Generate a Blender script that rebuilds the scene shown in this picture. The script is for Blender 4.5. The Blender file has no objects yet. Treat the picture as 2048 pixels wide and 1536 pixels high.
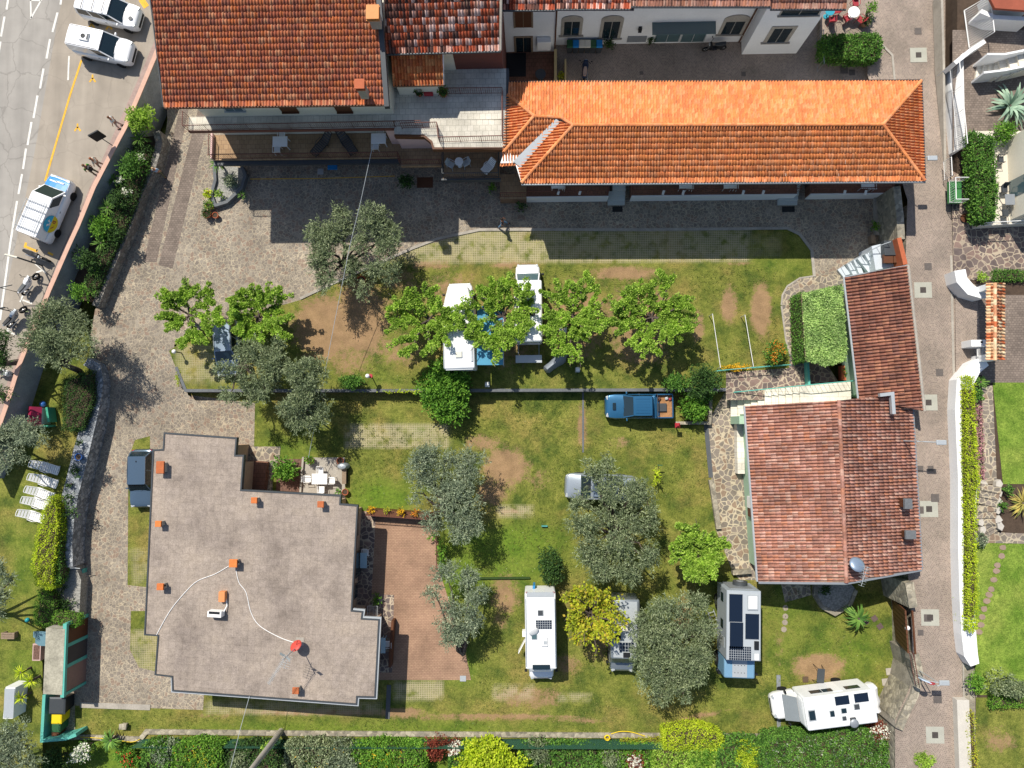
import bpy, bmesh, math, random
import numpy as np
from mathutils import Vector, Matrix
from mathutils.geometry import tessellate_polygon
random.seed(7); rng = np.random.default_rng(7)
R_ = math.radians
SC = bpy.context.scene
COL = SC.collection
# ---------------------------------------------------------------- camera, sky, sun, exposure
H = 50.0; F = 1365.333
RX = math.atan(82/F); RY = math.atan(44/F)
cam = bpy.data.cameras.new('camera'); camo = bpy.data.objects.new('camera', cam); COL.objects.link(camo)
cam.sensor_width = 36; cam.lens = 24; cam.clip_end = 2000; cam.clip_start = 0.5
camo.location = (0, 0, H); camo.rotation_euler = (RX, RY, 0)
SC.camera = camo
SUNV = Vector((-0.35, 0.65, 1.0)).normalized()
EL = math.asin(SUNV.z); AZ = math.atan2(SUNV.x, SUNV.y)
world = bpy.data.worlds.new('World'); SC.world = world; world.use_nodes = True
wt = world.node_tree; sky = wt.nodes.new('ShaderNodeTexSky'); sky.sky_type = 'NISHITA'
sky.sun_disc = False; sky.sun_elevation = EL; sky.sun_rotation = AZ
wt.links.new(sky.outputs[0], wt.nodes['Background'].inputs[0]); wt.nodes['Background'].inputs[1].default_value = 0.1
sl = bpy.data.lights.new('sun', 'SUN'); sl.energy = 4.6; sl.angle = R_(0.5); sl.color = (1, .945, .86)
so = bpy.data.objects.new('sun', sl); COL.objects.link(so)
so.rotation_euler = SUNV.to_track_quat('Z', 'Y').to_euler(); so.location = (-20, 40, 60)
SC.view_settings.view_transform = 'Standard'; SC.view_settings.look = 'None'
SC.view_settings.exposure = 0.34; SC.view_settings.gamma = 1; SC.view_settings.use_curve_mapping = False
SC.cycles.max_bounces = 6; SC.cycles.diffuse_bounces = 3; SC.cycles.glossy_bounces = 3; SC.cycles.transparent_max_bounces = 4
# ---------------------------------------------------------------- where a point of the ground or of a roof lies
RM = Matrix.Rotation(RY, 3, 'Y') @ Matrix.Rotation(RX, 3, 'X')
def W(px, py, z=0.0):
    d = RM @ Vector(((px-1024)/F, (768-py)/F, -1)); t = (z-H)/d.z
    return Vector((t*d.x, t*d.y, z))
def P2(pts, z=0.0): return [W(a, b, z).to_2d() for a, b in pts]
UP, LO, ST, AL, RG = 0.0, -0.9, 1.6, 1.8, 1.9       # levels: courtyard, lower lawn, street, alley, gardens on the right
# ---------------------------------------------------------------- materials
class G:
    def __init__(s, name, rough=.8, metal=0, spec=.3):
        s.m = bpy.data.materials.new(name); s.m.use_nodes = True; s.t = s.m.node_tree
        s.b = s.t.nodes['Principled BSDF']; s.out = s.t.nodes['Material Output']
        s.b.inputs['Roughness'].default_value = rough; s.b.inputs['Metallic'].default_value = metal
        s.b.inputs['Specular IOR Level'].default_value = spec
    def put(s, sock, v):
        if isinstance(v, bpy.types.NodeSocket): s.t.links.new(v, sock)
        elif isinstance(v, tuple) and len(v) == 3 and sock.type == 'RGBA': sock.default_value = (*v, 1)
        else: sock.default_value = v
    def n(s, typ, ins={}, **props):
        q = s.t.nodes.new('ShaderNode'+typ)
        for k, v in props.items(): setattr(q, k, v)
        for k, v in ins.items(): s.put(q.inputs[k], v)
        return q
    def pos(s): return s.n('NewGeometry').outputs['Position']
    def obj(s): return s.n('TexCoord').outputs['Object']
    def isl(s): return s.n('NewGeometry').outputs['Random Per Island']
    def attr(s, a): return s.n('Attribute', attribute_name=a).outputs['Fac']
    def noise(s, sc, det=3, vec=None, rough=.55, o=0):
        q = s.n('TexNoise', {'Scale': sc, 'Detail': det, 'Roughness': rough})
        s.put(q.inputs['Vector'], vec if vec else s.pos()); return q.outputs[o]
    def math(s, op, a, b=0.0, c=0.0, clamp=False):
        q = s.n('Math', {0: a, 1: b, 2: c}, operation=op, use_clamp=clamp); return q.outputs[0]
    def ss(s, x, a, b):
        q = s.n('MapRange', {'Value': x, 'From Min': a, 'From Max': b}, interpolation_type='SMOOTHSTEP'); return q.outputs[0]
    def mix(s, f, a, b, blend='MIX'):
        q = s.n('Mix', {0: f, 6: a, 7: b}, data_type='RGBA', blend_type=blend); return q.outputs[2]
    def ramp(s, f, stops, interp='LINEAR'):
        q = s.n('ValToRGB', {0: f}); e = q.color_ramp; e.interpolation = interp
        while len(e.elements) < len(stops): e.elements.new(1)
        for el, (p, c) in zip(e.elements, stops): el.position = p; el.color = (*c, 1)
        return q.outputs[0]
    def bump(s, h, st=.4, d=.02):
        s.put(s.b.inputs['Normal'], s.n('Bump', {'Height': h, 'Strength': st, 'Distance': d}).outputs[0])
    def vary(s, c, amt=.25, sc=1.5, fine=14, vec=None):
        f = s.math('ADD', s.math('MULTIPLY', s.noise(sc, 4, vec), .6), s.math('MULTIPLY', s.noise(fine, 2, vec), .4))
        k = s.ramp(f, [(.3, (1-amt,)*3), (.7, (1+amt*.5,)*3)])
        return s.mix(1.0, c, k, 'MULTIPLY')
    def done(s, c): s.put(s.b.inputs['Base Color'], c); return s.m
def hx(h):
    v = [int(h[i:i+2], 16)/255 for i in (0, 2, 4)]
    return tuple(x/12.92 if x <= .04045 else ((x+.055)/1.055)**2.4 for x in v)
MC = {}
def plain(name, c, rough=.6, metal=0, amt=.18, sc=1.2, spec=.3, coat=0):
    if name in MC: return MC[name]
    g = G(name, rough, metal, spec); MC[name] = g.m
    if coat: g.b.inputs['Coat Weight'].default_value = coat; g.b.inputs['Coat Roughness'].default_value = .06
    return g.done(g.vary(c, amt, sc, 9, g.obj()) if amt else c)
def flagstone(name, cols, mortar, sc=2.1, edge=.055, stain=.3):
    g = G(name, .85); p = g.pos()
    d = g.n('VectorMath', {0: p, 1: g.n('VectorMath', {0: g.noise(1.3, 2, p, o=1), 1: (.35, .35, 0)}, operation='MULTIPLY').outputs[0]}, operation='ADD').outputs[0]
    d = g.n('VectorMath', {0: d, 1: (1, 1, 0)}, operation='MULTIPLY').outputs[0]
    v = g.n('TexVoronoi', {'Vector': d, 'Scale': sc, 'Randomness': .9}); e = g.n('TexVoronoi', {'Vector': d, 'Scale': sc, 'Randomness': .9}, feature='DISTANCE_TO_EDGE')
    r = g.n('SeparateColor', {0: v.outputs['Color']}).outputs[0]
    n = len(cols); c = g.ramp(r, [(i/n, q) for i, q in enumerate(cols)], 'CONSTANT')
    c = g.vary(c, .3, 3, 25)
    fade = g.math('MULTIPLY', g.ss(g.noise(.35, 3, p), .25, .6), 1.0)
    f = g.math('MULTIPLY', g.math('SUBTRACT', 1.0, g.ss(e.outputs['Distance'], edge*.5, edge*1.3)), g.math('ADD', .45, g.math('MULTIPLY', fade, .55)))
    c = g.mix(f, c, mortar)
    c = g.mix(1.0, c, g.ramp(g.noise(.5, 5, p), [(.3, (1-stain,)*3), (.65, (1.05,)*3)]), 'MULTIPLY')
    g.bump(g.ss(e.outputs['Distance'], 0, edge*1.5), .5, .01)
    return g.done(c)
M_flag = flagstone('flagstone', [hx('8a8072'), hx('918677'), hx('847a6e'), hx('8f7c6c'), hx('958b7c'), hx('877d70')], hx('b2a58d'), 4.0, .05, .26)
M_flagbig = flagstone('flagstone_large', [hx('857b6f'), hx('8d8175'), hx('7d7468'), hx('8c7865'), hx('7a736a')], hx('bbae93'), 2.6, .065, .2)
M_flagdark = flagstone('flagstone_porphyry', [hx('6f625c'), hx('7b6c64'), hx('685c58'), hx('846f65')], hx('b3a48d'), 2.4, .06, .2)
def cobble(name, cols, joint, w=1.5):
    g = G(name, .85); p = g.pos(); x, y, _ = g.n('SeparateXYZ', {0: p}).outputs
    u = g.math('MULTIPLY', g.math('SUBTRACT', g.math('FRACT', g.math('DIVIDE', x, w)), .5), w)
    v = g.math('ADD', y, g.math('MULTIPLY', g.math('MULTIPLY', u, u), -1.1/w))
    q = g.n('CombineXYZ', {0: g.math('ADD', g.math('MULTIPLY', u, 1.15), g.math('MULTIPLY', g.math('FLOOR', g.math('DIVIDE', x, w)), 3.3)), 1: v})
    b = g.n('TexBrick', {'Vector': q.outputs[0], 'Color1': (0, 0, 0), 'Color2': (1, 1, 1), 'Mortar': (.5, .5, .5), 'Scale': 1.0, 'Mortar Size': .014, 'Mortar Smooth': .3, 'Bias': 0, 'Brick Width': .13, 'Row Height': .125}, offset=.5)
    n = len(cols)
    c = g.ramp(b.outputs[0], [(i/n, k) for i, k in enumerate(cols)])
    c = g.mix(g.math('MULTIPLY', b.outputs[1], .8), g.vary(c, .35, 5, 30), joint)
    c = g.mix(1.0, c, g.ramp(g.noise(.45, 5, p), [(.3, (.74, .74, .73)), (.62, (1.06, 1.04, 1.03))]), 'MULTIPLY')
    g.bump(g.math('SUBTRACT', 1, b.outputs[1]), .5, .01)
    return g.done(c)
M_cobble = cobble('porphyry_cobble', [hx('80726a'), hx('8f8177'), hx('9a8b7e'), hx('867a70')], hx('a89b8c'))
def asphalt(name, c, crack=.5):
    g = G(name, .9); p = g.pos()
    d = g.n('VectorMath', {0: p, 1: g.n('VectorMath', {0: g.noise(1.1, 4, p, o=1), 1: (.9, .9, 0)}, operation='MULTIPLY').outputs[0]}, operation='ADD').outputs[0]
    e = g.n('TexVoronoi', {'Vector': d, 'Scale': .42}, feature='DISTANCE_TO_EDGE').outputs['Distance']
    k = g.vary(c, .2, .7, 40)
    k = g.mix(g.math('MULTIPLY', g.math('SUBTRACT', 1, g.ss(e, .004, .022)), crack), k, hx('4c4742'))
    x = g.n('Mapping', {'Vector': p, 'Rotation': (0, 0, R_(14)), 'Scale': (.8, .05, 1)}).outputs[0]
    k = g.mix(1.0, k, g.ramp(g.noise(1.0, 4, x), [(.35, (.85,)*3), (.65, (1.06,)*3)]), 'MULTIPLY')
    return g.done(k)
M_road = asphalt('asphalt_grey', hx('9a958d'), .25); M_park = asphalt('parking_concrete', hx('9d9385'), .12)
def grass(name, light, mid, dark, dry, dirt):
    g = G(name, .9, spec=.12); p = g.pos()
    c = g.ramp(g.noise(.8, 5, p), [(.34, dark), (.5, mid), (.66, light)])
    c = g.mix(g.math('MULTIPLY', g.ss(g.noise(.33, 5, p), .46, .7), .75), c, dry)
    c = g.mix(1.0, c, g.ramp(g.noise(3.3, 5, p, .7), [(.3, (.66, .7, .66)), (.7, (1.25, 1.22, 1.2))]), 'MULTIPLY'); c = g.mix(1.0, c, g.ramp(g.noise(13, 3, p, .7), [(.3, (.5, .54, .46)), (.7, (1.42, 1.36, 1.3))]), 'MULTIPLY')
    lush = g.attr('lush'); c = g.mix(g.math('MULTIPLY', lush, .8), c, g.ramp(g.noise(6, 4, p), [(.3, hx('3f5d1a')), (.7, hx('6d892a'))]))
    da = g.math('ADD', g.attr('dirt'), g.math('MULTIPLY', g.math('SUBTRACT', g.math('ADD', g.math('MULTIPLY', g.noise(1.9, 6, p, .75), .6), g.math('MULTIPLY', g.noise(9, 4, p, .75), .4)), .5), 2.6))
    dm = g.math('MULTIPLY', g.math('MULTIPLY', g.ss(da, .3, .8), .9), g.ss(g.attr('dirt'), .03, .35))
    c = g.mix(dm, c, g.vary(dirt, .35, 1.5, 12))
    w = g.n('TexVoronoi', {'Vector': p, 'Scale': 3.2}).outputs['Distance']
    fl = g.math('MULTIPLY', g.math('SUBTRACT', 1, g.ss(w, .03, .07)), g.ss(g.math('ADD', g.noise(.5, 3, p), g.math('MULTIPLY', lush, .3)), .55, .75))
    c = g.mix(fl, c, hx('d9d9b0'))
    x, y, _ = g.n('SeparateXYZ', {0: p}).outputs
    sx = g.math('ABSOLUTE', g.math('SUBTRACT', g.math('FRACT', g.math('MULTIPLY', x, 7.5)), .5))
    sy = g.math('ABSOLUTE', g.math('SUBTRACT', g.math('FRACT', g.math('MULTIPLY', y, 7.5)), .5))
    cell = g.ss(g.math('MAXIMUM', sx, sy), .3, .4)
    pv = g.math('MULTIPLY', g.math('MULTIPLY', g.math('ADD', g.math('MULTIPLY', cell, .6), .22), g.attr('paver')), g.ss(g.noise(1.4, 5, p), .25, .55))
    c = g.mix(pv, c, g.vary(hx('b7a98c'), .2, 2, 20))
    g.bump(g.noise(14, 3, p), .6, .04)
    return g.done(c)
M_grass = grass('lawn_grass', hx('7b7d3e'), hx('686f32'), hx('4a5927'), hx('8a7b48'), hx('987a5c'))
M_lawn = grass('mown_lawn', hx('7f9440'), hx('6c8435'), hx('587429'), hx('8a9448'), hx('a28a5c'))
def tiles(name, cols, weather=.3, wcol=None):
    g = G(name, .85, spec=.2); p = g.pos(); n = len(cols)
    c = g.ramp(g.isl(), [(i/n, q) for i, q in enumerate(cols)], 'CONSTANT')
    c = g.mix(1.0, c, g.ramp(g.noise(7, 4, p, .7), [(.3, (.7,)*3), (.7, (1.2,)*3)]), 'MULTIPLY')
    c = g.mix(1.0, c, g.ramp(g.noise(.55, 5, p), [(.32, (1-weather, 1-weather, 1-weather)), (.6, (1.06,)*3)]), 'MULTIPLY')
    if wcol: c = g.mix(g.math('MULTIPLY', g.ss(g.noise(2.5, 6, p, .75), .54, .72), .7), c, wcol)
    return g.done(c)
M_t_red = tiles('terracotta_red', [hx(q) for q in ('b2664a', 'bb6f4c', 'a96046', 'bf7753', 'aa664e', 'c68a66', 'b66a48', '9a5f4c', 'c27044', 'b26e4e')], .16, hx('80675a'))
M_t_or = tiles('terracotta_orange', [hx(q) for q in ('dc8a54', 'd98551', 'e0905c', 'd17f51', 'e29766', 'd7864f', 'c97b4d', 'd58e62')], .14, hx('b8845f'))
M_t_mix = tiles('terracotta_antique', [hx(q) for q in ('b4573b', '6e4a40', 'd7a795', 'a9533a', '5f453e', 'be6444', 'e0bcae', '7c5348', 'b35a3d', 'c98f79')], .12)
M_t_old = tiles('terracotta_weathered', [hx(q) for q in ('ae7d69', 'a67461', 'b48474', 'a0705f', 'bd9684', 'ac7a67', 'a77a69', 'b27a60', '9c7264', 'b98f7f')], .32, hx('6b5850'))
M_t_brown = tiles('terracotta_brown', [hx(q) for q in ('8f604f', '835748', '9a6a56', '896053', '795347', 'a27159', '8d5d4c')], .3, hx('4f4039'))
M_t_can = tiles('terracotta_canopy', [hx(q) for q in ('c46d3f', 'b96038', 'cb7a4b', 'bc6a45', 'd08a59')], .2, hx('80553f'))
M_t_pale = tiles('terracotta_pale', [hx(q) for q in ('d9b58c', 'c98f6a', 'b8653f', 'dcc19b', 'cc9c74', 'b9714c', 'e0c8a2')], .2)
def leafm(name, cols, trans=.25):
    g = G(name, .7, spec=.25); n = len(cols); c = g.ramp(g.isl(), [(i/max(1, n-1), q) for i, q in enumerate(cols)])
    c = g.mix(1.0, c, g.ramp(g.noise(1.3, 4), [(.33, (.66, .7, .66)), (.67, (1.28, 1.24, 1.16))]), 'MULTIPLY')
    g.done(c); tr = g.n('BsdfTranslucent', {0: c}); mx = g.n('MixShader', {0: trans, 1: g.b.outputs[0], 2: tr.outputs[0]})
    g.t.links.new(mx.outputs[0], g.out.inputs[0]); return g.m
L_olive = leafm('olive_leaf', [hx('4f5c40'), hx('667451'), hx('7f8c66'), hx('a8b28f')], .2)
L_olive2 = leafm('olive_leaf_grey', [hx('566350'), hx('6e7c63'), hx('879478'), hx('b0ba9e')], .2)
L_mulb = leafm('mulberry_leaf', [hx('678f2a'), hx('8bb03c'), hx('a8c750'), hx('bfd66c')], .4)
L_green = leafm('green_leaf', [hx('3f6a1e'), hx('558329'), hx('6f9c35'), hx('86ae44')], .25)
L_dark = leafm('dark_leaf', [hx('1f3318'), hx('2f4a22'), hx('41602c'), hx('587a38')], .15)
L_hedge = leafm('hedge_leaf', [hx('2f5220'), hx('47702a'), hx('5f8a36'), hx('79a444')], .2)
L_lime = leafm('lime_leaf', [hx('8aa61c'), hx('a8bf24'), hx('bccd30'), hx('d0d84a')], .3)
L_gold = leafm('gold_leaf', [hx('8b9c2a'), hx('a4b02e'), hx('b9bd38'), hx('b9a03a')], .3)
L_ivy = leafm('pale_creeper_leaf', [hx('6f9048'), hx('87a85a'), hx('9dbb6c'), hx('b3cb80')], .2)
L_red = leafm('red_leaf', [hx('4f1d19'), hx('6e2a20'), hx('86402e'), hx('9a5a44')], .2)
L_white = leafm('white_petal', [hx('d8d8cc'), hx('e8e6da'), hx('cfd0c0')], .2)
L_yel = leafm('yellow_petal', [hx('d9a81f'), hx('e6bd2c'), hx('c98d1c')], .2)
L_pink = leafm('pink_petal', [hx('b46a86'), hx('c98aa0'), hx('8f9a6a'), hx('d7a0a8')], .2)
L_redp = leafm('red_petal', [hx('b8332a'), hx('cf4a3a')], .2)
L_orp = leafm('orange_berry', [hx('c9742a'), hx('d6912f'), hx('6f7a2c')], .2)
L_agave = leafm('agave_leaf', [hx('6f8a78'), hx('86a08c'), hx('9ab29c')], .1)
L_yucca = leafm('yucca_leaf', [hx('3c6126'), hx('587f34'), hx('7a9c48')], .15)
L_yuccay = leafm('striped_yucca_leaf', [hx('b9a657'), hx('cbb96a'), hx('8a9a4c')], .15)
M_bark = plain('bark', hx('5b5048'), .9, 0, .4, 6); M_wood = plain('old_wood', hx('8a7763'), .8, 0, .3, 5)
M_white = plain('white_paint', hx('e6e5e1'), .5, 0, .05); M_wall = plain('white_render', hx('e4e4e2'), .85, 0, .1, .6)
M_cream = plain('cream_render', hx('d8d2c0'), .85, 0, .1, .6); M_pinkw = plain('pink_render', hx('c9a9a2'), .85, 0, .08)
M_greenw = plain('green_render', hx('a3bfa4'), .85, 0, .1); M_teal = plain('teal_paint', hx('5cab9c'), .6, 0, .15)
M_gl = plain('dark_glass', hx('1b2a30'), .06, 0, 0, spec=.8); M_gl2 = plain('pale_glass', hx('4a6064'), .06, 0, 0, spec=.8)
M_black = plain('black_plastic', hx('1d1f22'), .5, 0, .1); M_tyre = plain('tyre_rubber', hx('1a1a1a'), .9, 0, .1)
M_dgrey = plain('dark_grey_metal', hx('45494c'), .5, .2, .1); M_grey = plain('grey_metal', hx('8d9296'), .45, .3, .1); M_lgrey = plain('light_grey_metal', hx('b5babb'), .4, .3, .1)
M_chrome = plain('alloy', hx('b8babc'), .25, .9, 0); M_rail = plain('rust_brown_rail', hx('6b4339'), .6, .1, .15)
M_conc = plain('concrete', hx('a39c90'), .9, 0, .3, 1.1); M_concd = plain('dark_concrete', hx('676a6c'), .9, 0, .35, 1.0)
M_cope = plain('pink_coping', hx('c6a08c'), .85, 0, .15, 2); M_gravel = plain('pale_gravel', hx('96948c'), .95, 0, .5, 9)
M_soil = plain('garden_soil', hx('4e4034'), .95, 0, .4, 3); M_bark2 = plain('bark_mulch', hx('6e5448'), .95, 0, .5, 9)
M_terra = plain('terracotta_pot', hx('b0603f'), .8, 0, .2, 3); M_brown = plain('brown_shutter', hx('5d3a25'), .6, 0, .15)
M_red = plain('red_paint', hx('a8323a'), .5, 0, .1); M_blue = plain('blue_paint', hx('2f62a8'), .4, 0, .1)
M_yellow = plain('yellow_plastic', hx('e0c21f'), .5, 0, .1); M_gplas = plain('green_plastic', hx('2f5a3a'), .5, 0, .1)
M_mark = plain('white_road_paint', hx('d8d5cc'), .8, 0, .2, 4); M_marky = plain('yellow_road_paint', hx('dba93a'), .8, 0, .25, 4)
M_skin = plain('skin', hx('b98468'), .6, 0, 0); M_solar = plain('solar_cell', hx('16202f'), .15, 0, 0, spec=.6)
M_red2 = plain('pavement_red', hx('a08a80'), .9, 0, .3, 1.4)
def brickpave(name, a, b, j, bw=.24, rh=.12, jm=.6):
    g = G(name, .85); p = g.pos()
    q = g.n('TexBrick', {'Vector': p, 'Color1': a, 'Color2': b, 'Mortar': j, 'Scale': 1, 'Mortar Size': .014, 'Mortar Smooth': .4, 'Brick Width': bw, 'Row Height': rh})
    return g.done(g.mix(1, g.vary(q.outputs[0], .25, .8, 12), g.ramp(g.noise(.4, 4, p), [(.3, (.82,)*3), (.65, (1.05,)*3)]), 'MULTIPLY'))
M_brick = brickpave('brick_paving', hx('9c7c66'), hx('a6866d'), hx('836853')); M_terrt = brickpave('beige_terrace_tiles', hx('9c7f5f'), hx('a88b6a'), hx('7a6350'), .33, .33)
M_whitet = brickpave('pale_terrace_tiles', hx('c9c3b3'), hx('d2ccbd'), hx('a49e90'), .4, .4); M_slab = brickpave('white_stone_slabs', hx('ddd6c6'), hx('e2dccd'), hx('b5ad9c'), 1.2, .4)
M_setts = brickpave('stone_setts', hx('75695f'), hx('8a7c70'), hx('5d534c'), .22, .16)
M_brownt = brickpave('brown_floor_tiles', hx('7c5a48'), hx('875f4c'), hx('604437'), .3, .3)
def stonewall(name, cols, joint, sc=3.2):
    g = G(name, .9); p = g.pos()
    v = g.n('TexVoronoi', {'Vector': p, 'Scale': sc}); e = g.n('TexVoronoi', {'Vector': p, 'Scale': sc}, feature='DISTANCE_TO_EDGE').outputs['Distance']
    c = g.ramp(g.n('SeparateColor', {0: v.outputs['Color']}).outputs[0], [(i/len(cols), q) for i, q in enumerate(cols)], 'CONSTANT')
    c = g.mix(g.math('SUBTRACT', 1, g.ss(e, .02, .09)), g.vary(c, .35, 2, 14), joint); g.bump(e, .8, .06); return g.done(c)
M_stone = stonewall('rubble_stone', [hx('9c9482'), hx('8a8475'), hx('aaa28e'), hx('7d776a')], hx('8a8270')); M_stoned = stonewall('grey_rock', [hx('8b9094'), hx('9ea2a5'), hx('7b8084'), hx('afb2b3')], hx('6a6d70'), 3.4)
M_dry = stonewall('field_stone', [hx('8b877f'), hx('7b7872'), hx('99948b'), hx('857c74')], hx('625f59'), 3.4)
def roofconc():
    g = G('concrete_roof_slabs', .9); p = g.pos()
    q = g.n('TexBrick', {'Vector': g.n('Mapping', {'Vector': p, 'Rotation': (0, 0, R_(2.6))}).outputs[0], 'Color1': hx('998c7f'), 'Color2': hx('9d9084'), 'Mortar': hx('897d71'), 'Scale': 1, 'Mortar Size': .012, 'Mortar Smooth': .5, 'Brick Width': .5, 'Row Height': .5}, offset=0)
    c = g.mix(1, g.mix(1, g.vary(q.outputs[0], .26, 2.5, 10), g.ramp(g.noise(17, 3, p, .7), [(.35, (.78,)*3), (.6, (1.1,)*3)]), 'MULTIPLY'), g.ramp(g.noise(.32, 6, p, .65), [(.3, (.6, .59, .6)), (.5, (.98, .98, .98)), (.7, (1.2, 1.19, 1.15))]), 'MULTIPLY')
    return g.done(c)
M_roofc = roofconc()
def carpaint(name, c, metal=.3, rough=.35): return plain(name, c, rough, metal, 0, coat=.8)
# ---------------------------------------------------------------- mesh building
class MB:
    def __init__(s): s.v = []; s.f = []
    def add(s, vs, fs): b = len(s.v); s.v += [tuple(q) for q in vs]; s.f += [tuple(i+b for i in f) for f in fs]; return s
    def box(s, x0, x1, y0, y1, z0, z1): return s.prism([(x0, y0), (x1, y0), (x1, y1), (x0, y1)], z0, z1)
    def obox(s, c, hx_, hy, hz, rz=0, ry=0):
        m = Matrix.Rotation(rz, 3, 'Z') @ Matrix.Rotation(ry, 3, 'Y')
        vs = [Vector(c)+m@Vector((a*hx_, b*hy, d*hz)) for d in (-1, 1) for a, b in ((-1, -1), (1, -1), (1, 1), (-1, 1))]
        return s.add(vs, [(3, 2, 1, 0), (4, 5, 6, 7)]+[(i, (i+1) % 4, (i+1) % 4+4, i+4) for i in range(4)])
    def prism(s, poly, z0, z1, taper=1.0):
        poly = [tuple(p)[:2] for p in poly]; n = len(poly)
        if sum(poly[i][0]*poly[(i+1) % n][1]-poly[(i+1) % n][0]*poly[i][1] for i in range(n)) < 0: poly = poly[::-1]
        cx = sum(p[0] for p in poly)/n; cy = sum(p[1] for p in poly)/n
        zz0 = z0 if hasattr(z0, '__len__') else [z0]*n; zz1 = z1 if hasattr(z1, '__len__') else [z1]*n
        vs = [(p[0], p[1], a) for p, a in zip(poly, zz0)]+[(cx+(p[0]-cx)*taper, cy+(p[1]-cy)*taper, a) for p, a in zip(poly, zz1)]
        tr = tessellate_polygon([[Vector((*p, 0)) for p in poly]]) if n > 4 else None
        fs = [(i, (i+1) % n, (i+1) % n+n, i+n) for i in range(n)]
        if tr is None: fs += [tuple(range(n-1, -1, -1)), tuple(range(n, 2*n))]
        else:
            for a, b, c in tr:
                A, B, C = poly[a], poly[b], poly[c]
                if (B[0]-A[0])*(C[1]-A[1])-(C[0]-A[0])*(B[1]-A[1]) < 0: b, c = c, b
                fs += [(a+n, b+n, c+n), (c, b, a)]
        return s.add(vs, fs)
    def flat(s, pts3):
        n = len(pts3); tr = tessellate_polygon([[Vector((p[0], p[1], 0)) for p in pts3]]); fs = []
        for a, b, c in tr:
            A, B, C = pts3[a], pts3[b], pts3[c]
            fs.append((a, b, c) if (B[0]-A[0])*(C[1]-A[1])-(C[0]-A[0])*(B[1]-A[1]) > 0 else (a, c, b))
        return s.add(pts3, fs)
    def cyl(s, c, r0, r1, h, n=12, axis='Z'):
        vs = []
        for z, r in ((0, r0), (h, r1)):
            for i in range(n):
                a = 2*math.pi*i/n; q = Vector((r*math.cos(a), r*math.sin(a), z))
                if axis == 'X': q = Vector((q.z, q.x, q.y))
                if axis == 'Y': q = Vector((q.y, q.z, q.x))
                vs.append(Vector(c)+q)
        return s.add(vs, [(i, (i+1) % n, (i+1) % n+n, i+n) for i in range(n)]+[tuple(range(n-1, -1, -1)), tuple(range(n, 2*n))])
    def tube(s, pts, r, n=6):
        pts = [Vector(p) for p in pts]; rs = r if hasattr(r, '__len__') else [r]*len(pts); vs = []
        for i, p in enumerate(pts):
            d = (pts[min(i+1, len(pts)-1)]-pts[max(i-1, 0)])
            d = d.normalized() if d.length > 1e-6 else Vector((0, 0, 1))
            a = d.cross(Vector((0, 0, 1)) if abs(d.z) < .9 else Vector((1, 0, 0))).normalized(); b = d.cross(a)
            vs += [p+(a*math.cos(2*math.pi*k/n)+b*math.sin(2*math.pi*k/n))*rs[i] for k in range(n)]
        m = len(pts); fs = [(i*n+k, i*n+(k+1) % n, (i+1)*n+(k+1) % n, (i+1)*n+k) for i in range(m-1) for k in range(n)]
        return s.add(vs, fs+[tuple(range(n)), tuple((m-1)*n+k for k in range(n-1, -1, -1))])
    def ribbon(s, pts, w, z0, z1, close=False):
        pts = [Vector(tuple(p)[:2]) for p in pts]; n = len(pts); L, Rr = [], []
        for i, p in enumerate(pts):
            a = pts[i-1] if i > 0 else (pts[-1] if close else p); b = pts[i+1] if i < n-1 else (pts[0] if close else p)
            d0 = (p-a).normalized() if (p-a).length > 1e-6 else (b-p).normalized(); d1 = (b-p).normalized() if (b-p).length > 1e-6 else d0
            t = (d0+d1).normalized(); nn = Vector((-t.y, t.x)); k = 1/max(.4, nn.dot(Vector((-d1.y, d1.x))))
            ww = w[i] if hasattr(w, '__len__') else w
            L.append(p+nn*ww/2*k); Rr.append(p-nn*ww/2*k)
        zz0 = z0 if hasattr(z0, '__len__') else [z0]*n; zz1 = z1 if hasattr(z1, '__len__') else [z1]*n
        vs = []
        for i in range(n): vs += [(*Rr[i], zz0[i]), (*L[i], zz0[i]), (*L[i], zz1[i]), (*Rr[i], zz1[i])]
        fs = []
        for i in range(n if close else n-1):
            j = (i+1) % n
            for k in range(4): fs.append((i*4+k, i*4+(k+1) % 4, j*4+(k+1) % 4, j*4+k))
        if not close: fs += [(0, 1, 2, 3), ((n-1)*4+3, (n-1)*4+2, (n-1)*4+1, (n-1)*4)]
        return s.add(vs, fs)
    def ball(s, c, r, sz=1.0, nu=12, nv=7, lo=-1.0):
        vs, fs = [], []
        for j in range(nv+1):
            ph = math.asin(lo)+(math.pi/2-math.asin(lo))*j/nv
            for i in range(nu): a = 2*math.pi*i/nu; vs.append((c[0]+r*math.cos(ph)*math.cos(a), c[1]+r*math.cos(ph)*math.sin(a), c[2]+r*sz*math.sin(ph)))
        for j in range(nv):
            for i in range(nu): fs.append((j*nu+i, j*nu+(i+1) % nu, (j+1)*nu+(i+1) % nu, (j+1)*nu+i))
        if lo > -1: fs.append(tuple(range(nu-1, -1, -1)))
        return s.add(vs, fs)
    def torus(s, c, r, t, axis='Y', n=18, m=8):
        vs = []
        for i in range(n):
            a = 2*math.pi*i/n
            for k in range(m):
                b = 2*math.pi*k/m; q = Vector(((r+t*math.cos(b))*math.cos(a), t*math.sin(b), (r+t*math.cos(b))*math.sin(a)))
                if axis == 'Z': q = Vector((q.x, q.z, q.y))
                vs.append(Vector(c)+q)
        return s.add(vs, [(i*m+k, ((i+1) % n)*m+k, ((i+1) % n)*m+(k+1) % m, i*m+(k+1) % m) for i in range(n) for k in range(m)])
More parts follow.
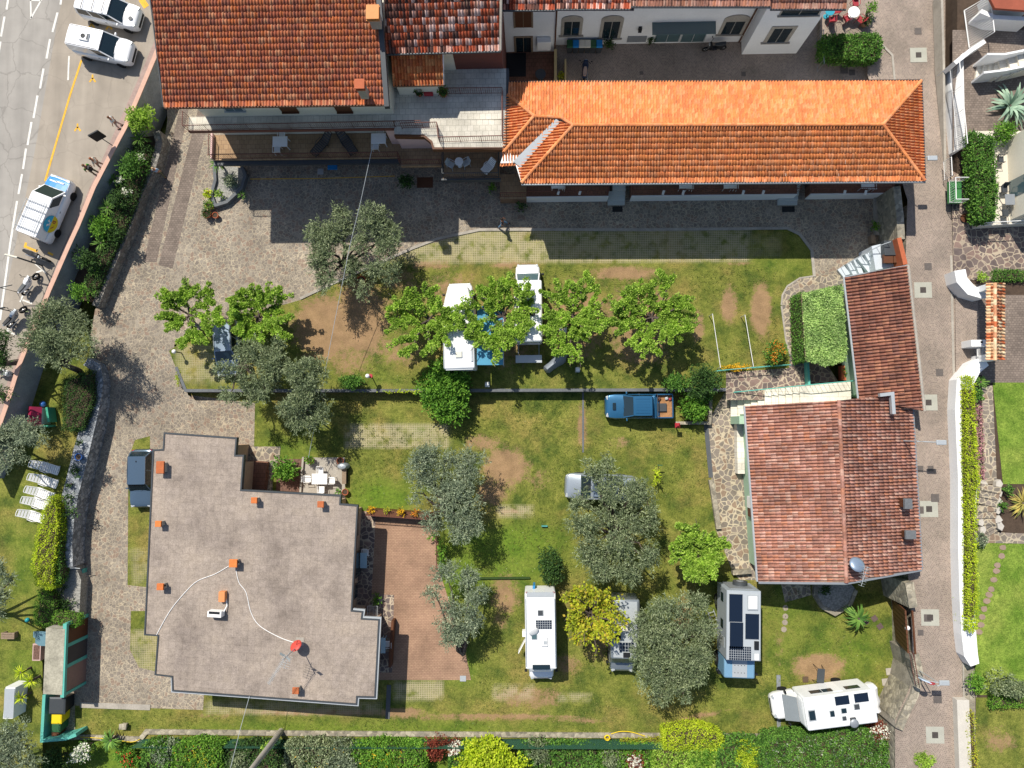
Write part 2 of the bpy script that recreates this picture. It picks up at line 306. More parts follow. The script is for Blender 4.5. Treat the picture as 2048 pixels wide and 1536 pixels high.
    def loft(s, secs, cap=True):
        n = len(secs[0]); vs = [q for sec in secs for q in sec]; m = len(secs)
        fs = [(i*n+k, i*n+(k+1) % n, (i+1)*n+(k+1) % n, (i+1)*n+k) for i in range(m-1) for k in range(n)]
        if cap: fs += [tuple(range(n-1, -1, -1)), tuple((m-1)*n+k for k in range(n))]
        return s.add(vs, fs)
    def build(s, name, mat, parent=None, smooth=False, bevel=0, local=False, fix=True):
        me = bpy.data.meshes.new(name); me.from_pydata(s.v, [], s.f); me.materials.append(mat)
        if fix:
            bm = bmesh.new(); bm.from_mesh(me); bmesh.ops.recalc_face_normals(bm, faces=bm.faces); bm.to_mesh(me); bm.free()
        o = link(name, me, parent, local)
        if smooth:
            me.polygons.foreach_set('use_smooth', [True]*len(me.polygons))
            if hasattr(me, 'set_sharp_from_angle'): me.set_sharp_from_angle(angle=R_(42))
        if bevel:
            q = o.modifiers.new('bevel', 'BEVEL'); q.width = bevel; q.segments = 3; q.limit_method = 'ANGLE'; q.angle_limit = R_(35)
        return o
def wmat(o):
    return (wmat(o.parent) @ o.matrix_parent_inverse if o.parent else Matrix.Identity(4)) @ o.matrix_basis
def link(name, me, parent=None, local=False):
    o = bpy.data.objects.new(name, me); COL.objects.link(o)
    if parent:
        o.parent = parent
        if not local and not parent.parent: o.matrix_parent_inverse = wmat(parent).inverted()
    return o
def tag(o, label, cat, group=None):
    o['label'] = label; o['category'] = cat
    if group: o['group'] = group
    return o
def thing(name, label, cat, loc=(0, 0, 0), rz=0, group=None):
    o = bpy.data.objects.new(name, None); COL.objects.link(o); o.empty_display_size = .3
    o.location = loc; o.rotation_euler = (0, 0, rz); return tag(o, label, cat, group)
def struct(o): o['kind'] = 'structure'; return o
def dup(o, loc=None, rz=None, label=None, parent=None):
    c = o.copy(); COL.objects.link(c)
    if parent: c.parent = parent
    if loc is not None: c.location = loc
    if rz is not None: c.rotation_euler = (0, 0, rz)
    if label: c['label'] = label
    for ch in list(o.children): dup(ch, parent=c)
    return c
def sheet(name, pxpoly, z, mat, parent=None, zf=None):
    pts = [W(a, b, zf(a, b) if zf else z) for a, b in pxpoly]
    o = MB().flat(pts).build(name, mat, parent, fix=False)
    if not parent: struct(o)
    return o
def slab(name, pxpoly, z0, z1, mat):
    return struct(MB().prism(P2(pxpoly, z1), z0, z1).build(name, mat))
def npmesh(name, verts, quads, mat, parent=None, local=False):
    me = bpy.data.meshes.new(name); nv, nq = len(verts), len(quads)
    me.vertices.add(nv); me.vertices.foreach_set('co', np.asarray(verts, dtype=np.float32).ravel())
    me.loops.add(nq*4); me.loops.foreach_set('vertex_index', np.asarray(quads, dtype=np.int32).ravel())
    me.polygons.add(nq); me.polygons.foreach_set('loop_start', np.arange(0, nq*4, 4, dtype=np.int32))
    me.update(calc_edges=True); me.validate(); me.materials.append(mat)
    return link(name, me, parent, local) if name else me
# ---------------------------------------------------------------- leaves and trees
def unit(a): return a/np.maximum(1e-9, np.linalg.norm(a, axis=1, keepdims=True))
def leaves(pos, dirs, ln, wd, flat=.5):
    n = len(pos); d = unit(dirs); up = unit(np.c_[rng.normal(0, flat, n), rng.normal(0, flat, n), np.ones(n)])
    s = unit(np.cross(d, up)); L = ln*rng.uniform(.7, 1.3, (n, 1)); Wd = wd*rng.uniform(.7, 1.3, (n, 1))
    v = np.stack([pos, pos+d*L*.45+s*Wd/2, pos+d*L, pos+d*L*.45-s*Wd/2], 1).reshape(-1, 3)
    return v, np.arange(4*n).reshape(-1, 4)
def blob_pts(c, r, n, shell=.55, sz=.8, lo=-.5):
    d = unit(rng.normal(size=(n, 3))); d[:, 2] = np.where(d[:, 2] < lo, -d[:, 2], d[:, 2])
    rad = (shell+(1-shell)*rng.random(n)**.6)[:, None]
    return np.array(c)+d*rad*np.array([r, r, r*sz]), d
def twig_leaves(c, r, dens, ln, wd, per=8, shell=.5, sz=.75, tl=.35):
    n = max(4, int(dens*r*r/per)); p, d = blob_pts(c, r, n, shell, sz)
    td = unit(d*.9+rng.normal(0, .55, (n, 3))+np.array([0, 0, .35]))
    P = np.repeat(p, per, 0); D = np.repeat(td, per, 0); t = np.tile(np.linspace(-.2, 1, per), n)[:, None]
    return P+D*t*tl+rng.normal(0, .02, P.shape), unit(D*.7+rng.normal(0, .55, P.shape))
def limbs(mb, a, b, r0, r1, wob=.25, k=4):
    a, b = Vector(a), Vector(b); pts = [a]
    for i in range(1, k): t = i/k; pts.append(a.lerp(b, t)+Vector((random.gauss(0, wob), random.gauss(0, wob), random.gauss(0, wob*.4)+.12*math.sin(math.pi*t)))*(1-t*.3)*.6)
    pts.append(b); mb.tube(pts, [r0+(r1-r0)*i/k for i in range(k+1)], 6); return pts
def olive(label, trunk_px, lobes, zg, h=4.6, mat=None, dens=1500, name='olive_tree', group='olive trees', hz=.95, ln=.19, wd=.048, tr=.2, crownname='crown'):
    base = W(*trunk_px, zg); t = thing(name, label, 'tree', base, 0, group); mb = MB()
    fork = base+Vector((random.uniform(-.3, .3), random.uniform(-.3, .3), h*.36)); limbs(mb, base-Vector((0, 0, .1)), fork, tr*1.2, tr*.8, .1)
    V = []; D = []; dens *= random.uniform(.72, 1.1)
    for lb in lobes:
        px, py, rp = lb[:3]; zc = zg+(lb[3] if len(lb) > 3 else h*(.66+.12*random.random())); s = (H-zc)/F
        c = W(px, py, zc); r = rp*s
        limbs(mb, fork, c, tr*.6, .03)
        k = max(4, int(r*r*6.5))
        for j in range(k):       # sub-clumps, so that the crown has light and dark masses and gaps
            q, _ = blob_pts(c, r*.78, 1, .25, .6); rr = r*random.uniform(.22, .48)
            if random.random() < .5: limbs(mb, c, q[0], .035, .012, .1, 3)
            p, d = twig_leaves(q[0], rr, dens*random.uniform(.9, 1.5), ln, wd, sz=hz); V.append(p); D.append(d)
    mb.build('trunk', M_bark, t, True)
    v, q = leaves(np.concatenate(V), np.concatenate(D), ln, wd); npmesh(crownname, v, q, mat or L_olive, t); return t
def mulberry(label, trunk_px, c_px, rx, ry, zg, h=3.6, mat=None, nb=13, name='mulberry_tree', group='mulberry trees', dens=64, ls=.13, bare=.25, crot=.3, seed=1):
    rs = random.Random(seed); base = W(*trunk_px, zg); t = thing(name, label, 'tree', base, 0, group); mb = MB(); zc = zg+h; s = (H-zc)/F
    c = W(*c_px, zc); head = base.lerp(c, .55); head.z = zg+h*.62
    limbs(mb, base-Vector((0, 0, .1)), head, .16, .14, .08); V = []; D = []
    for i in range(nb):
        a = 2*math.pi*(i+rs.uniform(-.35, .35))/nb; f = rs.uniform(.62, 1.05)
        tip = c+Vector((math.cos(a)*rx*s*f, math.sin(a)*ry*s*f, rs.uniform(-.35, .45)))
        pts = limbs(mb, head+Vector((0, 0, rs.uniform(-.2, .2))), tip, .07, .018, .3, 6)
        subs = [(pts, bare)]
        for j in range(rs.choice((2, 2, 3))):
            o = pts[rs.choice((2, 3, 4))]; b_ = a+rs.choice((-1, 1))*rs.uniform(.5, 1.2); e = o+Vector((math.cos(b_), math.sin(b_), rs.uniform(-.1, .4)))*rs.uniform(.5, 1.0)*max(rx, ry)*s*.4
            subs.append((limbs(mb, o, e, .03, .012, .15, 4), 0))
        for ps, st in subs:
            m = len(ps)-1
            for u in np.arange(st, 1.01, .13):
                k = min(m-1, int(u*m)); q = ps[k].lerp(ps[k+1], u*m-k)
                n = int(dens*rs.uniform(.5, 1.0)); p, d = blob_pts(q, .17*rs.uniform(.6, 1.4), n, .2, .8, -.8)
                V.append(p); D.append(d+rng.normal(0, .5, d.shape)+np.array([0, 0, -.15]))
    mb.build('trunk', M_bark, t, True)
    v, q = leaves(np.concatenate(V), np.concatenate(D), ls, ls*.8, .7); npmesh('crown', v, q, mat or L_mulb, t); return t
def bush(label, px, py, rp, zg, h, mat, name='shrub', cat='shrub', group=None, dens=900, ln=.12, wd=.07, extra=None, ext=None, clumps=7, parts=True):
    s = (H-zg-h*.6)/F; c = W(px, py, zg+h*.55); r = rp*s; b = c.copy(); b.z = zg
    V = []; D = []
    for j in range(clumps+int(r*4)):
        q, _ = blob_pts(c, r*.62, 1, .2, h*.5/r*.75, -.6); rr = r*random.uniform(.36, .55); q = q[0]; q[2] = max(q[2], zg+.1)
        p, d = twig_leaves(q, rr, dens*random.uniform(.75, 1.2), ln, wd, 6, .55, .85, ln*1.4); V.append(p); D.append(d)
    P = np.concatenate(V); Dd = np.concatenate(D)
    if ext: P = c[:]+(P-np.array(c))*np.array([ext[0], ext[1], 1])
    P[:, 2] = np.maximum(P[:, 2], zg+.03)
    t = thing(name, label, cat, b, 0, group); v, q = leaves(P, Dd, ln, wd); npmesh('foliage', v, q, mat, t)
    mb = MB()
    for k in range(5): limbs(mb, b, Vector(P[random.randrange(len(P))]), .04, .01, .08, 3)
    mb.build('stem', M_bark, t)
    if extra:
        em, n, sz = extra; top = P[P[:, 2] > np.percentile(P[:, 2], 45)]; k = top[rng.integers(0, len(top), n)]+np.array([0, 0, .05])
        kk = np.repeat(k, 4, 0)+rng.normal(0, sz*.5, (n*4, 3)); v, q = leaves(kk, rng.normal(size=kk.shape), sz, sz*.9, .4); npmesh('flowers', v, q, em, t)['kind'] = 'stuff'
    return t
def hedge(label, pxpoly, zg, h, mat, name='hedge', cat='hedge', dens=420, ln=.09, wd=.06, group=None, top=1.0, extra=None):
    poly = P2(pxpoly, zg+h); n = len(poly); xs = [p.x for p in poly]; ys = [p.y for p in poly]; area = abs(sum(poly[i].x*poly[(i+1) % n].y-poly[(i+1) % n].x*poly[i].y for i in range(n)))/2
    A = np.array([[p.x, p.y] for p in poly]); N = int(area*dens*1.0); q = np.c_[rng.uniform(min(xs), max(xs), N*6), rng.uniform(min(ys), max(ys), N*6)]
    ins = np.zeros(len(q), bool); j = n-1
    for i in range(n):
        k = ((A[i, 1] > q[:, 1]) != (A[j, 1] > q[:, 1])) & (q[:, 0] < (A[j, 0]-A[i, 0])*(q[:, 1]-A[i, 1])/(A[j, 1]-A[i, 1]+1e-12)+A[i, 0]); ins ^= k; j = i
    q = q[ins][:N]; ed = np.full(len(q), 9.0)
    for i in range(n):
        a, b = A[i], A[(i+1) % n]; u = np.clip(((q-a)@(b-a))/max(1e-9, (b-a)@(b-a)), 0, 1)[:, None]; ed = np.minimum(ed, np.linalg.norm(q-(a+u*(b-a)), axis=1))
    wave = .12*np.sin(q[:, 0]*3.1+q[:, 1]*2.3)+.1*np.sin(q[:, 0]*7.3-q[:, 1]*5.1)
    z = zg+h*top+wave*min(1, h)-np.clip(.25-ed, 0, 1)*1.2*min(1, h)+rng.normal(0, .06, len(q))
    P = np.c_[q, z]; ds = [np.c_[rng.normal(0, .7, len(q)), rng.normal(0, .7, len(q)), np.abs(rng.normal(.5, .4, len(q)))]]; Ps = [P]
    for i in range(n):
        a, b = A[i], A[(i+1) % n]; L = np.linalg.norm(b-a); m = int(L*h*dens*.8); nn = np.array([b[1]-a[1], a[0]-b[0]])/max(L, 1e-6)
        u = rng.random(m)[:, None]; w = a+u*(b-a)+nn*rng.normal(0, .06, (m, 1)); Ps.append(np.c_[w, zg+rng.random(m)*h]); ds.append(rng.normal(0, .6, (m, 3))+np.array([0, 0, .2]))
    v, f = leaves(np.concatenate(Ps), np.concatenate(ds), ln, wd, .6)
    c = sum(poly, Vector((0, 0)))/n; t = thing(name, label, cat, (c.x, c.y, zg), 0, group); npmesh('foliage', v, f, mat, t)
    mb = MB(); mb.prism([Vector(c)+(Vector(p)-c)*.9 for p in poly], zg, zg+max(.05, h-.22)); mb.build('branches', M_soil, t)
    if extra:
        em, k, sz = extra; w = P[rng.integers(0, len(P), k)]+np.array([0, 0, .06]); w = np.repeat(w, 3, 0)+rng.normal(0, sz*.5, (k*3, 3)); v, f = leaves(w, rng.normal(size=w.shape), sz, sz*.9, .4); npmesh('flowers', v, f, em, t)['kind'] = 'stuff'
    return t
def rosette(label, px, py, rp, zg, mat, n=40, name='yucca', cat='plant', group=None, wd=.06, up=.5, h0=.1, droop=.25):
    b = W(px, py, zg); r = rp*(H-zg)/F; V = []; Q = []
    for i in range(n):
        a = random.uniform(0, 6.283); e = random.uniform(.05, 1.2)*up; L = r*random.uniform(.7, 1.1); pts = []
        for k in range(5):
            u = k/4; pts.append(b+Vector((math.cos(a)*L*u*math.cos(e), math.sin(a)*L*u*math.cos(e), h0+L*u*math.sin(e)+.25*L*u-droop*L*u*u*1.6)))
        s = Vector((-math.sin(a), math.cos(a), 0)); base = len(V)
        for k, p in enumerate(pts): w = wd*(1-(k/4)**2)*.5+.003; V += [p-s*w, p+s*w]
        Q += [(base+2*k, base+2*k+1, base+2*k+3, base+2*k+2) for k in range(4)]
    t = thing(name, label, cat, b, 0, group); npmesh('leaves', [tuple(v) for v in V], Q, mat, t)
    mb = MB(); mb.cyl(b, .09, .07, h0+.12, 8); mb.build('stem', M_bark, t); return t
# ---------------------------------------------------------------- tiled roofs
def tile_slope(poly, mat, parent, pu=.2, pv=.38, hh=.075, name='roof_tiles', udir=None):
    """poly: 3D corners, the first two are the eave (left to right seen from outside)"""
    P = [Vector(p) for p in poly]; u = (P[1]-P[0]).normalized(); nrm = Vector((0, 0, 0))
    for i in range(len(P)): nrm += P[i].cross(P[(i+1) % len(P)])
    nrm.normalize()
    if nrm.z < 0: nrm.negate()
    if udir: u = Vector(udir); u = (u-nrm*u.dot(nrm)).normalized()
    v = nrm.cross(u).normalized(); o = P[0]
    if udir and v.z < 0: v.negate()
    if not udir and (sum(P, Vector())/len(P)-o).dot(v) < 0: v.negate()
    U = [(p-o).dot(u) for p in P]; Vv = [(p-o).dot(v) for p in P]
    us = np.arange(min(U)-pu, max(U)+pu, pu); vs = np.arange(min(Vv)-.06, max(Vv)+pv, pv)
    prof_u = np.array([0, .12, .31, .5, .62, .81, 1.0])*pu; prof_z = np.array([-.15, .72, 1.0, .72, -.15, -.5, -.15])*hh
    uu, vv = np.meshgrid(us, vs); uu = uu.ravel(); vv = vv.ravel(); n = len(uu); k = 7
    uo = uu[:, None]+prof_u[None]+rng.normal(0, .004, (n, 1)); jz = rng.normal(0, .006, (n, 1)); jv = rng.normal(0, .012, (n, 1))
    def row(dv, dz): return np.stack([uo, np.broadcast_to(vv[:, None]+dv+jv, uo.shape), prof_z[None]+dz+jz], -1)
    A = np.stack([row(0, -.005), row(0, .026), row(pv+.02, .0)], 1).reshape(n*3*k, 3)
    B = np.array([list(u), list(v), list(nrm)]); X = A@B+np.array(o)
    q = []
    for r in range(2):
        for i in range(k-1): q.append((r*k+i, r*k+i+1, (r+1)*k+i+1, (r+1)*k+i))
    q = np.array(q); Q = (q[None]+np.arange(n)[:, None, None]*3*k).reshape(-1, 4)
    ob = npmesh(name, X, Q, mat, parent); me = ob.data; bm = bmesh.new(); bm.from_mesh(me)
    cc = sum(P, Vector())/len(P)
    for i in range(len(P)):
        a, b = P[i], P[(i+1) % len(P)]; d = (b-a); m = Vector((d.y, -d.x, 0))
        if m.length < 1e-5: continue
        m.normalize()
        if m.dot(cc-a) > 0: m.negate()
        bmesh.ops.bisect_plane(bm, geom=bm.verts[:]+bm.edges[:]+bm.faces[:], dist=1e-5, plane_co=a+m*(.05 if i == 0 else .0), plane_no=m, clear_outer=True)
    bm.to_mesh(me); bm.free(); return ob
def ridge(pts, mat, parent, r=.11, L=.4, name='ridge_tiles'):
    mb = MB()
    for a, b in zip(pts[:-1], pts[1:]):
        a, b = Vector(a), Vector(b); n = max(1, int((b-a).length/L))
        for i in range(n): mb.tube([a.lerp(b, i/n)-Vector((0, 0, .01)), a.lerp(b, (i+1.06)/n)+Vector((0, 0, .012))], [r*1.1, r*.92], 8)
    return mb.build(name, mat, parent, True)
def deck(poly, parent, mat, th=.14, name='roof_deck', dz=-.06):
    P = [Vector(p) for p in poly]; n = len(P)
    vs = [p+Vector((0, 0, dz)) for p in P]+[p+Vector((0, 0, dz-th)) for p in P]
    fs = [tuple(range(n)), tuple(range(2*n-1, n-1, -1))]+[(i, (i+1) % n, (i+1) % n+n, i+n) for i in range(n)]
    return MB().add(vs, fs).build(name, mat, parent)
def railing(parent, pts, z0, z1, mat=None, step=.14, name='railing', r=.018, top=.03):
    mb = MB(); mat = mat or M_rail; pts = [Vector((p[0], p[1], 0)) for p in pts]
    for a, b in zip(pts[:-1], pts[1:]):
        A, B = a+Vector((0, 0, z1)), b+Vector((0, 0, z1)); mb.tube([A, B], top, 6); lo = Vector((0, 0, -(z1-z0)*.88)); mb.tube([A+lo, B+lo], r, 4)
        n = max(1, int((b-a).length/step))
        for i in range(n+1):
            p = a.lerp(b, i/n); k = i % 10 == 0; mb.tube([p+Vector((0, 0, z0 if k else z1-(z1-z0)*.88)), p+Vector((0, 0, z1))], r*1.3 if k else r*.7, 4)
    return mb.build(name, mat, parent)
def gutter(parent, pts, mat=None, r=.07, name='gutter'):
    return MB().tube(pts, r, 6).build(name, mat or M_dgrey, parent, True)
# ================================================================ ground, street, paving
def PXv(x, y, z):
    R = np.array(RM).T; p = np.stack([x, y, z-H], -1)@R.T
    return 1024+F*p[..., 0]/-p[..., 2], 768-F*p[..., 1]/-p[..., 2]
def lawn(name, pxpoly, z, mat, dirt=(), lush=(), paver=(), step=.3, skirt=None):
    P = P2(pxpoly, z); xs = [p.x for p in P]; ys = [p.y for p in P]
    gx = np.arange(min(xs)-step, max(xs)+step*2, step); gy = np.arange(min(ys)-step, max(ys)+step*2, step); nx, ny = len(gx), len(gy)
    X, Y = np.meshgrid(gx, gy); V = np.c_[X.ravel(), Y.ravel(), np.full(X.size, z)]
    i = np.arange(nx-1); j = np.arange(ny-1)[:, None]; a = (j*nx+i).ravel(); Q = np.stack([a, a+1, a+nx+1, a+nx], 1)
    o = npmesh(name, V, Q, mat); me = o.data; struct(o)
    bm = bmesh.new(); bm.from_mesh(me); c = sum(P, Vector((0, 0)))/len(P)
    for k in range(len(P)):
        A, B = P[k], P[(k+1) % len(P)]; m = Vector(((B-A).y, -(B-A).x, 0)).normalized()
        if m.dot((c-A).to_3d()) > 0: m.negate()
        bmesh.ops.bisect_plane(bm, geom=bm.verts[:]+bm.edges[:]+bm.faces[:], dist=1e-5, plane_co=(A.x, A.y, z), plane_no=m, clear_outer=True)
    bm.to_mesh(me); bm.free(); n = len(me.vertices); co = np.zeros(n*3); me.vertices.foreach_get('co', co); co = co.reshape(-1, 3)
    u, v = PXv(co[:, 0], co[:, 1], co[:, 2])
    def put(nm, lst):
        f = np.zeros(n)
        for (cx, cy, rx, ry, *s) in lst:
            rot = R_(s[1]) if len(s) > 1 else 0; du, dv = u-cx, v-cy; a = du*math.cos(rot)+dv*math.sin(rot); b = -du*math.sin(rot)+dv*math.cos(rot)
            f = np.maximum(f, (s[0] if s else 1)*np.clip(1.5-1.1*np.sqrt((a/rx)**2+(b/ry)**2), 0, 1))
        me.attributes.new(nm, 'FLOAT', 'POINT').data.foreach_set('value', f.astype(np.float32))
    put('dirt', dirt); put('lush', lush); f = np.zeros(n)
    for (x0, y0, x1, y1, s) in paver:
        d = np.minimum(np.minimum(u-x0, x1-u), np.minimum(v-y0, y1-v)); f = np.maximum(f, s*np.clip(d/4+.5, 0, 1))
    me.attributes.new('paver', 'FLOAT', 'POINT').data.foreach_set('value', f.astype(np.float32))
    return o
struct(MB().box(-420, 420, -420, 420, -1.6, -1.3).build('ground', M_grass))
lawn('lower_lawn', [(150, 760), (1850, 760), (1850, 1478), (150, 1478)], LO, M_grass,
     dirt=[(1012, 935, 50, 45, 1), (985, 985, 35, 30, .8), (962, 885, 45, 18, .75), (1638, 1335, 55, 30, 1.1), (1010, 1190, 34, 50, .75), (1000, 1240, 25, 30, .5), (980, 1434, 200, 7, .85), (1170, 1440, 70, 6, .7), (800, 1425, 50, 12, .9), (1060, 1395, 90, 25, .65),
           (1400, 1432, 60, 7, .75, -12), (640, 1425, 180, 8, .8), (1130, 1330, 40, 25, .6), (1190, 1280, 40, 60, .6), (1015, 1025, 40, 8, .7), (1165, 850, 12, 50, .8), (1235, 885, 30, 15, .5), (1370, 1240, 30, 60, .6), (430, 1432, 60, 8, .5), (1080, 960, 30, 30, .45), (1560, 1290, 12, 60, .4)],
     lush=[(760, 1000, 70, 45, .9), (1000, 1085, 130, 40, .9), (920, 1330, 40, 40, .6), (1690, 1300, 80, 70, .5), (900, 1160, 60, 60, .8), (560, 900, 60, 25, .5), (1560, 1250, 60, 90, .4), (700, 1455, 400, 14, .55), (980, 1130, 140, 50, .8), (850, 860, 30, 18, .5)],
     paver=[(690, 846, 900, 896, 1), (992, 1012, 1066, 1032, .9), (786, 1362, 888, 1402, 1), (985, 1372, 1066, 1398, .8), (1116, 1386, 1180, 1400, .8), (412, 1404, 760, 1428, .75), (262, 1095, 300, 1170, .55), (262, 1260, 320, 1345, .8)])
upl = lawn('upper_lawn', [(338, 702), (370, 780), (1455, 780), (1600, 740), (1735, 640), (1735, 440), (700, 440)], UP, M_grass,
     dirt=[(650, 655, 70, 70, 1.1), (720, 640, 70, 90, .95), (700, 720, 60, 40, .6), (800, 700, 70, 40, .6), (900, 600, 80, 70, .6), (1000, 660, 110, 90, .7), (1150, 640, 70, 90, .85), (1280, 640, 90, 80, .8), (1285, 700, 70, 40, .7), (1250, 546, 75, 16, .9), (1458, 610, 18, 40, .95), (1522, 620, 22, 58, 1.15), (1396, 655, 14, 40, .8), (860, 530, 60, 12, .7), (1030, 530, 60, 10, .7), (1480, 528, 40, 6, .6), (800, 560, 50, 30, .6)],
     lush=[(1560, 530, 60, 20, .3), (760, 760, 80, 16, .3)], paver=[(770, 456, 1500, 524, 1), (352, 690, 450, 765, .7), (1500, 470, 1560, 515, .4)])
# retaining walls that carry the upper lawn
def wallthing(name, label, pxpts, w, z0, z1, mat, cap=None, cat='wall', zpx=None, capname='coping', group=None):
    zm = max(z1) if hasattr(z1, '__len__') else z1; pts = P2(pxpts, zm if zpx is None else zpx); c = pts[len(pts)//2]
    t = thing(name, label, cat, (c.x, c.y, min(z0) if hasattr(z0, '__len__') else z0), 0, group)
    MB().ribbon(pts, w, z0, z1).build('wall', mat, t)
    if cap: zz = [q-.0 for q in z1] if hasattr(z1, '__len__') else z1; MB().ribbon(pts, w+.06, zz, [q+.06 for q in zz] if hasattr(zz, '__len__') else zz+.06).build(capname, cap, t)
    return t
wallthing('retaining_wall', 'long low grey wall carrying the upper lawn above the pickup', [(352, 734), (371, 781), (760, 781), (1230, 780), (1452, 779)], .22, LO-.2, .04, M_concd)
def dz(px, py): return UP if py < 690 else (LO if py > 860 else LO*(py-690)/170)
dr = struct(MB().flat([W(a, b, .004) for a, b in [(330, 150), (335, 240), (322, 320), (300, 360), (240, 500), (190, 620), (178, 690), (348, 690), (358, 680), (410, 655), (600, 600), (655, 573), (825, 497), (960, 460), (1575, 457), (1605, 475), (1625, 500), (1628, 552), (1800, 545), (1800, 60), (1000, 60)]]).build('courtyard_paving', M_flag, fix=False))
struct(MB().flat([W(a, b, dz(a, b)+.004) for a, b in [(178, 690), (348, 690), (376, 790), (474, 860), (120, 860)]]).build('drive_slope', M_flag, fix=False))
struct(MB().flat([W(a, b, LO+.004) for a, b in [(474, 860), (376, 790), (510, 806), (508, 893), (560, 893), (558, 918), (540, 950), (540, 985), (480, 990), (300, 960), (300, 872), (270, 880), (257, 915), (255, 1170), (300, 1175), (295, 1222), (262, 1222), (260, 1300), (278, 1335), (320, 1345), (408, 1388), (406, 1420), (150, 1411), (150, 1480), (80, 1480), (120, 860)]]).build('drive_paving', M_flag, fix=False))
sheet('flagstone_path', [(1562, 600), (1575, 570), (1600, 557), (1628, 553), (1690, 545), (1720, 560), (1720, 705), (1581, 705), (1572, 680)], .008, M_flagbig)
sheet('paved_passage', [(1452, 745), (1578, 736), (1581, 706), (1640, 706), (1700, 800), (1452, 800)], .012, M_flagdark)
sheet('side_terrace', [(1413, 848), (1452, 780), (1700, 780), (1560, 1160), (1480, 1160), (1466, 1145), (1432, 1060)], LO+.012, M_flagbig)
sheet('entrance_paving', [(508, 893), (561, 893), (559, 918), (545, 950), (545, 990), (478, 990), (480, 900)], LO+.012, M_flagbig)
sheet('brick_patio', [(742, 1022), (873, 1034), (878, 1140), (930, 1300), (942, 1360), (700, 1360), (700, 1022)], LO+.012, M_brick)
sheet('patio_paving', [(690, 1022), (752, 1026), (743, 1188), (788, 1190), (784, 1345), (700, 1345)], LO+.018, M_flagdark)
sheet('table_terrace', [(608, 915), (690, 915), (690, 1000), (600, 1000)], LO+.016, M_conc)
for k, q in enumerate([[(400, 205), (425, 205), (345, 537), (317, 530)], [(360, 215), (378, 215), (313, 524), (287, 524)]]): sheet('drive_setts', q, .010, M_setts)
def line(pts, w, z0, z1, mat, name, parent=None):
    o = MB().ribbon(P2(pts, max(z1) if isinstance(z1, list) else z1), w, z0, z1).build(name, mat, parent)
    return o if parent else struct(o)
line([(600, 597), (655, 571), (825, 496), (875, 477), (960, 459), (1300, 459), (1575, 456), (1600, 468), (1624, 500), (1629, 553)], .2, -.05, .07, M_conc, 'kerb')
line([(1563, 610), (1565, 590), (1575, 572), (1600, 556), (1628, 552)], .12, -.05, .03, M_conc, 'path_kerb'); line([(1563, 612), (1572, 680), (1580, 708)], .12, -.05, .03, M_conc, 'path_kerb')
line([(160, 1410), (300, 1415)], .4, LO-.1, LO+.05, M_conc, 'stone_kerb')
line([(1166, 782), (1166, 905)], .13, LO-.05, LO+.03, M_concd, 'brick_edging')
line([(1412, 848), (1422, 955)], .32, LO-.05, LO+.024, plain('drain_grate', hx('55585a'), .8), 'drain_channel'); line([(1557, 1350), (1558, 1468)], .28, LO-.05, LO+.024, M_grey, 'drain_channel'); line([(778, 1370), (775, 1438)], .32, LO-.05, LO+.024, plain('drain_grate', hx('55585a'), .8), 'drain_channel')
# drain / lower field beyond the southern wall
lawn('field', [(-60, 1470), (1860, 1470), (1860, 1640), (-60, 1640)], LO-.3, M_grass, lush=[(x, 1510, 200, 80, .9) for x in (300, 800, 1300)])
wallthing('boundary_wall', 'thin pale stone wall along the bottom edge of the lawn', [(150, 1474), (280, 1479), (292, 1464), (600, 1467), (1200, 1471), (1630, 1474), (1665, 1462), (1700, 1440)], .35, LO-.6, LO+.12, M_stone)
# street on the left
sheet('street', [(-60, -60), (135, -60), (112, 60), (70, 300), (25, 520), (-40, 830)], ST, M_road)
sheet('parking_lane', [(135, -60), (345, -60), (335, 20), (280, 150), (200, 330), (120, 510), (75, 620), (0, 800), (-40, 900), (-40, 830), (25, 520), (70, 300), (112, 60)], ST, M_park)
sheet('pavement', [(345, -60), (322, 80), (315, 112), (262, 230), (150, 470), (60, 690), (-10, 890), (-30, 870), (75, 622), (160, 418), (280, 150), (335, 20)], ST+.004, M_red2)
sm = MB(); my = MB()
def dash(m, pts, w): m.ribbon(P2(pts, ST+.01), w, ST+.004, ST+.008)
for a in [((17, -6), (13, 19)), ((9, 33), (2, 73)), ((1, 83), (-4, 115)), ((125, -20), (121, 9)), ((115, 25), (105, 64)), ((100, 78), (93, 117)), ((87, 137), (80, 177)), ((75, 191), (67, 236)), ((63, 244), (55, 290)), ((52, 297), (46, 338)), ((44, 348), (37, 388)), ((34, 402), (20, 490)), ((20, 490), (0, 640))]: dash(sm, a, .16)
for a in [((61, -4), (62, 37)), ((62, 36), (82, 1)), ((60, 0), (84, 1)), ((72, 545), (84, 541)), ((70, 527), (92, 546)), ((46, 590), (40, 604)), ((45, 600), (64, 607)), ((18, 652), (14, 660)), ((14, 660), (30, 670)), ((138, 112), (136, 160))]: dash(sm, a, .12)
dash(my, ((163, 120), (140, 190), (90, 362)), .15); dash(my, ((52, 485), (50, 493), (75, 503)), .18); dash(my, ((96, 505), (106, 510)), .16)
for x, y in ((185, 158), (155, 256), (183, 50), (218, 53)):
    for a in (((x, y-9), (x, y)), ((x, y-2), (x-6, y+6)), ((x, y-2), (x+6, y+6))): dash(my, a, .13)
dash(my, ((282, -2), (293, 14)), .45)
struct(sm.build('road_marking_white', M_mark)); struct(my.build('road_marking_yellow', M_marky))
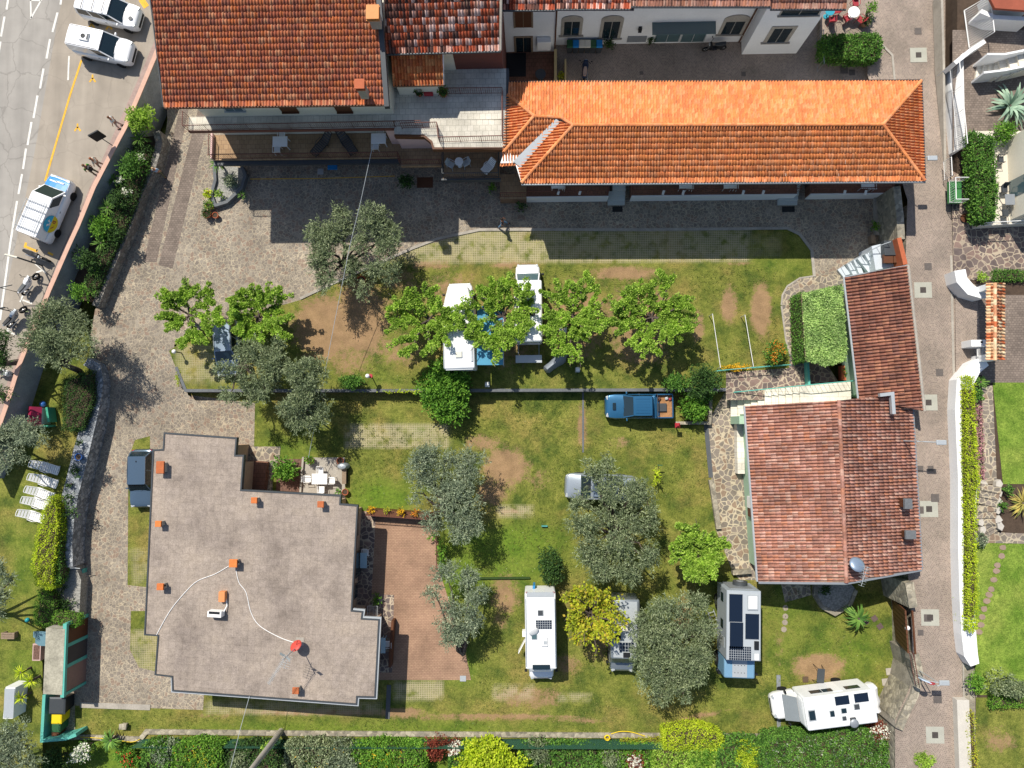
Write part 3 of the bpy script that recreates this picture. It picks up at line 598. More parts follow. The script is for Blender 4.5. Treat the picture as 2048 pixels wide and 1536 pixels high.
struct(MB().prism(P2([(-60, -60), (345, -60), (322, 80), (314, 112), (252, 250), (238, 276), (190, 370), (140, 488), (100, 576), (40, 730), (-10, 865), (-60, 960)], ST), -1.3, ST-.02).build('street_embankment', M_concd))
par = [(322, 80), (308, 116), (250, 254), (236, 280), (187, 374), (156, 450), (137, 491), (98, 580), (86, 611), (37, 732), (12, 812), (-12, 880), (-45, 960)]
wallthing('parapet_wall', 'long grey parapet with pink stone coping beside the street', par, .26, -1.0, 2.44, plain('parapet_concrete', hx('979a9d'), .9, 0, .35, 1.2), M_cope, zpx=2.5)
# planted bank between parapet and drive
struct(MB().prism(P2([(318, 270), (318, 300), (285, 375), (245, 480), (195, 605), (165, 600), (120, 540), (200, 372), (250, 280)], .7), -.5, .7).build('planting_bed', M_soil))
lawn('side_garden', [(-60, 960), (40, 740), (170, 640), (192, 740), (120, 1140), (85, 1300), (-60, 1300)], .2, M_grass, lush=[(60, 1100, 40, 120, .4)]); lawn('side_garden_lower', [(-60, 1300), (85, 1300), (85, 1640), (-60, 1640)], .2, M_grass, lush=[(50, 1330, 40, 100, .4)])
wallthing('dry_stone_wall', 'curved field stone wall between the drive and dark shrubs', [(312, 262), (318, 285), (315, 300), (307, 329), (281, 382), (260, 442), (232, 510), (207, 569), (190, 612)], .5, -.4, .95, M_dry)
wallthing('rock_wall', 'pale rock wall edging the drive beside the sun loungers', [(172, 722), (192, 735), (197, 765), (188, 810), (176, 850), (163, 900), (152, 945), (140, 990), (132, 1040), (128, 1090), (130, 1135)], [.7, .7, .7, .9, 1.1, 1.2, 1.2, 1.2, 1.2, 1.2, 1.2], -1.1, .5, M_stoned)
struct(MB().prism(P2([(112, 1130), (150, 1128), (162, 1160), (158, 1235), (110, 1235), (95, 1190)], .0), -1.1, -.0).build('rock_garden', M_gravel))
line([(165, 1138), (158, 1200), (153, 1236)], .08, LO-.1, LO+.5, M_teal, 'garden_edging')
# alley on the right, higher than the courtyard
def az(py): return AL if py > 400 else .5+(AL-.5)*max(0, py-150)/250
struct(MB().flat([W(a, b, .45) for a, b in [(1735, -40), (1900, -40), (1893, 150), (1735, 150)]]).build('alley_top', M_cobble, fix=False))
struct(MB().flat([W(1735, 150, .45), W(1893, 150, .45), W(1902, 400, AL), W(1815, 400, AL), W(1790, 320, 1.3)]).build('alley_ramp', M_cobble, fix=False))
struct(MB().flat([W(a, b, AL) for a, b in [(1815, 400), (1902, 400), (1908, 560), (1990, 560), (1990, 745), (1912, 760), (1918, 900), (1925, 1400), (1930, 1640), (1790, 1640), (1790, 1440), (1826, 1360), (1822, 1200), (1810, 1100), (1800, 830)]]).build('alley', M_cobble, fix=False))
struct(MB().prism(P2([(1815, 410), (1960, 410), (1960, 1640), (1792, 1640), (1792, 1440), (1828, 1360), (1824, 1200), (1812, 1000), (1812, 700)], AL), -1.4, AL-.03).build('alley_embankment', M_stone))
sheet('back_courtyard', [(1100, 40), (1735, 40), (1735, 175), (1100, 175)], .02, M_cobble)
line([(1889, -20), (1893, 120), (1896, 330), (1903, 520), (1905, 640), (1908, 760)], .16, AL-.3, [.5, .52, 1.4, AL+.02, AL+.02, AL+.02], M_conc, 'gutter_strip')
line([(1915, 760), (1921, 1000), (1928, 1400), (1932, 1560)], .1, AL-.1, AL+.02, M_conc, 'gutter_strip')
line([(1760, 85), (1785, 110), (1790, 165)], .15, 0, .52, M_conc, 'curved_kerb')
# gardens on the right
struct(MB().prism(P2([(1915, -60), (2130, -60), (2130, 1640), (1960, 1640), (1955, 1300), (1958, 760), (1915, 560)], RG), -1.4, RG-.02).build('garden_embankment', M_soil))
lawn('garden_lawn', [(1985, 763), (2120, 763), (2120, 968), (2006, 968)], RG, M_lawn); lawn('garden_lawn_lower', [(1950, 1086), (2120, 1086), (2120, 1390), (1950, 1390)], RG, M_lawn)
lawn('dry_lawn', [(1952, 1395), (2120, 1395), (2120, 1640), (1952, 1640)], RG, M_grass, dirt=[(2000, 1480, 40, 30, .6)])
sheet('garden_path', [(1964, 775), (1985, 770), (1994, 968), (1968, 968)], RG+.01, M_flagbig)
sheet('garden_court', [(1955, 590), (2120, 590), (2120, 765), (1985, 765), (1965, 770)], RG+.006, M_setts)
sheet('gateway_forecourt', [(1910, 565), (1990, 572), (1990, 745), (1912, 758)], RG+.002, M_cobble)
sheet('neighbour_paving', [(1902, 340), (2120, 470), (2120, 560), (1908, 560)], RG+.006, M_flagdark)
sheet('porch_paving', [(1905, 60), (2120, 60), (2120, 300), (1905, 300)], RG+.006, M_setts)
# ================================================================ vehicles
def vframe(name, label, cat, front, rear, zg, zr, group=None):
    a, b = W(*front, zr), W(*rear, zr); c = (a+b)/2; d = a-b
    return thing(name, label, cat, (c.x, c.y, zg), math.atan2(d.y, d.x), group), d.length
def panel(parent, name, mat, A, B, C, D, u0=0, u1=1, v0=0, v1=1, off=.008, local=True):
    """thin slab on the quad A(bottom left) B(bottom right) C(top right) D(top left)"""
    A, B, C, D = map(Vector, (A, B, C, D)); n = (B-A).cross(D-A).normalized()
    f = lambda u, v: (A.lerp(B, u)).lerp(D.lerp(C, u), v)
    q = [f(u0, v0), f(u1, v0), f(u1, v1), f(u0, v1)]
    vs = [p+n*off for p in q]+[p-n*.01 for p in q]
    return MB().add(vs, [(0, 1, 2, 3), (7, 6, 5, 4)]+[((i+1) % 4, i, i+4, (i+1) % 4+4) for i in range(4)]).build(name, mat, parent, local=local)
def wheel(t, x, y, r=.32, w=.2, tm=None):
    s = 1 if y > 0 else -1
    o = MB().cyl((x, y-w/2, r), r, r, w, 18, 'Y').build('wheel', M_tyre, t, True, local=True)
    MB().cyl((x, y+s*(w/2-.02), r), r*.62, r*.62, .03, 12, 'Y').build('rim', M_chrome, o, local=False)
    return o
def body_sec(x, w, zl, zb, zt, k=.8):
    p = [(-w*.9, zl), (-w, zl+.18), (-w, zb-.12), (-w*.94, zb), (-w*k, (zb+zt)/2+.01), (-w*k*.55, zt), (0, zt+.015)]
    return [(x, y, z) for y, z in p]+[(x, -y, z) for y, z in p[-2::-1]]
def car(t, L, Wd, zt, hood, ws, roof0, roof1, tail, belt=.85, hoodz=.95, mat=None, wk=.8, glass_side=((.03, .48), (.52, .97)), rear_glass=True, wheels=(.2, .8), rw=.32, deck=None, fr=.7):
    w = Wd/2; X = lambda f: L/2-f*L
    z0 = .24; secs = []
    for f, kw, zz in ((0, fr-.12, .62), (.01, fr+.06, hoodz-.22), (.03, fr+.17, hoodz-.13), (.07, .945, hoodz-.09), (.14, 1, hoodz-.05), (hood, 1, hoodz), (ws, 1, hoodz+.03), (.55, 1, hoodz+.03), (.85, 1, (deck or hoodz)), (.95, .965, (deck or hoodz)-.02), (.985, .87, (deck or hoodz)-.1), (1, .72, .6)):
        secs.append(body_sec(X(f), w*kw, z0+(.08 if f in (0, 1) else 0), min(belt, zz-.02), zz))
    b = MB().loft(secs).build('body', mat, t, True, local=True)
    wb, wtp = w*.93, w*wk; zb = hoodz-.02
    cx = [X(hood), X(roof0), X(roof1), X(tail)]
    cab = MB(); lo = [(cx[0], -wb), (cx[3], -wb*.97), (cx[3], wb*.97), (cx[0], wb)]; hi = [(cx[1], -wtp), (cx[2], -wtp), (cx[2], wtp), (cx[1], wtp)]
    cab.add([(*p, zb) for p in lo]+[(*p, zt-.04) for p in hi], [(0, 1, 2, 3), (7, 6, 5, 4)]+[(i, i+4, (i+1) % 4+4, (i+1) % 4) for i in range(4)]); cab.build('cabin', mat, t, local=True)
    rf = MB(); x0, x1 = cx[1]-.01, cx[2]; rf.loft([[(x, y*wtp*s2*1.02, z) for y, z in ((-1, zt-.05), (-.97, zt-.015), (-.5, zt+.012), (0, zt+.02), (.5, zt+.012), (.97, zt-.015), (1, zt-.05))] for x, s2 in ((x0+.05, .94), (x0-.06, 1), ((x0+x1)/2, 1.01), (x1+.08, 1), (x1-.02, .93))]); rf.build('roof', mat, t, True, local=True)
    v = lambda p, z: (p[0], p[1], z)
    panel(t, 'windscreen', M_gl, v(lo[3], zb), v(lo[0], zb), v(hi[0], zt-.04), v(hi[3], zt-.04), .05, .95, .03, .97)
    if rear_glass: panel(t, 'rear_window', M_gl, v(lo[1], zb), v(lo[2], zb), v(hi[2], zt-.04), v(hi[1], zt-.04), .07, .93, .12, .93)
    for a, c in glass_side:
        panel(t, 'side_window', M_gl, v(lo[0], zb), v(lo[1], zb), v(hi[1], zt-.04), v(hi[0], zt-.04), a, c, .12, .9)
        panel(t, 'side_window', M_gl, v(lo[2], zb), v(lo[3], zb), v(hi[3], zt-.04), v(hi[2], zt-.04), 1-c, 1-a, .12, .9)
    for s in (-1, 1):
        m = MB().obox((cx[0]-.28*(cx[0]-cx[1])-.05, s*(w+.07), hoodz+.06), .05, .1, .07); m.build('mirror', mat, t, local=True, bevel=.03)
        MB().obox((X(.035), s*w*.7, hoodz-.17), .09, .14, .05, s*-.35).build('headlight', M_lgrey, t, local=True, bevel=.02)
        MB().obox((X(.985), s*w*.74, .72), .03, .09, .11).build('tail_light', M_red, t, local=True)
        for f in wheels: wheel(t, X(f), s*(w-.09), rw)
        MB().obox((X(.5), s*(w+.004), belt-.13), .08, .012, .015).build('door_handle', M_dgrey, t, local=True)
    MB().obox((X(.006), 0, .5), .04, w*.6, .1).build('grille', M_black, t, local=True); MB().obox((X(.999), 0, .52), .03, w*.7, .06).build('bumper', M_black, t, local=True)
    MB().tube([(cx[0]+.02, .05, zb+.03), (cx[0]-.2, .5, zb+.15)], .012, 4).build('wiper', M_black, t, local=True)
    return X
P_white = carpaint('white_car_paint', hx('e8e8e8'), .05); P_silver = carpaint('silver_car_paint', hx('9aa3aa'), .5); P_steel = carpaint('blue_grey_paint', hx('8797a8'), .5)
P_dark = carpaint('dark_slate_paint', hx('54687a'), .4, .25); P_teal = carpaint('petrol_blue_paint', hx('2a5f82'), .35, .3); P_grey = carpaint('grey_camper_paint', hx('7f868a'), .4)
P_camper = plain('camper_white', hx('dfe0de'), .4, 0, .1, 2.5); P_blueh = plain('blue_livery', hx('1f7fc0'), .4, 0, 0)
def lettering(t, name, txt, mat, size, loc, rot, parent=None):
    cu = bpy.data.curves.new(name, 'FONT'); cu.body = txt; cu.size = size; cu.extrude = .004; cu.align_x = 'CENTER'; cu.align_y = 'CENTER'
    tmp = bpy.data.objects.new('tmp', cu); COL.objects.link(tmp); dg = bpy.context.evaluated_depsgraph_get(); me = bpy.data.meshes.new_from_object(tmp.evaluated_get(dg)); bpy.data.objects.remove(tmp)
    me.materials.clear(); me.materials.append(mat); o = link(name, me, t, True); o.location = loc; o.rotation_euler = rot; return o
# three white vans by the street
t, L = vframe('parked_van', 'white minivan with three black roof bars at the top edge', 'van', (288, 38), (150, 6), ST, ST+.9)
X = car(t, 4.5, 1.8, 1.83, .2, .2, .38, .93, .985, 1.0, 1.1, P_white, .82, ((.03, .3), (.34, .62), (.66, .95)))
for f in (.45, .62, .8): MB().tube([(X(f), -.72, 1.83), (X(f), -.7, 1.93), (X(f), .7, 1.93), (X(f), .72, 1.83)], .025, 6).build('roof_bar', M_black, t, local=True)
MB().cyl((X(.1), -.25, 1.065), .16, .16, .012, 16).build('bonnet_badge', M_dgrey, t, local=True)
t, L = vframe('parked_van', 'plain white van with a square cooling unit on its roof', 'van', (273, 107), (137, 78), ST, ST+.9)
X = car(t, 4.45, 1.82, 1.85, .23, .23, .4, .96, .99, 1.0, 1.12, P_white, .84, ((.04, .3),), rear_glass=False)
q = MB().obox((X(.66), 0, 1.92), .36, .31, .07).build('roof_cooler', M_white, t, local=True, bevel=.05); MB().torus((X(.66)-.05, 0, 1.995), .13, .035, 'Z').build('fan_ring', M_dgrey, q); MB().cyl((X(.66)-.05, 0, 1.98), .1, .1, .02, 12).build('fan', M_black, q); MB().obox((X(.66)+.28, 0, 1.99), .05, .22, .015).build('vent_grille', M_dgrey, q)
for s in (-1, 1): MB().tube([(X(.42), s*.7, 1.845), (X(.95), s*.7, 1.845)], .02, 5).build('roof_channel', M_black, t, local=True)
t, L = vframe('parked_van', 'white works van with blue bonnet, ladder rack and round yellow and blue emblem', 'van', (124, 353), (70, 480), ST, ST+.9)
X = car(t, 4.9, 1.86, 1.95, .19, .19, .36, .97, .99, 1.02, 1.1, P_white, .86, ((.04, .26),), rear_glass=False)
hp = MB(); hs = []
for f, kw, zz in ((.012, .82, .9), (.05, .95, 1.02), (.12, 1.0, 1.07), (.188, 1.0, 1.125)): hs.append([(X(f), y*.93*kw, zz+.014-abs(y)**2*.06) for y in (-.9, -.5, 0, .5, .9)])
v = [p for r in hs for p in r]; hp.add(v, [(i*5+j, i*5+j+1, (i+1)*5+j+1, (i+1)*5+j) for i in range(3) for j in range(4)]).build('blue_bonnet', P_blueh, t, local=True)
for k, (yy, s) in enumerate(((.45, .16), (-.05, .16))): MB().obox((X(.1)+.05*k, yy-.15, 1.09), .05, .3, .01).build('bonnet_writing', M_white, t, local=True)
for f in (.5, .6, .74, .9): MB().tube([(X(f), -.75, 1.95), (X(f), -.75, 2.1), (X(f), .8, 2.1), (X(f), .75, 1.95)], .025, 6).build('roof_bar', M_grey, t, local=True)
for s in (.8, -.78): MB().tube([(X(.48), s, 2.12), (X(.98), s, 2.12)], .02, 5).build('rack_rail', M_lgrey, t, local=True)
rb = MB()
for k in range(9): rb.obox((X(.7), -.6+.15*k, 1.975), 1.2, .012, .006)
rb.build('roof_ribs', M_lgrey, t, local=True)
# round emblem on the right side
A, B, C, D = Vector((X(.44), -.95, 1.02)), Vector((X(.98), -.94, 1.02)), Vector((X(.98), -.815, 1.9)), Vector((X(.44), -.815, 1.9))
def onside(u, v, off=.012):
    n = (B-A).cross(D-A).normalized(); n = n if n.y < 0 else -n
    return A+(B-A)*u+(D-A)*v+n*off
up_, dn_ = MB(), MB(); ring = [(math.cos(2*math.pi*i/32), math.sin(2*math.pi*i/32)) for i in range(33)]
cu, cv, ru, rv = .5, .28, .24, .62
up_.add([onside(cu+ru*a, cv+rv*b) for a, b in ring[:17]], [tuple(range(17))]); dn_.add([onside(cu+ru*a, cv+rv*b) for a, b in ring[16:]], [tuple(range(17))])
em = up_.build('emblem', plain('emblem_blue', hx('35a8c9'), .5, 0, 0), t, local=True); dn_.build('emblem_lower_half', M_yellow, em, local=True)
lt = MB()
def mark(us, m, off=.02): m.add([onside(cu+ru*a, cv+rv*b, off) for a, b in us], [tuple(range(len(us)))])
lt = MB(); mark([(-.45, .45), (-.1, .12), (-.2, .6)], lt); mark([(.0, .1), (.45, .5), (.15, .55)], lt); mark([(-.25, .1), (.25, .1), (.2, .25), (-.2, .25)], lt); lt.build('white_birds', M_white, em, local=True)
lt = MB(); mark([(-.5, -.55), (-.5, -.1), (-.4, -.1), (-.4, -.55)], lt); mark([(-.4, -.1), (-.2, -.15), (-.15, -.32), (-.2, -.5), (-.4, -.55), (-.4, -.45), (-.28, -.42), (-.25, -.32), (-.28, -.22), (-.4, -.2)], lt)
mark([(.1, -.5), (.45, -.15), (.5, -.25), (.2, -.55)], lt); lt.build('red_letters', M_red, em, local=True)
# cars on the site
t, L = vframe('parked_car', 'silver blue estate car under the left mulberry and olive trees', 'car', (456, 752), (450, 636), UP, UP+.8)
X = car(t, 4.3, 1.75, 1.5, .25, .25, .42, .9, .99, .82, .92, P_steel, .74)
for s in (-1, 1): MB().tube([(X(.45), s*.6, 1.51), (X(.5), s*.6, 1.56), (X(.9), s*.6, 1.56), (X(.94), s*.6, 1.5)], .02, 5).build('roof_rail', M_lgrey, t, local=True)
t, L = vframe('parked_car', 'dark slate car close beside the flat roofed house', 'car', (282, 1016), (284, 898), LO, LO+.8)
X = car(t, 4.3, 1.78, 1.52, .29, .29, .42, .88, .97, .82, .93, P_dark, .76, fr=.78)
for s in (-1, 1): MB().tube([(X(.42), s*.66, 1.5), (X(.6), s*.675, 1.54), (X(.87), s*.66, 1.5)], .018, 5).build('roof_trim', M_chrome, t, local=True)
MB().obox((X(.8), 0, 1.56), .05, .025, .03).build('aerial', M_black, t, local=True)
t, L = vframe('pickup_truck', 'petrol blue pickup with loaded bed parked below the retaining wall', 'pickup truck', (1214, 813), (1343, 812), LO, LO+.9)
X = car(t, 4.95, 1.8, 1.72, .26, .26, .4, .66, .7, 1.0, 1.1, P_teal, .78, ((.03, .5), (.53, .96)), wheels=(.18, .8), rw=.38, deck=.78)
w = .9; bx0, bx1 = X(.72), X(.985)
bd = MB(); bd.box(bx1, bx0, -w+.02, -w+.1, .72, 1.12); bd.box(bx1, bx0, w-.1, w-.02, .72, 1.12); bd.box(bx1-.02, bx1+.05, -w+.101, w-.101, .72, 1.12); bd.box(bx0-.06, bx0, -w+.101, w-.101, .72, 1.14); bd.build('bed_sides', P_teal, t, local=True)
MB().box(bx1+.05, bx0-.06, -w+.1, w-.1, .8, .84).build('bed_floor', plain('rusty_bed', hx('a0744c'), .8, 0, .4, 3), t, local=True)
MB().tube([(bx0-.12, -w+.06, 1.12), (bx0-.12, -w+.1, 1.62), (bx0-.12, w-.1, 1.62), (bx0-.12, w-.06, 1.12)], .035, 6).build('roll_bar', M_dgrey, t, local=True)
MB().obox((X(.13), 0, 1.13), .12, .26, .03).build('bonnet_scoop', M_gl, t, local=True, bevel=.03)
for k, (f, y, m, sx, sy) in enumerate(((.83, .1, M_dgrey, .35, .3), (.9, -.55, M_lgrey, .12, .1), (.95, -.5, M_red, .1, .08), (.79, -.5, M_brown, .15, .1))):
    o = tag(MB().obox((0, 0, .08), sx, sy, .08, .3*k).build(['tarpaulin', 'box', 'box', 'sack'][k], m, None, bevel=.04), ['crumpled grey tarpaulin lying in the pickup bed', 'small pale box lying in the pickup bed', 'small red box by the pickup tailgate', 'brown sack behind the pickup cab'][k], ['tarpaulin', 'box', 'box', 'sack'][k])
    o.location = (Matrix.Translation(t.location) @ Matrix.Rotation(t.rotation_euler.z, 4, 'Z')) @ Vector((X(f), y, .842)); o.rotation_euler.z = t.rotation_euler.z
rr = MB()
for k in range(6): rr.obox((X(.53), -.5+.2*k, 1.745), .5, .015, .006)
rr.build('roof_ribs', P_teal, t, local=True)
# motor homes
def hatch(t, x, y, z, a, b, top=None, name='roof_hatch'):
    o = MB().obox((x, y, z+.03), a, b, .04).build(name, M_lgrey, t, local=True, bevel=.02); MB().obox((x, y, z+.08), a*.8, b*.8, .02).build('hatch_cover', top or M_cream, o, False, local=False, bevel=.01); return o
def solar(t, x, y, z, a, b, grid=0):
    o = MB().obox((x, y, z+.03), a, b, .015).build('solar_panel', M_lgrey, t, local=True); m = MB(); na, nb = (1, 1) if not grid else grid
    for i in range(na):
        for j in range(nb): m.obox((x-a+(i+.5)*2*a/na, y-b+(j+.5)*2*b/nb, z+.05), a/na-.015, b/nb-.015, .006)
    m.build('solar_cells', M_solar, o); return o
def coach(t, L, Wd, zt, rear, front, zb=.55, mat=None, bev=.12):
    return MB().box(rear, front, -Wd/2, Wd/2, zb, zt).build('body', mat or P_camper, t, True, bevel=bev, local=True)
def cabfront(t, x0, L, Wd, mat, zt=1.95, zh=1.15, lean=.75, nose=.9):
    """driver's cab of a motor home: nose, sloping windscreen, mirrors, wheels"""
    w = Wd/2*.92; secs = []
    for f, kw, zz in ((0, 1, zh+.1), (.45, .98, zh+.02), (.8, .94, zh-.12), (.95, .82, zh-.28), (1, .66, .68)): secs.append(body_sec(x0+L*f, w*kw, .3, min(zz-.03, 1.0), zz))
    MB().loft(secs).build('cab', mat, t, True, local=True)
    a, b = x0+L*.52, x0+L*.52-lean; wt_ = w*.86
    cb = MB(); cb.add([(x0-.3, -w*.97, zh-.1), (a, -w*.95, zh-.03), (a, w*.95, zh-.03), (x0-.3, w*.97, zh-.1), (x0-.3, -wt_, zt), (b, -wt_, zt), (b, wt_, zt), (x0-.3, wt_, zt)], [(0, 1, 2, 3), (7, 6, 5, 4), (0, 4, 5, 1), (1, 5, 6, 2), (2, 6, 7, 3), (3, 7, 4, 0)]); cb.build('cab_roof', mat, t, local=True)
    panel(t, 'windscreen', M_gl2, (a, w*.95, zh-.03), (a, -w*.95, zh-.03), (b, -wt_, zt), (b, wt_, zt), .05, .95, .04, .95)
    for s in (-1, 1):
        MB().obox((a-.15, s*(w+.16), zh+.2), .06, .09, .16).build('mirror', M_black, t, local=True, bevel=.03); wheel(t, x0+L*.35, s*(w-.08), .33)
        MB().obox((x0+L*.9, s*w*.68, zh-.25), .08, .13, .06, -s*.4).build('headlight', M_lgrey, t, local=True, bevel=.02)
    MB().obox((x0+L*.99, 0, .6), .03, w*.55, .1).build('grille', M_black, t, local=True); MB().tube([(a-.05, 0, zh+.02), (a-.3, .5, zh+.2)], .012, 4).build('wiper', M_black, t, local=True)
# left camper, half under the mulberries
t, L = vframe('motorhome', 'white motorhome with a blue awning under the mulberry trees', 'motorhome', (916, 556), (921, 744), UP, UP+2.0); L = 6.5
coach(t, L, 2.2, 2.75, -3.2, 1.35); MB().add([(1.3, -1.05, 1.6), (2.75, -.75, 1.75), (2.75, .75, 1.75), (1.3, 1.05, 1.6), (1.3, -1.05, 2.72), (2.6, -.7, 2.45), (2.6, .7, 2.45), (1.3, 1.05, 2.72)], [(0, 1, 2, 3), (7, 6, 5, 4), (0, 4, 5, 1), (1, 5, 6, 2), (2, 6, 7, 3), (3, 7, 4, 0)]).build('sleeping_alcove', P_camper, t, local=True, bevel=.15, smooth=True)
cabfront(t, 1.6, 1.65, 2.1, P_camper, 1.75); hatch(t, 1.2, -.05, 2.75, .22, .22); hatch(t, -2.2, 0, 2.75, .24, .24); hatch(t, -.7, .6, 2.75, .2, .2, M_white)
MB().obox((-.35, -.35, 2.8), .18, .36, .05).build('air_vent', M_dgrey, t, local=True)
for s in (-1, 1): MB().tube([(-3.1, s*1.06, 2.77), (1.3, s*1.06, 2.77)], .03, 5).build('roof_rail', M_lgrey, t, local=True); wheel(t, -1.9, s*1.0, .33)
MB().obox((-3.23, 0, 2.6), .04, .95, .06).build('rear_light_bar', M_lgrey, t, local=True); MB().obox((-2.2, -.9, 2.8), .5, .06, .04).build('awning_case', M_lgrey, t, local=True)
aw = W(979, 670, 2.3); ta = thing('awning', 'blue side awning stretched between the two white campers', 'awning', (aw.x, aw.y, 0)); q = [(954, 612), (1006, 612), (1006, 730), (954, 730)]
zz = [2.5, 2.25, 2.25, 2.5]; MB().prism([W(a, b, z).to_2d() for (a, b), z in zip(q, zz)], [z-.02 for z in zz[::-1]], zz[::-1]).build('canopy', plain('blue_canvas', hx('5292ae'), .8, 0, .1), ta)
for a, b in ((1006, 614), (1006, 728)): p = W(a, b, 2.24); MB().tube([(p.x, p.y, 0), p], .025, 6).build('awning_pole', M_lgrey, ta)
MB().tube([W(1007, 611, 2.26), W(1007, 731, 2.26)], .03, 6).build('front_bar', M_lgrey, ta)
# second camper: ribbed van conversion
t, L = vframe('camper_van', 'silver roofed camper van with ribbed roof and rear rack', 'camper van', (1055, 520), (1057, 690), UP, UP+1.6)
coach(t, 5.9, 2.0, 2.5, -2.95, 1.45, mat=P_white, bev=.16); cabfront(t, 1.4, 1.55, 2.0, P_white, 2.1, 1.2, .75)
pass
rb = MB()
for k in range(15): rb.obox((-.75, -.84+.12*k, 2.505), 2.1, .02, .012)
rb.build('roof_ribs', P_white, t, local=True); hatch(t, .3, 0, 2.51, .3, .36, M_white); MB().obox((-.85, -.05, 2.56), .28, .45, .04).build('dark_vent', M_black, t, local=True); hatch(t, -1.9, .3, 2.51, .2, .3, M_white)
rk = MB(); rk.tube([(-2.9, -.75, .6), (-4.0, -.75, .6), (-4.0, .75, .6), (-2.9, .75, .6)], .04, 5); rk.build('rack_frame', M_grey, t, local=True); MB().tube([(-2.98, -.8, 2.3), (-3.05, -.8, 2.2), (-3.05, .8, 2.2), (-2.98, .8, 2.3)], .03, 5).build('rear_rail', M_grey, t, local=True)
MB().box(-4.25, -3.7, -.95, .95, .62, .68).build('rack_platform', M_lgrey, t, local=True)
for s in (-1, 1): wheel(t, -1.8, s*.9, .33)
# tarpaulin covered motorbike
p = W(1112, 724, UP); t = thing('covered_motorbike', 'motorbike under a silver grey cover beside the white pillar', 'motorbike', p, math.atan2(38, 46)); secs = []
for x, w_, h_ in ((-1.05, .16, .5), (-.9, .3, .85), (-.45, .3, .95), (-.1, .34, .95), (.3, .42, 1.15), (.55, .4, 1.2), (.75, .24, 1.0), (1.05, .16, .6)): secs.append([(x, y*w_, z) for y, z in ((-1.1, .08), (-1, .3), (-.75, h_*.8), (-.2, h_), (.2, h_*.98), (.75, h_*.78), (1, .3), (1.1, .08))])
MB().loft(secs).build('cover', plain('grey_tarpaulin', hx('7e858b'), .45, .1, .1), t, local=True, smooth=True)
for x in (-.7, .7): MB().torus((x, 0, .3), .25, .06).build('wheel', M_tyre, t, local=True)
# camper in the middle of the lower lawn
t, L = vframe('motorhome', 'white motorhome with satellite dish and small solar panel on brown grass', 'motorhome', (1083, 1370), (1080, 1182), LO, LO+2.0)
coach(t, 6.6, 2.15, 2.8, -3.3, 1.9); MB().add([(1.8, -1.0, 1.7), (2.25, -.85, 1.78), (2.25, .85, 1.78), (1.8, 1.0, 1.7), (1.8, -1.0, 2.78), (2.15, -.78, 2.55), (2.15, .78, 2.55), (1.8, 1.0, 2.78)], [(0, 1, 2, 3), (7, 6, 5, 4), (0, 4, 5, 1), (1, 5, 6, 2), (2, 6, 7, 3), (3, 7, 4, 0)]).build('sloping_front', P_camper, t, local=True, bevel=.15, smooth=True)
cabfront(t, 1.9, 1.35, 2.0, P_white, 1.75, 1.15, .55); MB().obox((1.72, 0, 2.84), .16, .6, .05).build('skylight', M_gl, t, local=True, bevel=.03); t.scale = (1, -1, 1)
solar(t, -1.15, -.22, 2.8, .3, .55, (4, 7)); hatch(t, -1.95, .0, 2.8, .2, .2, M_dgrey); hatch(t, -.35, .45, 2.8, .2, .2, M_gl2)
MB().obox((-.0, -.25, 2.87), .3, .22, .06).build('air_conditioner', M_white, t, local=True, bevel=.03); MB().obox((.05, -.3, 2.935), .12, .12, .01).build('ac_grille', M_lgrey, t, local=True)
d = MB().ball((0, 0, 0), .36, .25, 16, 4, .05); o = d.build('satellite_dish', M_white, t, True, local=True); o.location = (-.75, .5, 3.05); o.rotation_euler = (.3, .5, 0)
MB().tube([(-.75, .5, 2.8), (-.75, .5, 3.05)], .04, 6).build('dish_mount', M_lgrey, t, local=True)
for s in (-1, 1): MB().tube([(-2.9, s*1.0, 2.83), (1.7, s*1.0, 2.83)], .025, 5).build('roof_rail', P_steel, t, local=True); wheel(t, -1.8, s*.98, .33); MB().obox((-3.3, s*.93, 2.72), .03, .06, .1).build('tail_light', M_red, t, local=True)
MB().box(-3.34, -3.02, -.95, .95, 2.805, 2.83).build('rear_light_bar', M_lgrey, t, local=True)
MB().obox((-.1, 1.2, 1.2), .2, .1, .25).build('open_service_flap', M_white, t, local=True); MB().obox((.75, 1.35, 1.3), .5, .02, .35, .5).build('open_door', M_white, t, local=True)
bp = W(1067, 1176, LO+1.2); tag(MB().obox(bp, .07, .3, .5, -.2).build('windsurf_board', plain('bright_blue_plastic', hx('2c7fb5'), .4, 0, .05)), 'bright blue board leaning on the back of the white motorhome', 'board')
# grey van conversion under the golden tree
t, L = vframe('camper_van', 'grey camper van half hidden between golden tree and olive', 'camper van', (1246, 1350), (1247, 1192), LO, LO+1.6)
coach(t, 5.5, 2.0, 2.6, -2.75, 1.35, mat=P_grey, bev=.16); cabfront(t, 1.3, 1.45, 2.0, P_grey, 2.0, 1.2, .8); MB().box(-2.6, 1.2, -.8, .8, 2.6, 2.63).build('roof_skin', M_lgrey, t, local=True)
hatch(t, -.9, -.05, 2.63, .35, .3, M_cream); solar(t, .5, .1, 2.63, .35, .5, (3, 5)); hatch(t, 1.0, .1, 2.63, .22, .3, M_black); MB().obox((-.2, -.5, 2.68), .2, .2, .04).build('dark_vent', M_black, t, local=True)
MB().tube([(-2.5, .95, 2.55), (1.2, .95, 2.55)], .06, 6).build('awning_case', M_dgrey, t, local=True)
for s in (-1, 1): wheel(t, -1.7, s*.92, .33)
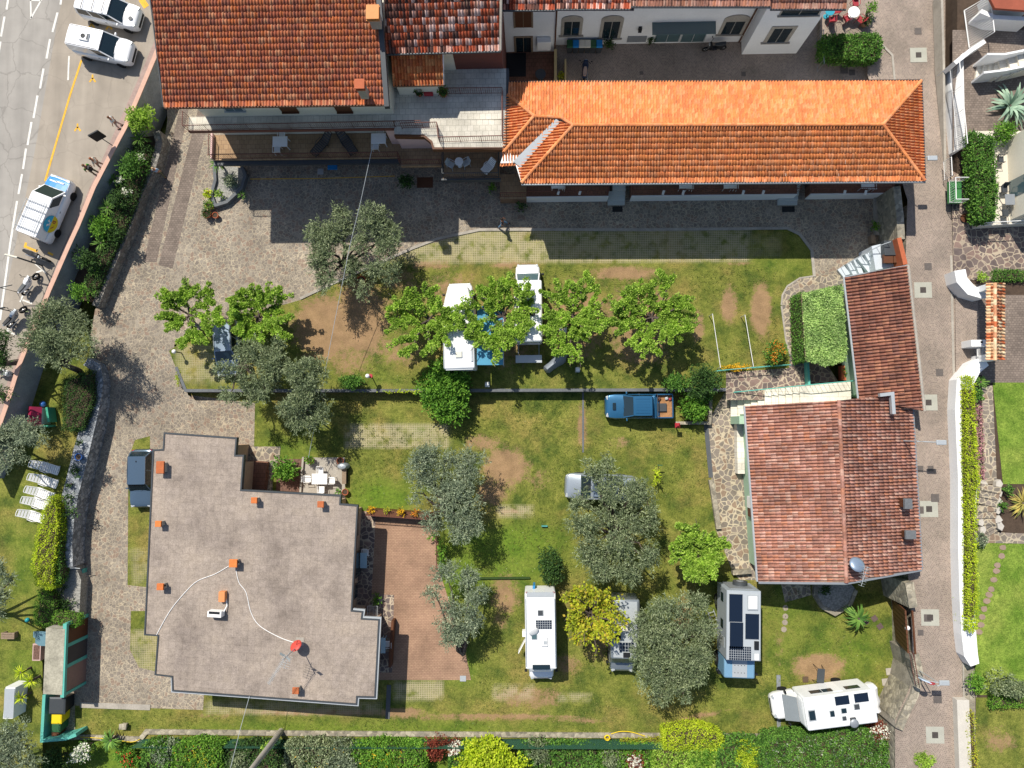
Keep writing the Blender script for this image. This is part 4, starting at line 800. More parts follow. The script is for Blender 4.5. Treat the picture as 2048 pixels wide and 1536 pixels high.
# silver camper under the big olive
t, L = vframe('camper_van', 'silver camper van mostly hidden under the big olive tree', 'camper van', (1130, 972), (1272, 978), LO, LO+1.2)
X = car(t, 5.1, 1.9, 2.0, .22, .22, .36, .96, .99, 1.02, 1.15, P_silver, .84, ((.04, .28), (.32, .62)))
MB().obox((X(.62), 0, 2.1), 1.2, .62, .08).build('pop_top', P_steel, t, local=True, bevel=.08); hatch(t, X(.45), -.45, 2.03, .18, .25, M_cream)
# expedition truck
t, L = vframe('expedition_truck', 'grey expedition truck with black solar panels and pale blue cab', 'truck', (1477, 1352), (1478, 1178), LO, LO+2.2); t.scale = (1, -1, 1)
MB().box(-3.1, 1.55, -1.15, 1.15, .9, 3.3).build('living_box', plain('pale_grey_panel', hx('9aa2a8'), .5, .05, .06), t, local=True, bevel=.03)
MB().box(-3.05, 1.5, -1.1, 1.1, 3.3, 3.32).build('box_roof', plain('roof_panel_grey', hx('a4aaad'), .5, 0, .05), t, local=True)
solar(t, -1.95, .55, 3.32, .93, .46); solar(t, -.1, .5, 3.32, .9, .46); solar(t, -.75, -.55, 3.32, .85, .47); solar(t, 1.05, .25, 3.32, .46, .74, (6, 10)); hatch(t, -2.35, -.58, 3.32, .52, .36, M_white); hatch(t, 1.25, -.85, 3.32, .26, .18, M_white)
MB().obox((.5, -.85, 3.36), .28, .15, .04).build('dark_vent', M_black, t, local=True)
MB().box(-.9, -.3, 1.15, 1.175, 1.9, 2.5).build('side_window', M_gl, t, local=True); MB().box(-2.7, -2.1, 1.15, 1.175, 1.9, 2.5).build('side_window', M_gl, t, local=True); MB().box(.2, .9, 1.15, 1.17, 1.0, 2.8).build('side_door', M_lgrey, t, local=True)
MB().box(1.65, 3.05, -1.05, 1.05, .7, 2.45).build('cab', plain('pale_blue_cab', hx('6e94ae'), .45, .05, .05), t, True, bevel=.12, local=True); MB().box(1.75, 2.95, -.5, .5, 2.45, 2.47).build('cab_roof_panel', M_lgrey, t, local=True)
panel(t, 'windscreen', M_gl, (3.06, .95, 1.5), (3.06, -.95, 1.5), (3.02, -.9, 2.3), (3.02, .9, 2.3), off=.012); MB().box(3.02, 3.2, -1.1, 1.1, .45, .75).build('bumper', M_dgrey, t, local=True)
rv = MB()
for a in (-.33, -.11, .11, .33):
    for x in (2.15, 2.65): rv.cyl((x, a, 2.47), .03, .03, .01, 8)
rv.build('roof_vents', M_black, t, local=True)
for s in (-1, 1):
    MB().obox((2.85, s*1.25, 1.9), .06, .1, .2).build('mirror', M_black, t, local=True)
    for x in (2.3, -1.7): wheel(t, x, s*.98, .5, .3)
MB().box(-3.0, 3.0, -.8, .8, .55, .88).build('chassis', M_black, t, local=True)
sp = MB().cyl((-3.4, -.2, 1.75), .5, .5, .28, 24, 'X').build('spare_wheel', M_dgrey, t, True, local=True); MB().cyl((-3.43, -.2, 1.75), .25, .25, .03, 16, 'X').build('hub_cap', M_grey, sp)
MB().box(-3.15, -3.1, -.8, .8, .9, 2.9).build('rear_hatch', M_grey, t, local=True)
ld = MB()
for s in (0, .4): ld.tube([(-.7, 1.45+s*0, 1.0), (.9, 1.45, 1.0)], .02, 5)
a, b = W(1421, 1221, LO+.3), W(1437, 1268, LO+.25); tl = thing('entry_ladder', 'pale step ladder lying beside the grey expedition truck', 'ladder', (a+b)/2); dd = (b-a).normalized(); n = Vector((-dd.y, dd.x, 0)); lm = MB()
for s in (-.22, .22): lm.tube([a+n*s, b+n*s], .03, 5)
lm.build('side_rails', M_lgrey, tl); lm = MB()
for k in range(6): q = a.lerp(b, (k+.5)/6); lm.tube([q+n*.22, q-n*.22], .025, 5)
lm.build('rungs', M_lgrey, tl)
# camper at the lower right
t, L = vframe('motorhome', 'white low profile motorhome at an angle with rear covered bikes', 'motorhome', (1552, 1426), (1742, 1402), LO, LO+1.9)
coach(t, 6.4, 2.2, 2.75, -3.2, 1.55); MB().add([(1.4, -1.05, 1.6), (1.7, -.95, 1.75), (1.7, .95, 1.75), (1.4, 1.05, 1.6), (1.4, -1.05, 2.73), (1.62, -.9, 2.5), (1.62, .9, 2.5), (1.4, 1.05, 2.73)], [(0, 1, 2, 3), (7, 6, 5, 4), (0, 4, 5, 1), (1, 5, 6, 2), (2, 6, 7, 3), (3, 7, 4, 0)]).build('sloping_front', P_camper, t, local=True, bevel=.15, smooth=True)
cabfront(t, 1.6, 1.6, 2.05, P_white, 1.75, 1.15, .8); panel(t, 'windscreen_cover', plain('grey_cover', hx('7d8487'), .8, 0, .1), (2.46, .9, 1.15), (2.46, -.9, 1.15), (1.68, -.82, 1.78), (1.68, .82, 1.78), off=-.05)
hatch(t, 1.15, .05, 2.75, .25, .38, M_gl); hatch(t, -.2, .1, 2.75, .17, .22, M_gl); hatch(t, -1.9, -.15, 2.75, .2, .2, M_dgrey); hatch(t, -1.0, .0, 2.75, .2, .18, M_gl); hatch(t, -.95, .5, 2.75, .15, .15, M_dgrey)
solar(t, -1.0, -.68, 2.75, .48, .3); solar(t, -2.3, -.7, 2.75, .48, .3)
for x, a in ((-2.1, .5), (.4, .4), (-.4, .35)): MB().box(x-a, x+a, -1.12, -1.095, 1.7, 2.2).build('side_window', M_gl, t, local=True)
MB().box(-1.3, -.7, -1.12, -1.095, .7, 2.3).build('side_door', M_white, t, local=True)
dm = MB().ball((0, 0, 0), .3, .35, 14, 4, .05).build('satellite_dish', M_grey, t, True, local=True); dm.location = (-1.5, .85, 2.95); MB().obox((-1.5, .7, 2.85), .18, .18, .08).build('dish_mount', M_dgrey, t, local=True)
for s in (-1, 1): wheel(t, -1.7, s*1.0, .33)
m = MB(); secs = []
for y, h_ in ((-.95, .3), (-.8, .5), (-.3, .45), (.1, .55), (.5, .4), (.8, .5), (.95, .3)): secs.append([(-3.6+math.cos(a)*h_*.75, y, 1.4+math.sin(a)*h_*1.3) for a in [2*math.pi*i/8 for i in range(8)]])
m.loft(secs).build('covered_bikes', M_white, t, True, local=True)
p = W(1642, 1352, LO+.75); tb = thing('camping_table', 'dark grey camping table standing on sand beside the motorhome', 'table', (p.x, p.y, LO), -.1); MB().box(-.26, .26, -.5, .5, .7, .75).build('table_top', M_dgrey, tb, local=True, bevel=.04)
for sx in (-1, 1):
    for sy in (-1, 1): MB().tube([(sx*.2, sy*.45, .7), (sx*.3, sy*.55, 0)], .02, 5).build('leg', M_black, tb, local=True)
tag(MB().obox(W(1611, 1359, LO+.02), .2, .2, .02).build('door_mat', plain('brown_mat', hx('5d4c3c'), .9)), 'square brown mat on the sand by the motorhome', 'mat')
tag(MB().cyl(W(1772, 1409, LO), .2, .03, .45, 10).build('traffic_cone', plain('orange_plastic', hx('d8552a'), .5)), 'small orange cone at the foot of the curved stone wall', 'cone')
# two-wheelers
def bike(name, label, front, rear, zg, col, seatm, scooter=False, group='motorbikes on the parking lane'):
    a, b = W(*front, zg+.5), W(*rear, zg+.5); c = (a+b)/2; d = a-b; L = min(2.15, max(1.8, d.length))
    t = thing(name, label, 'scooter' if scooter else 'motorbike', (c.x, c.y, zg), math.atan2(d.y, d.x), group); r = .25 if scooter else .31
    for x in (L/2-r, -L/2+r):
        o = MB().torus((x, 0, r), r*.8, r*.24).build('wheel', M_tyre, t, True, local=True); m = MB(); m.cyl((x, -.05, r), .06, .06, .1, 8, 'Y')
        for k in range(5): an = k*1.257; m.tube([(x, 0, r), (x+math.cos(an)*r*.7, 0, r+math.sin(an)*r*.7)], .014, 4)
        m.build('rim', M_chrome, o)
    f = MB(); f.tube([(L/2-r, .09, r), (L/2-r-.28, .09, .9)], .03, 5); f.tube([(L/2-r, -.09, r), (L/2-r-.28, -.09, .9)], .03, 5); f.build('fork', M_chrome, t, local=True)
    hx0 = L/2-r-.3; MB().tube([(hx0-.18, .38, 1.02), (hx0, .2, 1.0), (hx0+.02, 0, .98), (hx0, -.2, 1.0), (hx0-.18, -.38, 1.02)], .02, 5).build('handlebar', M_black, t, local=True)
    secs = []
    prof = ((hx0+.08, .12, .75, .95), (hx0-.1, .2, .5, .98), (hx0-.35, .17, .35, .95), (hx0-.6, .16, .35, .8), (-.35, .17, .4, .8), (-L/2+.35, .12, .55, .85), (-L/2+.1, .06, .7, .88)) if not scooter else ((hx0+.12, .2, .4, 1.0), (hx0-.05, .24, .3, .95), (hx0-.2, .2, .28, .4), (hx0-.45, .18, .28, .4), (hx0-.6, .2, .3, .78), (-.4, .22, .35, .8), (-L/2+.2, .16, .5, .85))
    for x, w_, zl, zh in prof: secs.append([(x, y*w_, z) for y, z in ((-.6, zl), (-1, (zl+zh)/2), (-.7, zh), (0, zh+.03), (.7, zh), (1, (zl+zh)/2), (.6, zl))])
    MB().loft(secs).build('bodywork', col, t, True, local=True)
    MB().loft([[(x, y*w_, z) for y, z in ((-1, zz-.05), (-.8, zz+.03), (.8, zz+.03), (1, zz-.05))] for x, w_, zz in ((.05, .1, .84), (-.2, .15, .86), (-.45, .15, .88), (-L/2+.2, .11, .93))]).build('seat', seatm, t, True, local=True)
    MB().obox((hx0+.14, 0, .9), .05, .1, .09).build('headlight', M_lgrey, t, local=True, bevel=.03)
    for s in (-1, 1): MB().obox((hx0-.05, s*.42, 1.12), .02, .06, .04).build('mirror', M_black, t, local=True); MB().tube([(hx0-.1, s*.33, 1.02), (hx0-.05, s*.42, 1.11)], .008, 4).build('mirror_stem', M_black, t, local=True)
    MB().tube([(0, -.2, .3), (-L/2+.1, -.24, .42)], .05, 6).build('exhaust', M_chrome, t, local=True); return t
bike('motorbike', 'black motorbike behind the works van', (97, 522), (50, 501), ST, M_black, M_black)
bike('motorbike', 'white and silver touring motorbike between the bay marks', (73, 545), (42, 590), ST, P_white, M_dgrey)
bike('motorbike', 'grey and black motorbike nearest the street olive tree', (48, 612), (12, 655), ST, P_silver, M_black)
bike('scooter', 'white scooter half hidden under the dark street tree', (30, 750), (-8, 740), ST, P_white, M_black, True)
bike('scooter', 'dark blue scooter with tan seat parked in the shaded back courtyard', (1172, 118), (1168, 160), .02, plain('navy_paint', hx('1c2a44'), .4), plain('tan_seat', hx('b59a8a'), .7), True)
bike('scooter', 'black scooter standing against the white facade', (1412, 95), (1448, 92), .02, M_black, M_dgrey, True)
# ================================================================ buildings
def WY(px, py, yw):
    d = RM @ Vector(((px-1024)/F, (768-py)/F, -1)); t = yw/d.y; return Vector((t*d.x, yw, H+t*d.z))
def inset(poly, d):
    poly = [Vector(p) for p in poly]; n = len(poly); ar = sum(poly[i].x*poly[(i+1) % n].y-poly[(i+1) % n].x*poly[i].y for i in range(n)); s = 1 if ar > 0 else -1; out = []
    for i in range(n):
        a, p, b = poly[i-1], poly[i], poly[(i+1) % n]; d0 = (p-a).normalized(); d1 = (b-p).normalized(); n0 = Vector((-d0.y, d0.x))*s; n1 = Vector((-d1.y, d1.x))*s
        m = (n0+n1); m = m/max(.3, m.dot(n0)); out.append(p+m*d)
    return out
def fwin(t, yw, x0, y0, x1, y1, name='window', glass=None, frame=None, fw=.09, sill=True):
    """opening on a wall that faces the camera's south: pixel box of the bottom left and top right"""
    a, b = WY(x0, y1, yw), WY(x1, y0, yw); c = WY(x1, y1, yw); m = MB(); w0, w1, z0, z1 = a.x, c.x, a.z, b.z
    m.box(w0-fw, w0, yw-.05, yw+.1, z0, z1); m.box(w1, w1+fw, yw-.05, yw+.1, z0, z1); m.box(w0-fw, w1+fw, yw-.052, yw+.1, z1, z1+fw)
    if sill: m.box(w0-fw*1.6, w1+fw*1.6, yw-.14, yw+.1, z0-.08, z0)
    o = m.build(name, frame or M_white, t); g = MB(); mid = (w0+w1)/2
    g.box(w0, w1, yw-.02, yw+.05, z0, z1); g.build('pane' if name == 'window' else 'leaf', glass or M_gl, o)
    MB().box(mid-.02, mid+.02, yw-.035, yw+.04, z0, z1).build('mullion', frame or M_white, o); return o
def ctr(pts): c = sum((Vector(p).to_2d() if len(p) > 2 else Vector(p) for p in pts), Vector((0, 0)))/len(pts); return c
def chimney(label, px, py, zg, w=.35, d=.35, h=.7, cap=None, body=None, group=None, rz=0, pot=False, name='chimney'):
    p = W(px, py, zg+h); t = thing(name, label, 'chimney', (p.x, p.y, zg), rz, group)
    MB().obox((0, 0, h*.42), w*.42, d*.42, h*.42).build('shaft', body or M_terra, t, local=True)
    m = MB(); m.obox((0, 0, h*.87), w*.58, d*.58, h*.03)
    for sx in (-1, 1):
        for sy in (-1, 1): m.obox((sx*w*.36, sy*d*.36, h*.93), w*.1, d*.1, h*.04)
    m.obox((0, 0, h*1.0), w*.55, d*.55, h*.035); m.build('cap', cap or M_terra, t, local=True, bevel=.015)
    if pot: MB().obox((w*.5, d*.1, h*.6), w*.12, .05, h*.1).build('vent', M_black, t, local=True)
    return t
# ---- big red roofed house at the top left
EZ = 9.3; A0, A1 = W(329, 214, EZ), W(770, 208, EZ); B1, B0 = W(750, -55, 10.7), W(297, -45, 10.7)
t = thing('red_roofed_house', 'big house with red tiled roof and two balcony floors, top left', 'house', (A0.x+8, A0.y+4, 0))
tile_slope([A0, A1, B1, B0], M_t_red, t, .2, .37); deck([A0, A1, B1, B0], t, M_wood)
gutter(t, [A0+Vector((0, -.06, -.05)), A1+Vector((0, -.06, -.05))], M_brown); gutter(t, [A0+Vector((-.05, 0, .02)), B0+Vector((-.05, 0, .02))], M_dgrey, .05, 'verge_trim'); MB().ribbon([A1.to_2d()+Vector((.12, -.2)), B1.to_2d()+Vector((.12, 0))], .3, [EZ-.25, 10.45], [EZ+.1, 10.8]).build('verge_flashing', M_dgrey, t)
ys = W(500, 232, 5.6).y; xl, xr = A0.x+.75, A1.x-.2
MB().box(xl, xr, ys, ys+7.5, 0, 9.15).build('wall', M_cream, t)
for x0, x1 in ((453, 488),): fwin(t, ys, x0, 214, x1, 221, 'window', M_gl2, M_lgrey)
for x0, x1 in ((565, 597), (675, 705)): fwin(t, ys, x0, 208, x1, 223, 'shutter', M_brown, M_brown, .03)
bal = [(377, 225), (790, 222), (790, 270), (787, 258), (377, 262)]
bx0, bx1, by = W(377, 262, 5.6).x, W(789, 258, 5.6).x, W(500, 260, 5.6).y
o = MB().box(bx0, bx1, by, ys-.003, 5.4, 5.6).build('balcony_floor', M_whitet, t); MB().box(bx0-.03, bx1, by-.05, by, 5.3, 5.64).build('balcony_edge', M_rail, o)
railing(t, [(bx0, ys), (bx0, by), (bx1+1.9, by+.1)], 5.6, 6.45, name='balcony_railing')
tz = 2.7; tx0, tx1, ty = W(428, 322, tz).x, W(884, 315, tz).x, W(600, 318, tz).y
MB().box(tx0, W(802, 318, tz).x, ty, ys-.004, tz-.25, tz).build('terrace_floor', M_terrt, t); MB().box(W(802, 318, tz).x, tx1, W(850, 332, tz).y, ys-.006, tz-.26, tz-.005).build('terrace_extension', M_terrt, t)
MB().box(tx0+.3, tx1-.3, ty+1.3, ys-.01, 0, tz-.3).build('ground_floor_wall', M_pinkw, t)
MB().box(tx0-.1, W(802, 318, tz).x, ty-.32, ty-.02, tz-.4, tz-.16).build('terrace_gutter', M_dgrey, t)
MB().box(tx0-.12, tx0, ty, ys, tz-.3, tz+.35).build('side_parapet', M_pinkw, t)
railing(t, [(tx0, ys-.3), (tx0, ty+.05), (W(800, 318, tz).x, ty+.05), (W(801, 318, tz).x, W(801, 330, tz).y+.05), (tx1, W(850, 330, tz).y+.05)], tz, tz+.9, name='terrace_railing')
MB().box(W(785, 250, tz).x, W(835, 250, tz).x, W(800, 288, tz).y, W(800, 262, tz).y, tz, 5.35).build('pink_store', M_pinkw, t)
chimney('terracotta capped chimney low on the big red roof', 719, 168, 9.65, .55, .55, 1.4, M_terra, M_conc); chimney('square orange chimney at the verge of the big red roof', 745, 24, 10.4, .7, .8, 1.2, plain('orange_tile_cap', hx('d08a4c')), M_conc)
# ---- terraces and antique tiled roof beside it
t = thing('terrace_house', 'house with mottled red and white tiles above a pale terrace', 'house', W(900, 200, 0)); z = 8.9
C0, C1, D1, D0 = W(772, 107, z), W(1001, 101, z), W(1003, -55, 10.7), W(768, -55, 10.7)
tile_slope([C0, C1, D1, D0], M_t_mix, t, .2, .4); deck([C0, C1, D1, D0], t, M_wood); gutter(t, [C0+Vector((0, -.06, -.04)), C1+Vector((0, -.06, -.04))], M_dgrey); gutter(t, [C1, D1], M_conc, .09, 'verge_coping')
TZ = 5.6; yt = W(950, 138, TZ).y; tx0, tx1 = W(787, 200, TZ).x, W(1013, 200, TZ).x
MB().box(tx0+.01, C1.x, yt, yt+6, 0, 8.75).build('wall', plain('maroon_render', hx('6b4238'), .85, 0, .15), t); MB().box(W(887, 140, TZ).x, W(912, 140, TZ).x, yt-.05, yt+.1, TZ, 8.6).build('cream_pillar', M_cream, t)
pp = [W(a, b, TZ).to_2d() for a, b in [(787, 240), (1013, 240), (1013, 297), (867, 297), (863, 284), (848, 272), (789, 271)]]
o = MB().prism(pp[:2]+pp[2:], 5.32, TZ).build('terrace_floor', M_whitet, t); MB().box(tx0, tx1, W(900, 240, TZ).y, yt-.002, 5.3, TZ-.002).build('terrace_floor_back', M_whitet, t)
MB().ribbon([p for p in pp[1:]], .14, 5.2, TZ+.05).build('terrace_edge', M_brown, t); MB().box(tx1-.02, tx1+.16, pp[2].y, yt, 5.2, TZ+.02).build('terrace_gutter', M_dgrey, t)
MB().box(tx0+.02, tx1-.25, pp[2].y+1.3, yt-.01, 0, 5.28).build('pink_wall', M_pinkw, t); MB().box(W(925, 300, 4).x, W(955, 300, 4).x, pp[2].y+1.27, pp[2].y+1.4, 2.9, 4.9).build('shutter', M_brown, t)
K = [W(786, 172, 7.5), W(887, 170, 7.5), W(886, 100, 8.5), W(783, 102, 8.5)]; tile_slope(K, M_t_can, t, .2, .4, name='canopy_tiles'); deck(K, t, M_wood, name='canopy_deck'); MB().box(W(800, 160, TZ).x, W(880, 160, TZ).x, K[0].y+.35, yt-.003, TZ, 7.5).build('canopy_room', M_cream, t); gutter(t, [K[1], K[2]], M_white, .05, 'canopy_verge'); gutter(t, [K[0], K[1]], M_brown, .06)
r = lambda *q: [W(a, b, 6.45) for a, b in q]
railing(t, r((800, 246), (873, 244), (876, 274), (1004, 271), (1004, 175), (888, 176)), TZ, 6.45, name='terrace_railing')
BZ = 2.9; q = [W(a, b, BZ) for a, b in [(886, 300), (999, 300), (999, 357), (886, 358)]]
MB().prism([p.to_2d() for p in q], BZ-.25, BZ).build('balcony_floor', M_terrt, t); MB().box(q[3].x-.1, q[2].x+.1, q[2].y-.12, q[2].y, BZ-.35, BZ+.12).build('balcony_edge', M_dgrey, t); MB().box(q[0].x+.1, q[1].x-.1, q[2].y+1.4, q[0].y, 0, BZ-.3).build('balcony_base', M_pinkw, t)
railing(t, [q[0].to_2d()+Vector((.05, .0)), q[3].to_2d()+Vector((.05, .08)), q[2].to_2d()+Vector((-.05, .08)), q[1].to_2d()+Vector((-.05, 0))], BZ, BZ+.9, M_dgrey, name='balcony_railing')
# ---- white facades at the top
def whitehouse(label, x0, x1, pyb, ze, roofx0, roofx1, pye, rmat, zt=1.2):
    yb = W((x0+x1)/2, pyb, 0).y; X0, X1 = W(x0, pyb, 0).x, W(x1, pyb, 0).x; t = thing('white_house', label, 'house', ((X0+X1)/2, yb+3, 0))
    MB().box(X0, X1, yb, yb+6, 0, ze-.02).build('wall', M_wall, t); e0, e1 = W(roofx0, pye, ze), W(roofx1, pye, ze); u0, u1 = e0+Vector((0, 4.5, zt)), e1+Vector((0, 4.5, zt))
    tile_slope([e0, e1, u1, u0], rmat, t, .2, .4); deck([e0, e1, u1, u0], t, M_wood); gutter(t, [e0+Vector((0, -.07, -.04)), e1+Vector((0, -.07, -.04))], M_dgrey); return t, yb
t, yb = whitehouse('white house with brown shutter and air conditioner beside the terrace house', 1003, 1109, 104, 6.3, 1003, 1110, 19, M_t_mix)
fwin(t, yb, 1031, 21, 1063, 55, 'shutter', M_brown, M_wood, .12, False); fwin(t, yb, 1033, 74, 1062, 104, 'door', M_gl, M_wood, .15, False); a = WY(1074, 90, yb); b = WY(1103, 60, yb)
tag(MB().box(a.x, a.x+1.0, yb-.45, yb-.02, a.z, a.z+1.1).build('air_conditioner', M_white, None, bevel=.04), 'big white outdoor air conditioner on the white facade', 'air conditioner'); MB().tube([(W(1109, 95, 0).x, yb-.08, .1), (W(1109, 95, 0).x, yb-.08, 6.2)], .06, 6).build('downpipe', M_brown, t)
t, yb = whitehouse('long white facade with arched windows above the back courtyard', 1111, 1482, 87, 6.2, 1110, 1268, 17, M_t_mix)
e0, e1 = W(1262, 12, 6.4), W(1541, 12, 6.4); dd = Vector((0, 4.5, 1.2)); tile_slope([e0, e1, e1+dd, e0+dd], M_t_old, t, .2, .4); deck([e0, e1, e1+dd, e0+dd], t, M_wood); gutter(t, [e0+Vector((0, -.07, -.04)), e1+Vector((0, -.07, -.04))], M_dgrey)
for x0, x1, y0, y1 in ((1127, 1157, 42, 70), (1203, 1234, 42, 76), (1441, 1478, 42, 68)):
    o = fwin(t, yb, x0, y0, x1, y1, 'window', M_gl, M_conc, .22); a, b = WY(x0, y1, yb), WY(x1, y1, yb); zt = WY(x0, y0, yb).z; m = MB(); cx = (a.x+b.x)/2; R = (b.x-a.x)/2+.22
    m.add([(cx+R*math.cos(q*math.pi/12), yb-.06, zt+.2+R*.6*math.sin(q*math.pi/12)) for q in range(13)]+[(cx+R*math.cos(q*math.pi/12), yb+.1, zt+.2+R*.6*math.sin(q*math.pi/12)) for q in range(13)], [tuple(range(13)), tuple(range(25, 12, -1))]+[(q, q+13, q+14, q+1) for q in range(12)]); m.build('arch', M_conc, o)
fwin(t, yb, 1308, 50, 1355, 84, 'window', M_gl2, M_lgrey, .06, False); fwin(t, yb, 1360, 50, 1405, 84, 'window', M_gl2, M_lgrey, .06, False); a = WY(1304, 46, yb); b = WY(1430, 46, yb); MB().box(a.x, b.x, yb-.9, yb-.003, a.z, a.z+.08).build('glass_canopy', M_gl2, t); fwin(t, yb, 1254, 72, 1290, 84, 'hatch', M_grey, M_grey, .03, False)
a = WY(1280, 56, yb); MB().box(a.x-.12, a.x+.12, yb-.25, yb, a.z-.2, a.z+.2).build('lantern', M_black, t); MB().tube([(W(1480, 88, 0).x-.1, yb-.08, .1), (W(1480, 88, 0).x-.1, yb-.08, 6.2)], .06, 6).build('downpipe', M_brown, t)
t, yb = whitehouse('projecting white house with stone framed window at the alley corner', 1483, 1592, 108, 5.6, 1541, 1692, 17, M_t_old)
fwin(t, yb, 1533, 56, 1568, 84, 'window', M_gl, M_conc, .25); fwin(t, yb, 1560, 18, 1634, 30, 'window', M_gl, M_conc, .1)
# ---- orange roofed row
t = thing('orange_roofed_house', 'long low house with bright orange hipped tile roof', 'house', W(1440, 250, 0)); z = 5.6; zr = 6.3
SW, SE, NE, RE, RW = W(1043, 366, z), W(1848, 361, z), W(1841, 163, z), W(1765, 250, zr), W(1146, 251, zr)
N1, N0, Lm, Lr = W(1122, 164, z), W(1018, 166, z), W(1068, 233, 6.08), W(1122, 236, 6.1)
tile_slope([SW, SE, RE, RW], M_t_or, t, .19, .36, .1); tile_slope([SE, NE, RE], M_t_or, t, .19, .36, .1); tile_slope([NE, N1, Lr, RW, RE], M_t_or, t, .19, .36, .1); tile_slope([N1, N0, W(1016, 190, 5.62), Lm, Lr], M_t_or, t, .19, .36, .1)
V1, V0 = W(1116, 242, 6.06), W(1034, 330, 5.55); tile_slope([V1, V0, SW, RW], M_t_or, t, .19, .36, .1, udir=(0, 1, 0)); tile_slope([W(1000, 332, 5.4), W(1033, 330, 5.45), W(1112, 241, 6.1), Lm, W(1008, 304, 5.6)], M_t_or, t, .19, .36, .1); tile_slope([W(1014, 190, 5.55), W(1006, 306, 5.55), Lm], M_t_or, t, .19, .36, .1, udir=(0, 1, 0))
up = Vector((0, 0, .06)); ridge([SW+up, RW+up, RE+up, SE+up], M_t_or, t); ridge([RE+up, NE+up], M_t_or, t); ridge([RW+up, Lr+up, Lm+up, W(1008, 304, 5.6)+up], M_t_or, t); ridge([Lm+up, W(1016, 190, 5.62)+up], M_t_or, t)
g0, g1 = V1+Vector((0, 0, .1)), V0+Vector((0, 0, .1)); n = Vector((.16, -.13, 0)); MB().add([g0-n*.8, g1-n*1.6, g1+n*1.6, g0+n*.8, g0-n*.8-Vector((0, 0, .1)), g1-n*1.6-Vector((0, 0, .1)), g1+n*1.6-Vector((0, 0, .1)), g0+n*.8-Vector((0, 0, .1))], [(0, 1, 2, 3), (7, 6, 5, 4), (0, 4, 5, 1), (1, 5, 6, 2), (2, 6, 7, 3), (3, 7, 4, 0)]).build('valley_gutter', M_grey, t)
dk = [SW, SE, NE, N0, W(1008, 304, 5.55), W(1001, 328, 5.4), W(1030, 326, 5.5)]; deck([Vector((p.x, p.y, z)) for p in dk], t, M_white, .16, dz=-.05)
gutter(t, [SW+Vector((0, -.1, -.05)), SE+Vector((0.1, -.1, -.05))], M_grey); gutter(t, [SE+Vector((.1, 0, -.05)), NE+Vector((.1, .1, -.05))], M_dgrey); gutter(t, [NE+Vector((0, .1, -.05)), N0+Vector((0, .1, -.05))], M_black)
MB().box(SW.x+1.0, SE.x-.8, SW.y+1.7, NE.y-.5, 0, 5.36).build('wall', M_wall, t)
tz = 1.0; fy = W(1300, 391, tz).y; wy = SW.y+1.72; segs = [(1053, 1217), (1263, 1594), (1621, 1790)]
for a, b in segs:
    x0, x1 = W(a, 391, tz).x, W(b, 391, tz).x; MB().box(x0, x1, fy, wy, 0, tz).build('terrace', M_brownt, t); MB().box(x0, x1, fy-.08, fy, -.02, tz+.03).build('terrace_edge', M_white, t); railing(t, [(x0+.05, wy), (x0+.05, fy+.1), (x1-.05, fy+.1), (x1-.05, wy)], tz, tz+.9, name='terrace_railing')
x0 = W(1000, 391, tz).x; MB().box(x0, W(1053, 391, tz).x-.01, W(1020, 398, tz).y, wy+.6, 0, tz-.01).build('end_terrace', M_terrt, t); railing(t, [(x0+.05, W(1020, 396, tz).y+.08), (W(1052, 391, tz).x, W(1020, 396, tz).y+.08)], tz, tz+.9, name='terrace_railing')
for a, b, k in ((1216, 1250, 0), (1557, 1596, 1)):
    st = MB(); x0, x1 = W(a, 400, .3).x, W(b, 400, .3).x; y0 = W(a, 411, 0).y
    for i in range(6): st.box(x0+(.3 if i > 2 else 0), x1, y0+i*.3, y0+(i+1)*.3 if i < 5 else wy, 0, .17*(i+1))
    tag(st.build('front_steps', plain('pale_stone_step', hx('b9bdb8'), .7, 0, .1)), ['pale stone steps up to the middle terrace of the orange house', 'pale stone steps up to the right terrace of the orange house'][k], 'steps'); tag(MB().box(x0+.35, x1-.15, y0-.5, y0-.08, .006, .03).build('door_mat', M_black), ['black mat at the foot of the middle terrace steps', 'black mat at the foot of the right terrace steps'][k], 'mat')
for a in (1117, 1160, 1327, 1367, 1487, 1527, 1690, 1732): p = W(a, 386, 1.9); MB().obox((p.x, p.y+.05, 1.85), .08, .16, .04, -.3).build('terrace_lamp', M_white, t)
# ---- house with old tiles on the right, and the lean-to behind it
t = thing('old_tiled_house', 'pale green house with weathered tiles and a ridge down the middle', 'house', W(1665, 980, LO)); z = 2.7; zr = 4.0
a0, a1, r1, r0 = W(1517, 1163, z), W(1491, 812, z), W(1677, 801, zr), W(1692, 1165, zr); b0, b1 = W(1842, 1138, 2.85), W(1822, 786, 2.85)
tile_slope([a1, a0, r0, r1], M_t_old, t, .22, .36, .09); tile_slope([b0, b1, r1, r0], M_t_old, t, .22, .36, .09); ridge([r0+up, r1+up], M_t_old, t, .13); deck([a0, a1, r1, r0], t, M_wood, .12); deck([b0, b1, r1, r0], t, M_wood, .12)
gutter(t, [a0+Vector((-.08, 0, -.03)), a1+Vector((-.08, 0, -.03))], M_lgrey, .08); gutter(t, [b0+Vector((.08, 0, -.03)), b1+Vector((.08, 0, -.03))], M_grey, .08); gutter(t, [a0+Vector((0, -.08, 0)), r0+Vector((0, -.08, -.02)), b0+Vector((0, -.08, 0))], M_grey, .09, 'verge_trim')
MB().prism(inset([a0.to_2d(), a1.to_2d(), r1.to_2d(), b1.to_2d(), b0.to_2d(), r0.to_2d()], .55), LO, 2.6).build('wall', M_greenw, t)
wx = lambda py: (W(1490+(py-812)*.074, py, z).x+.52)
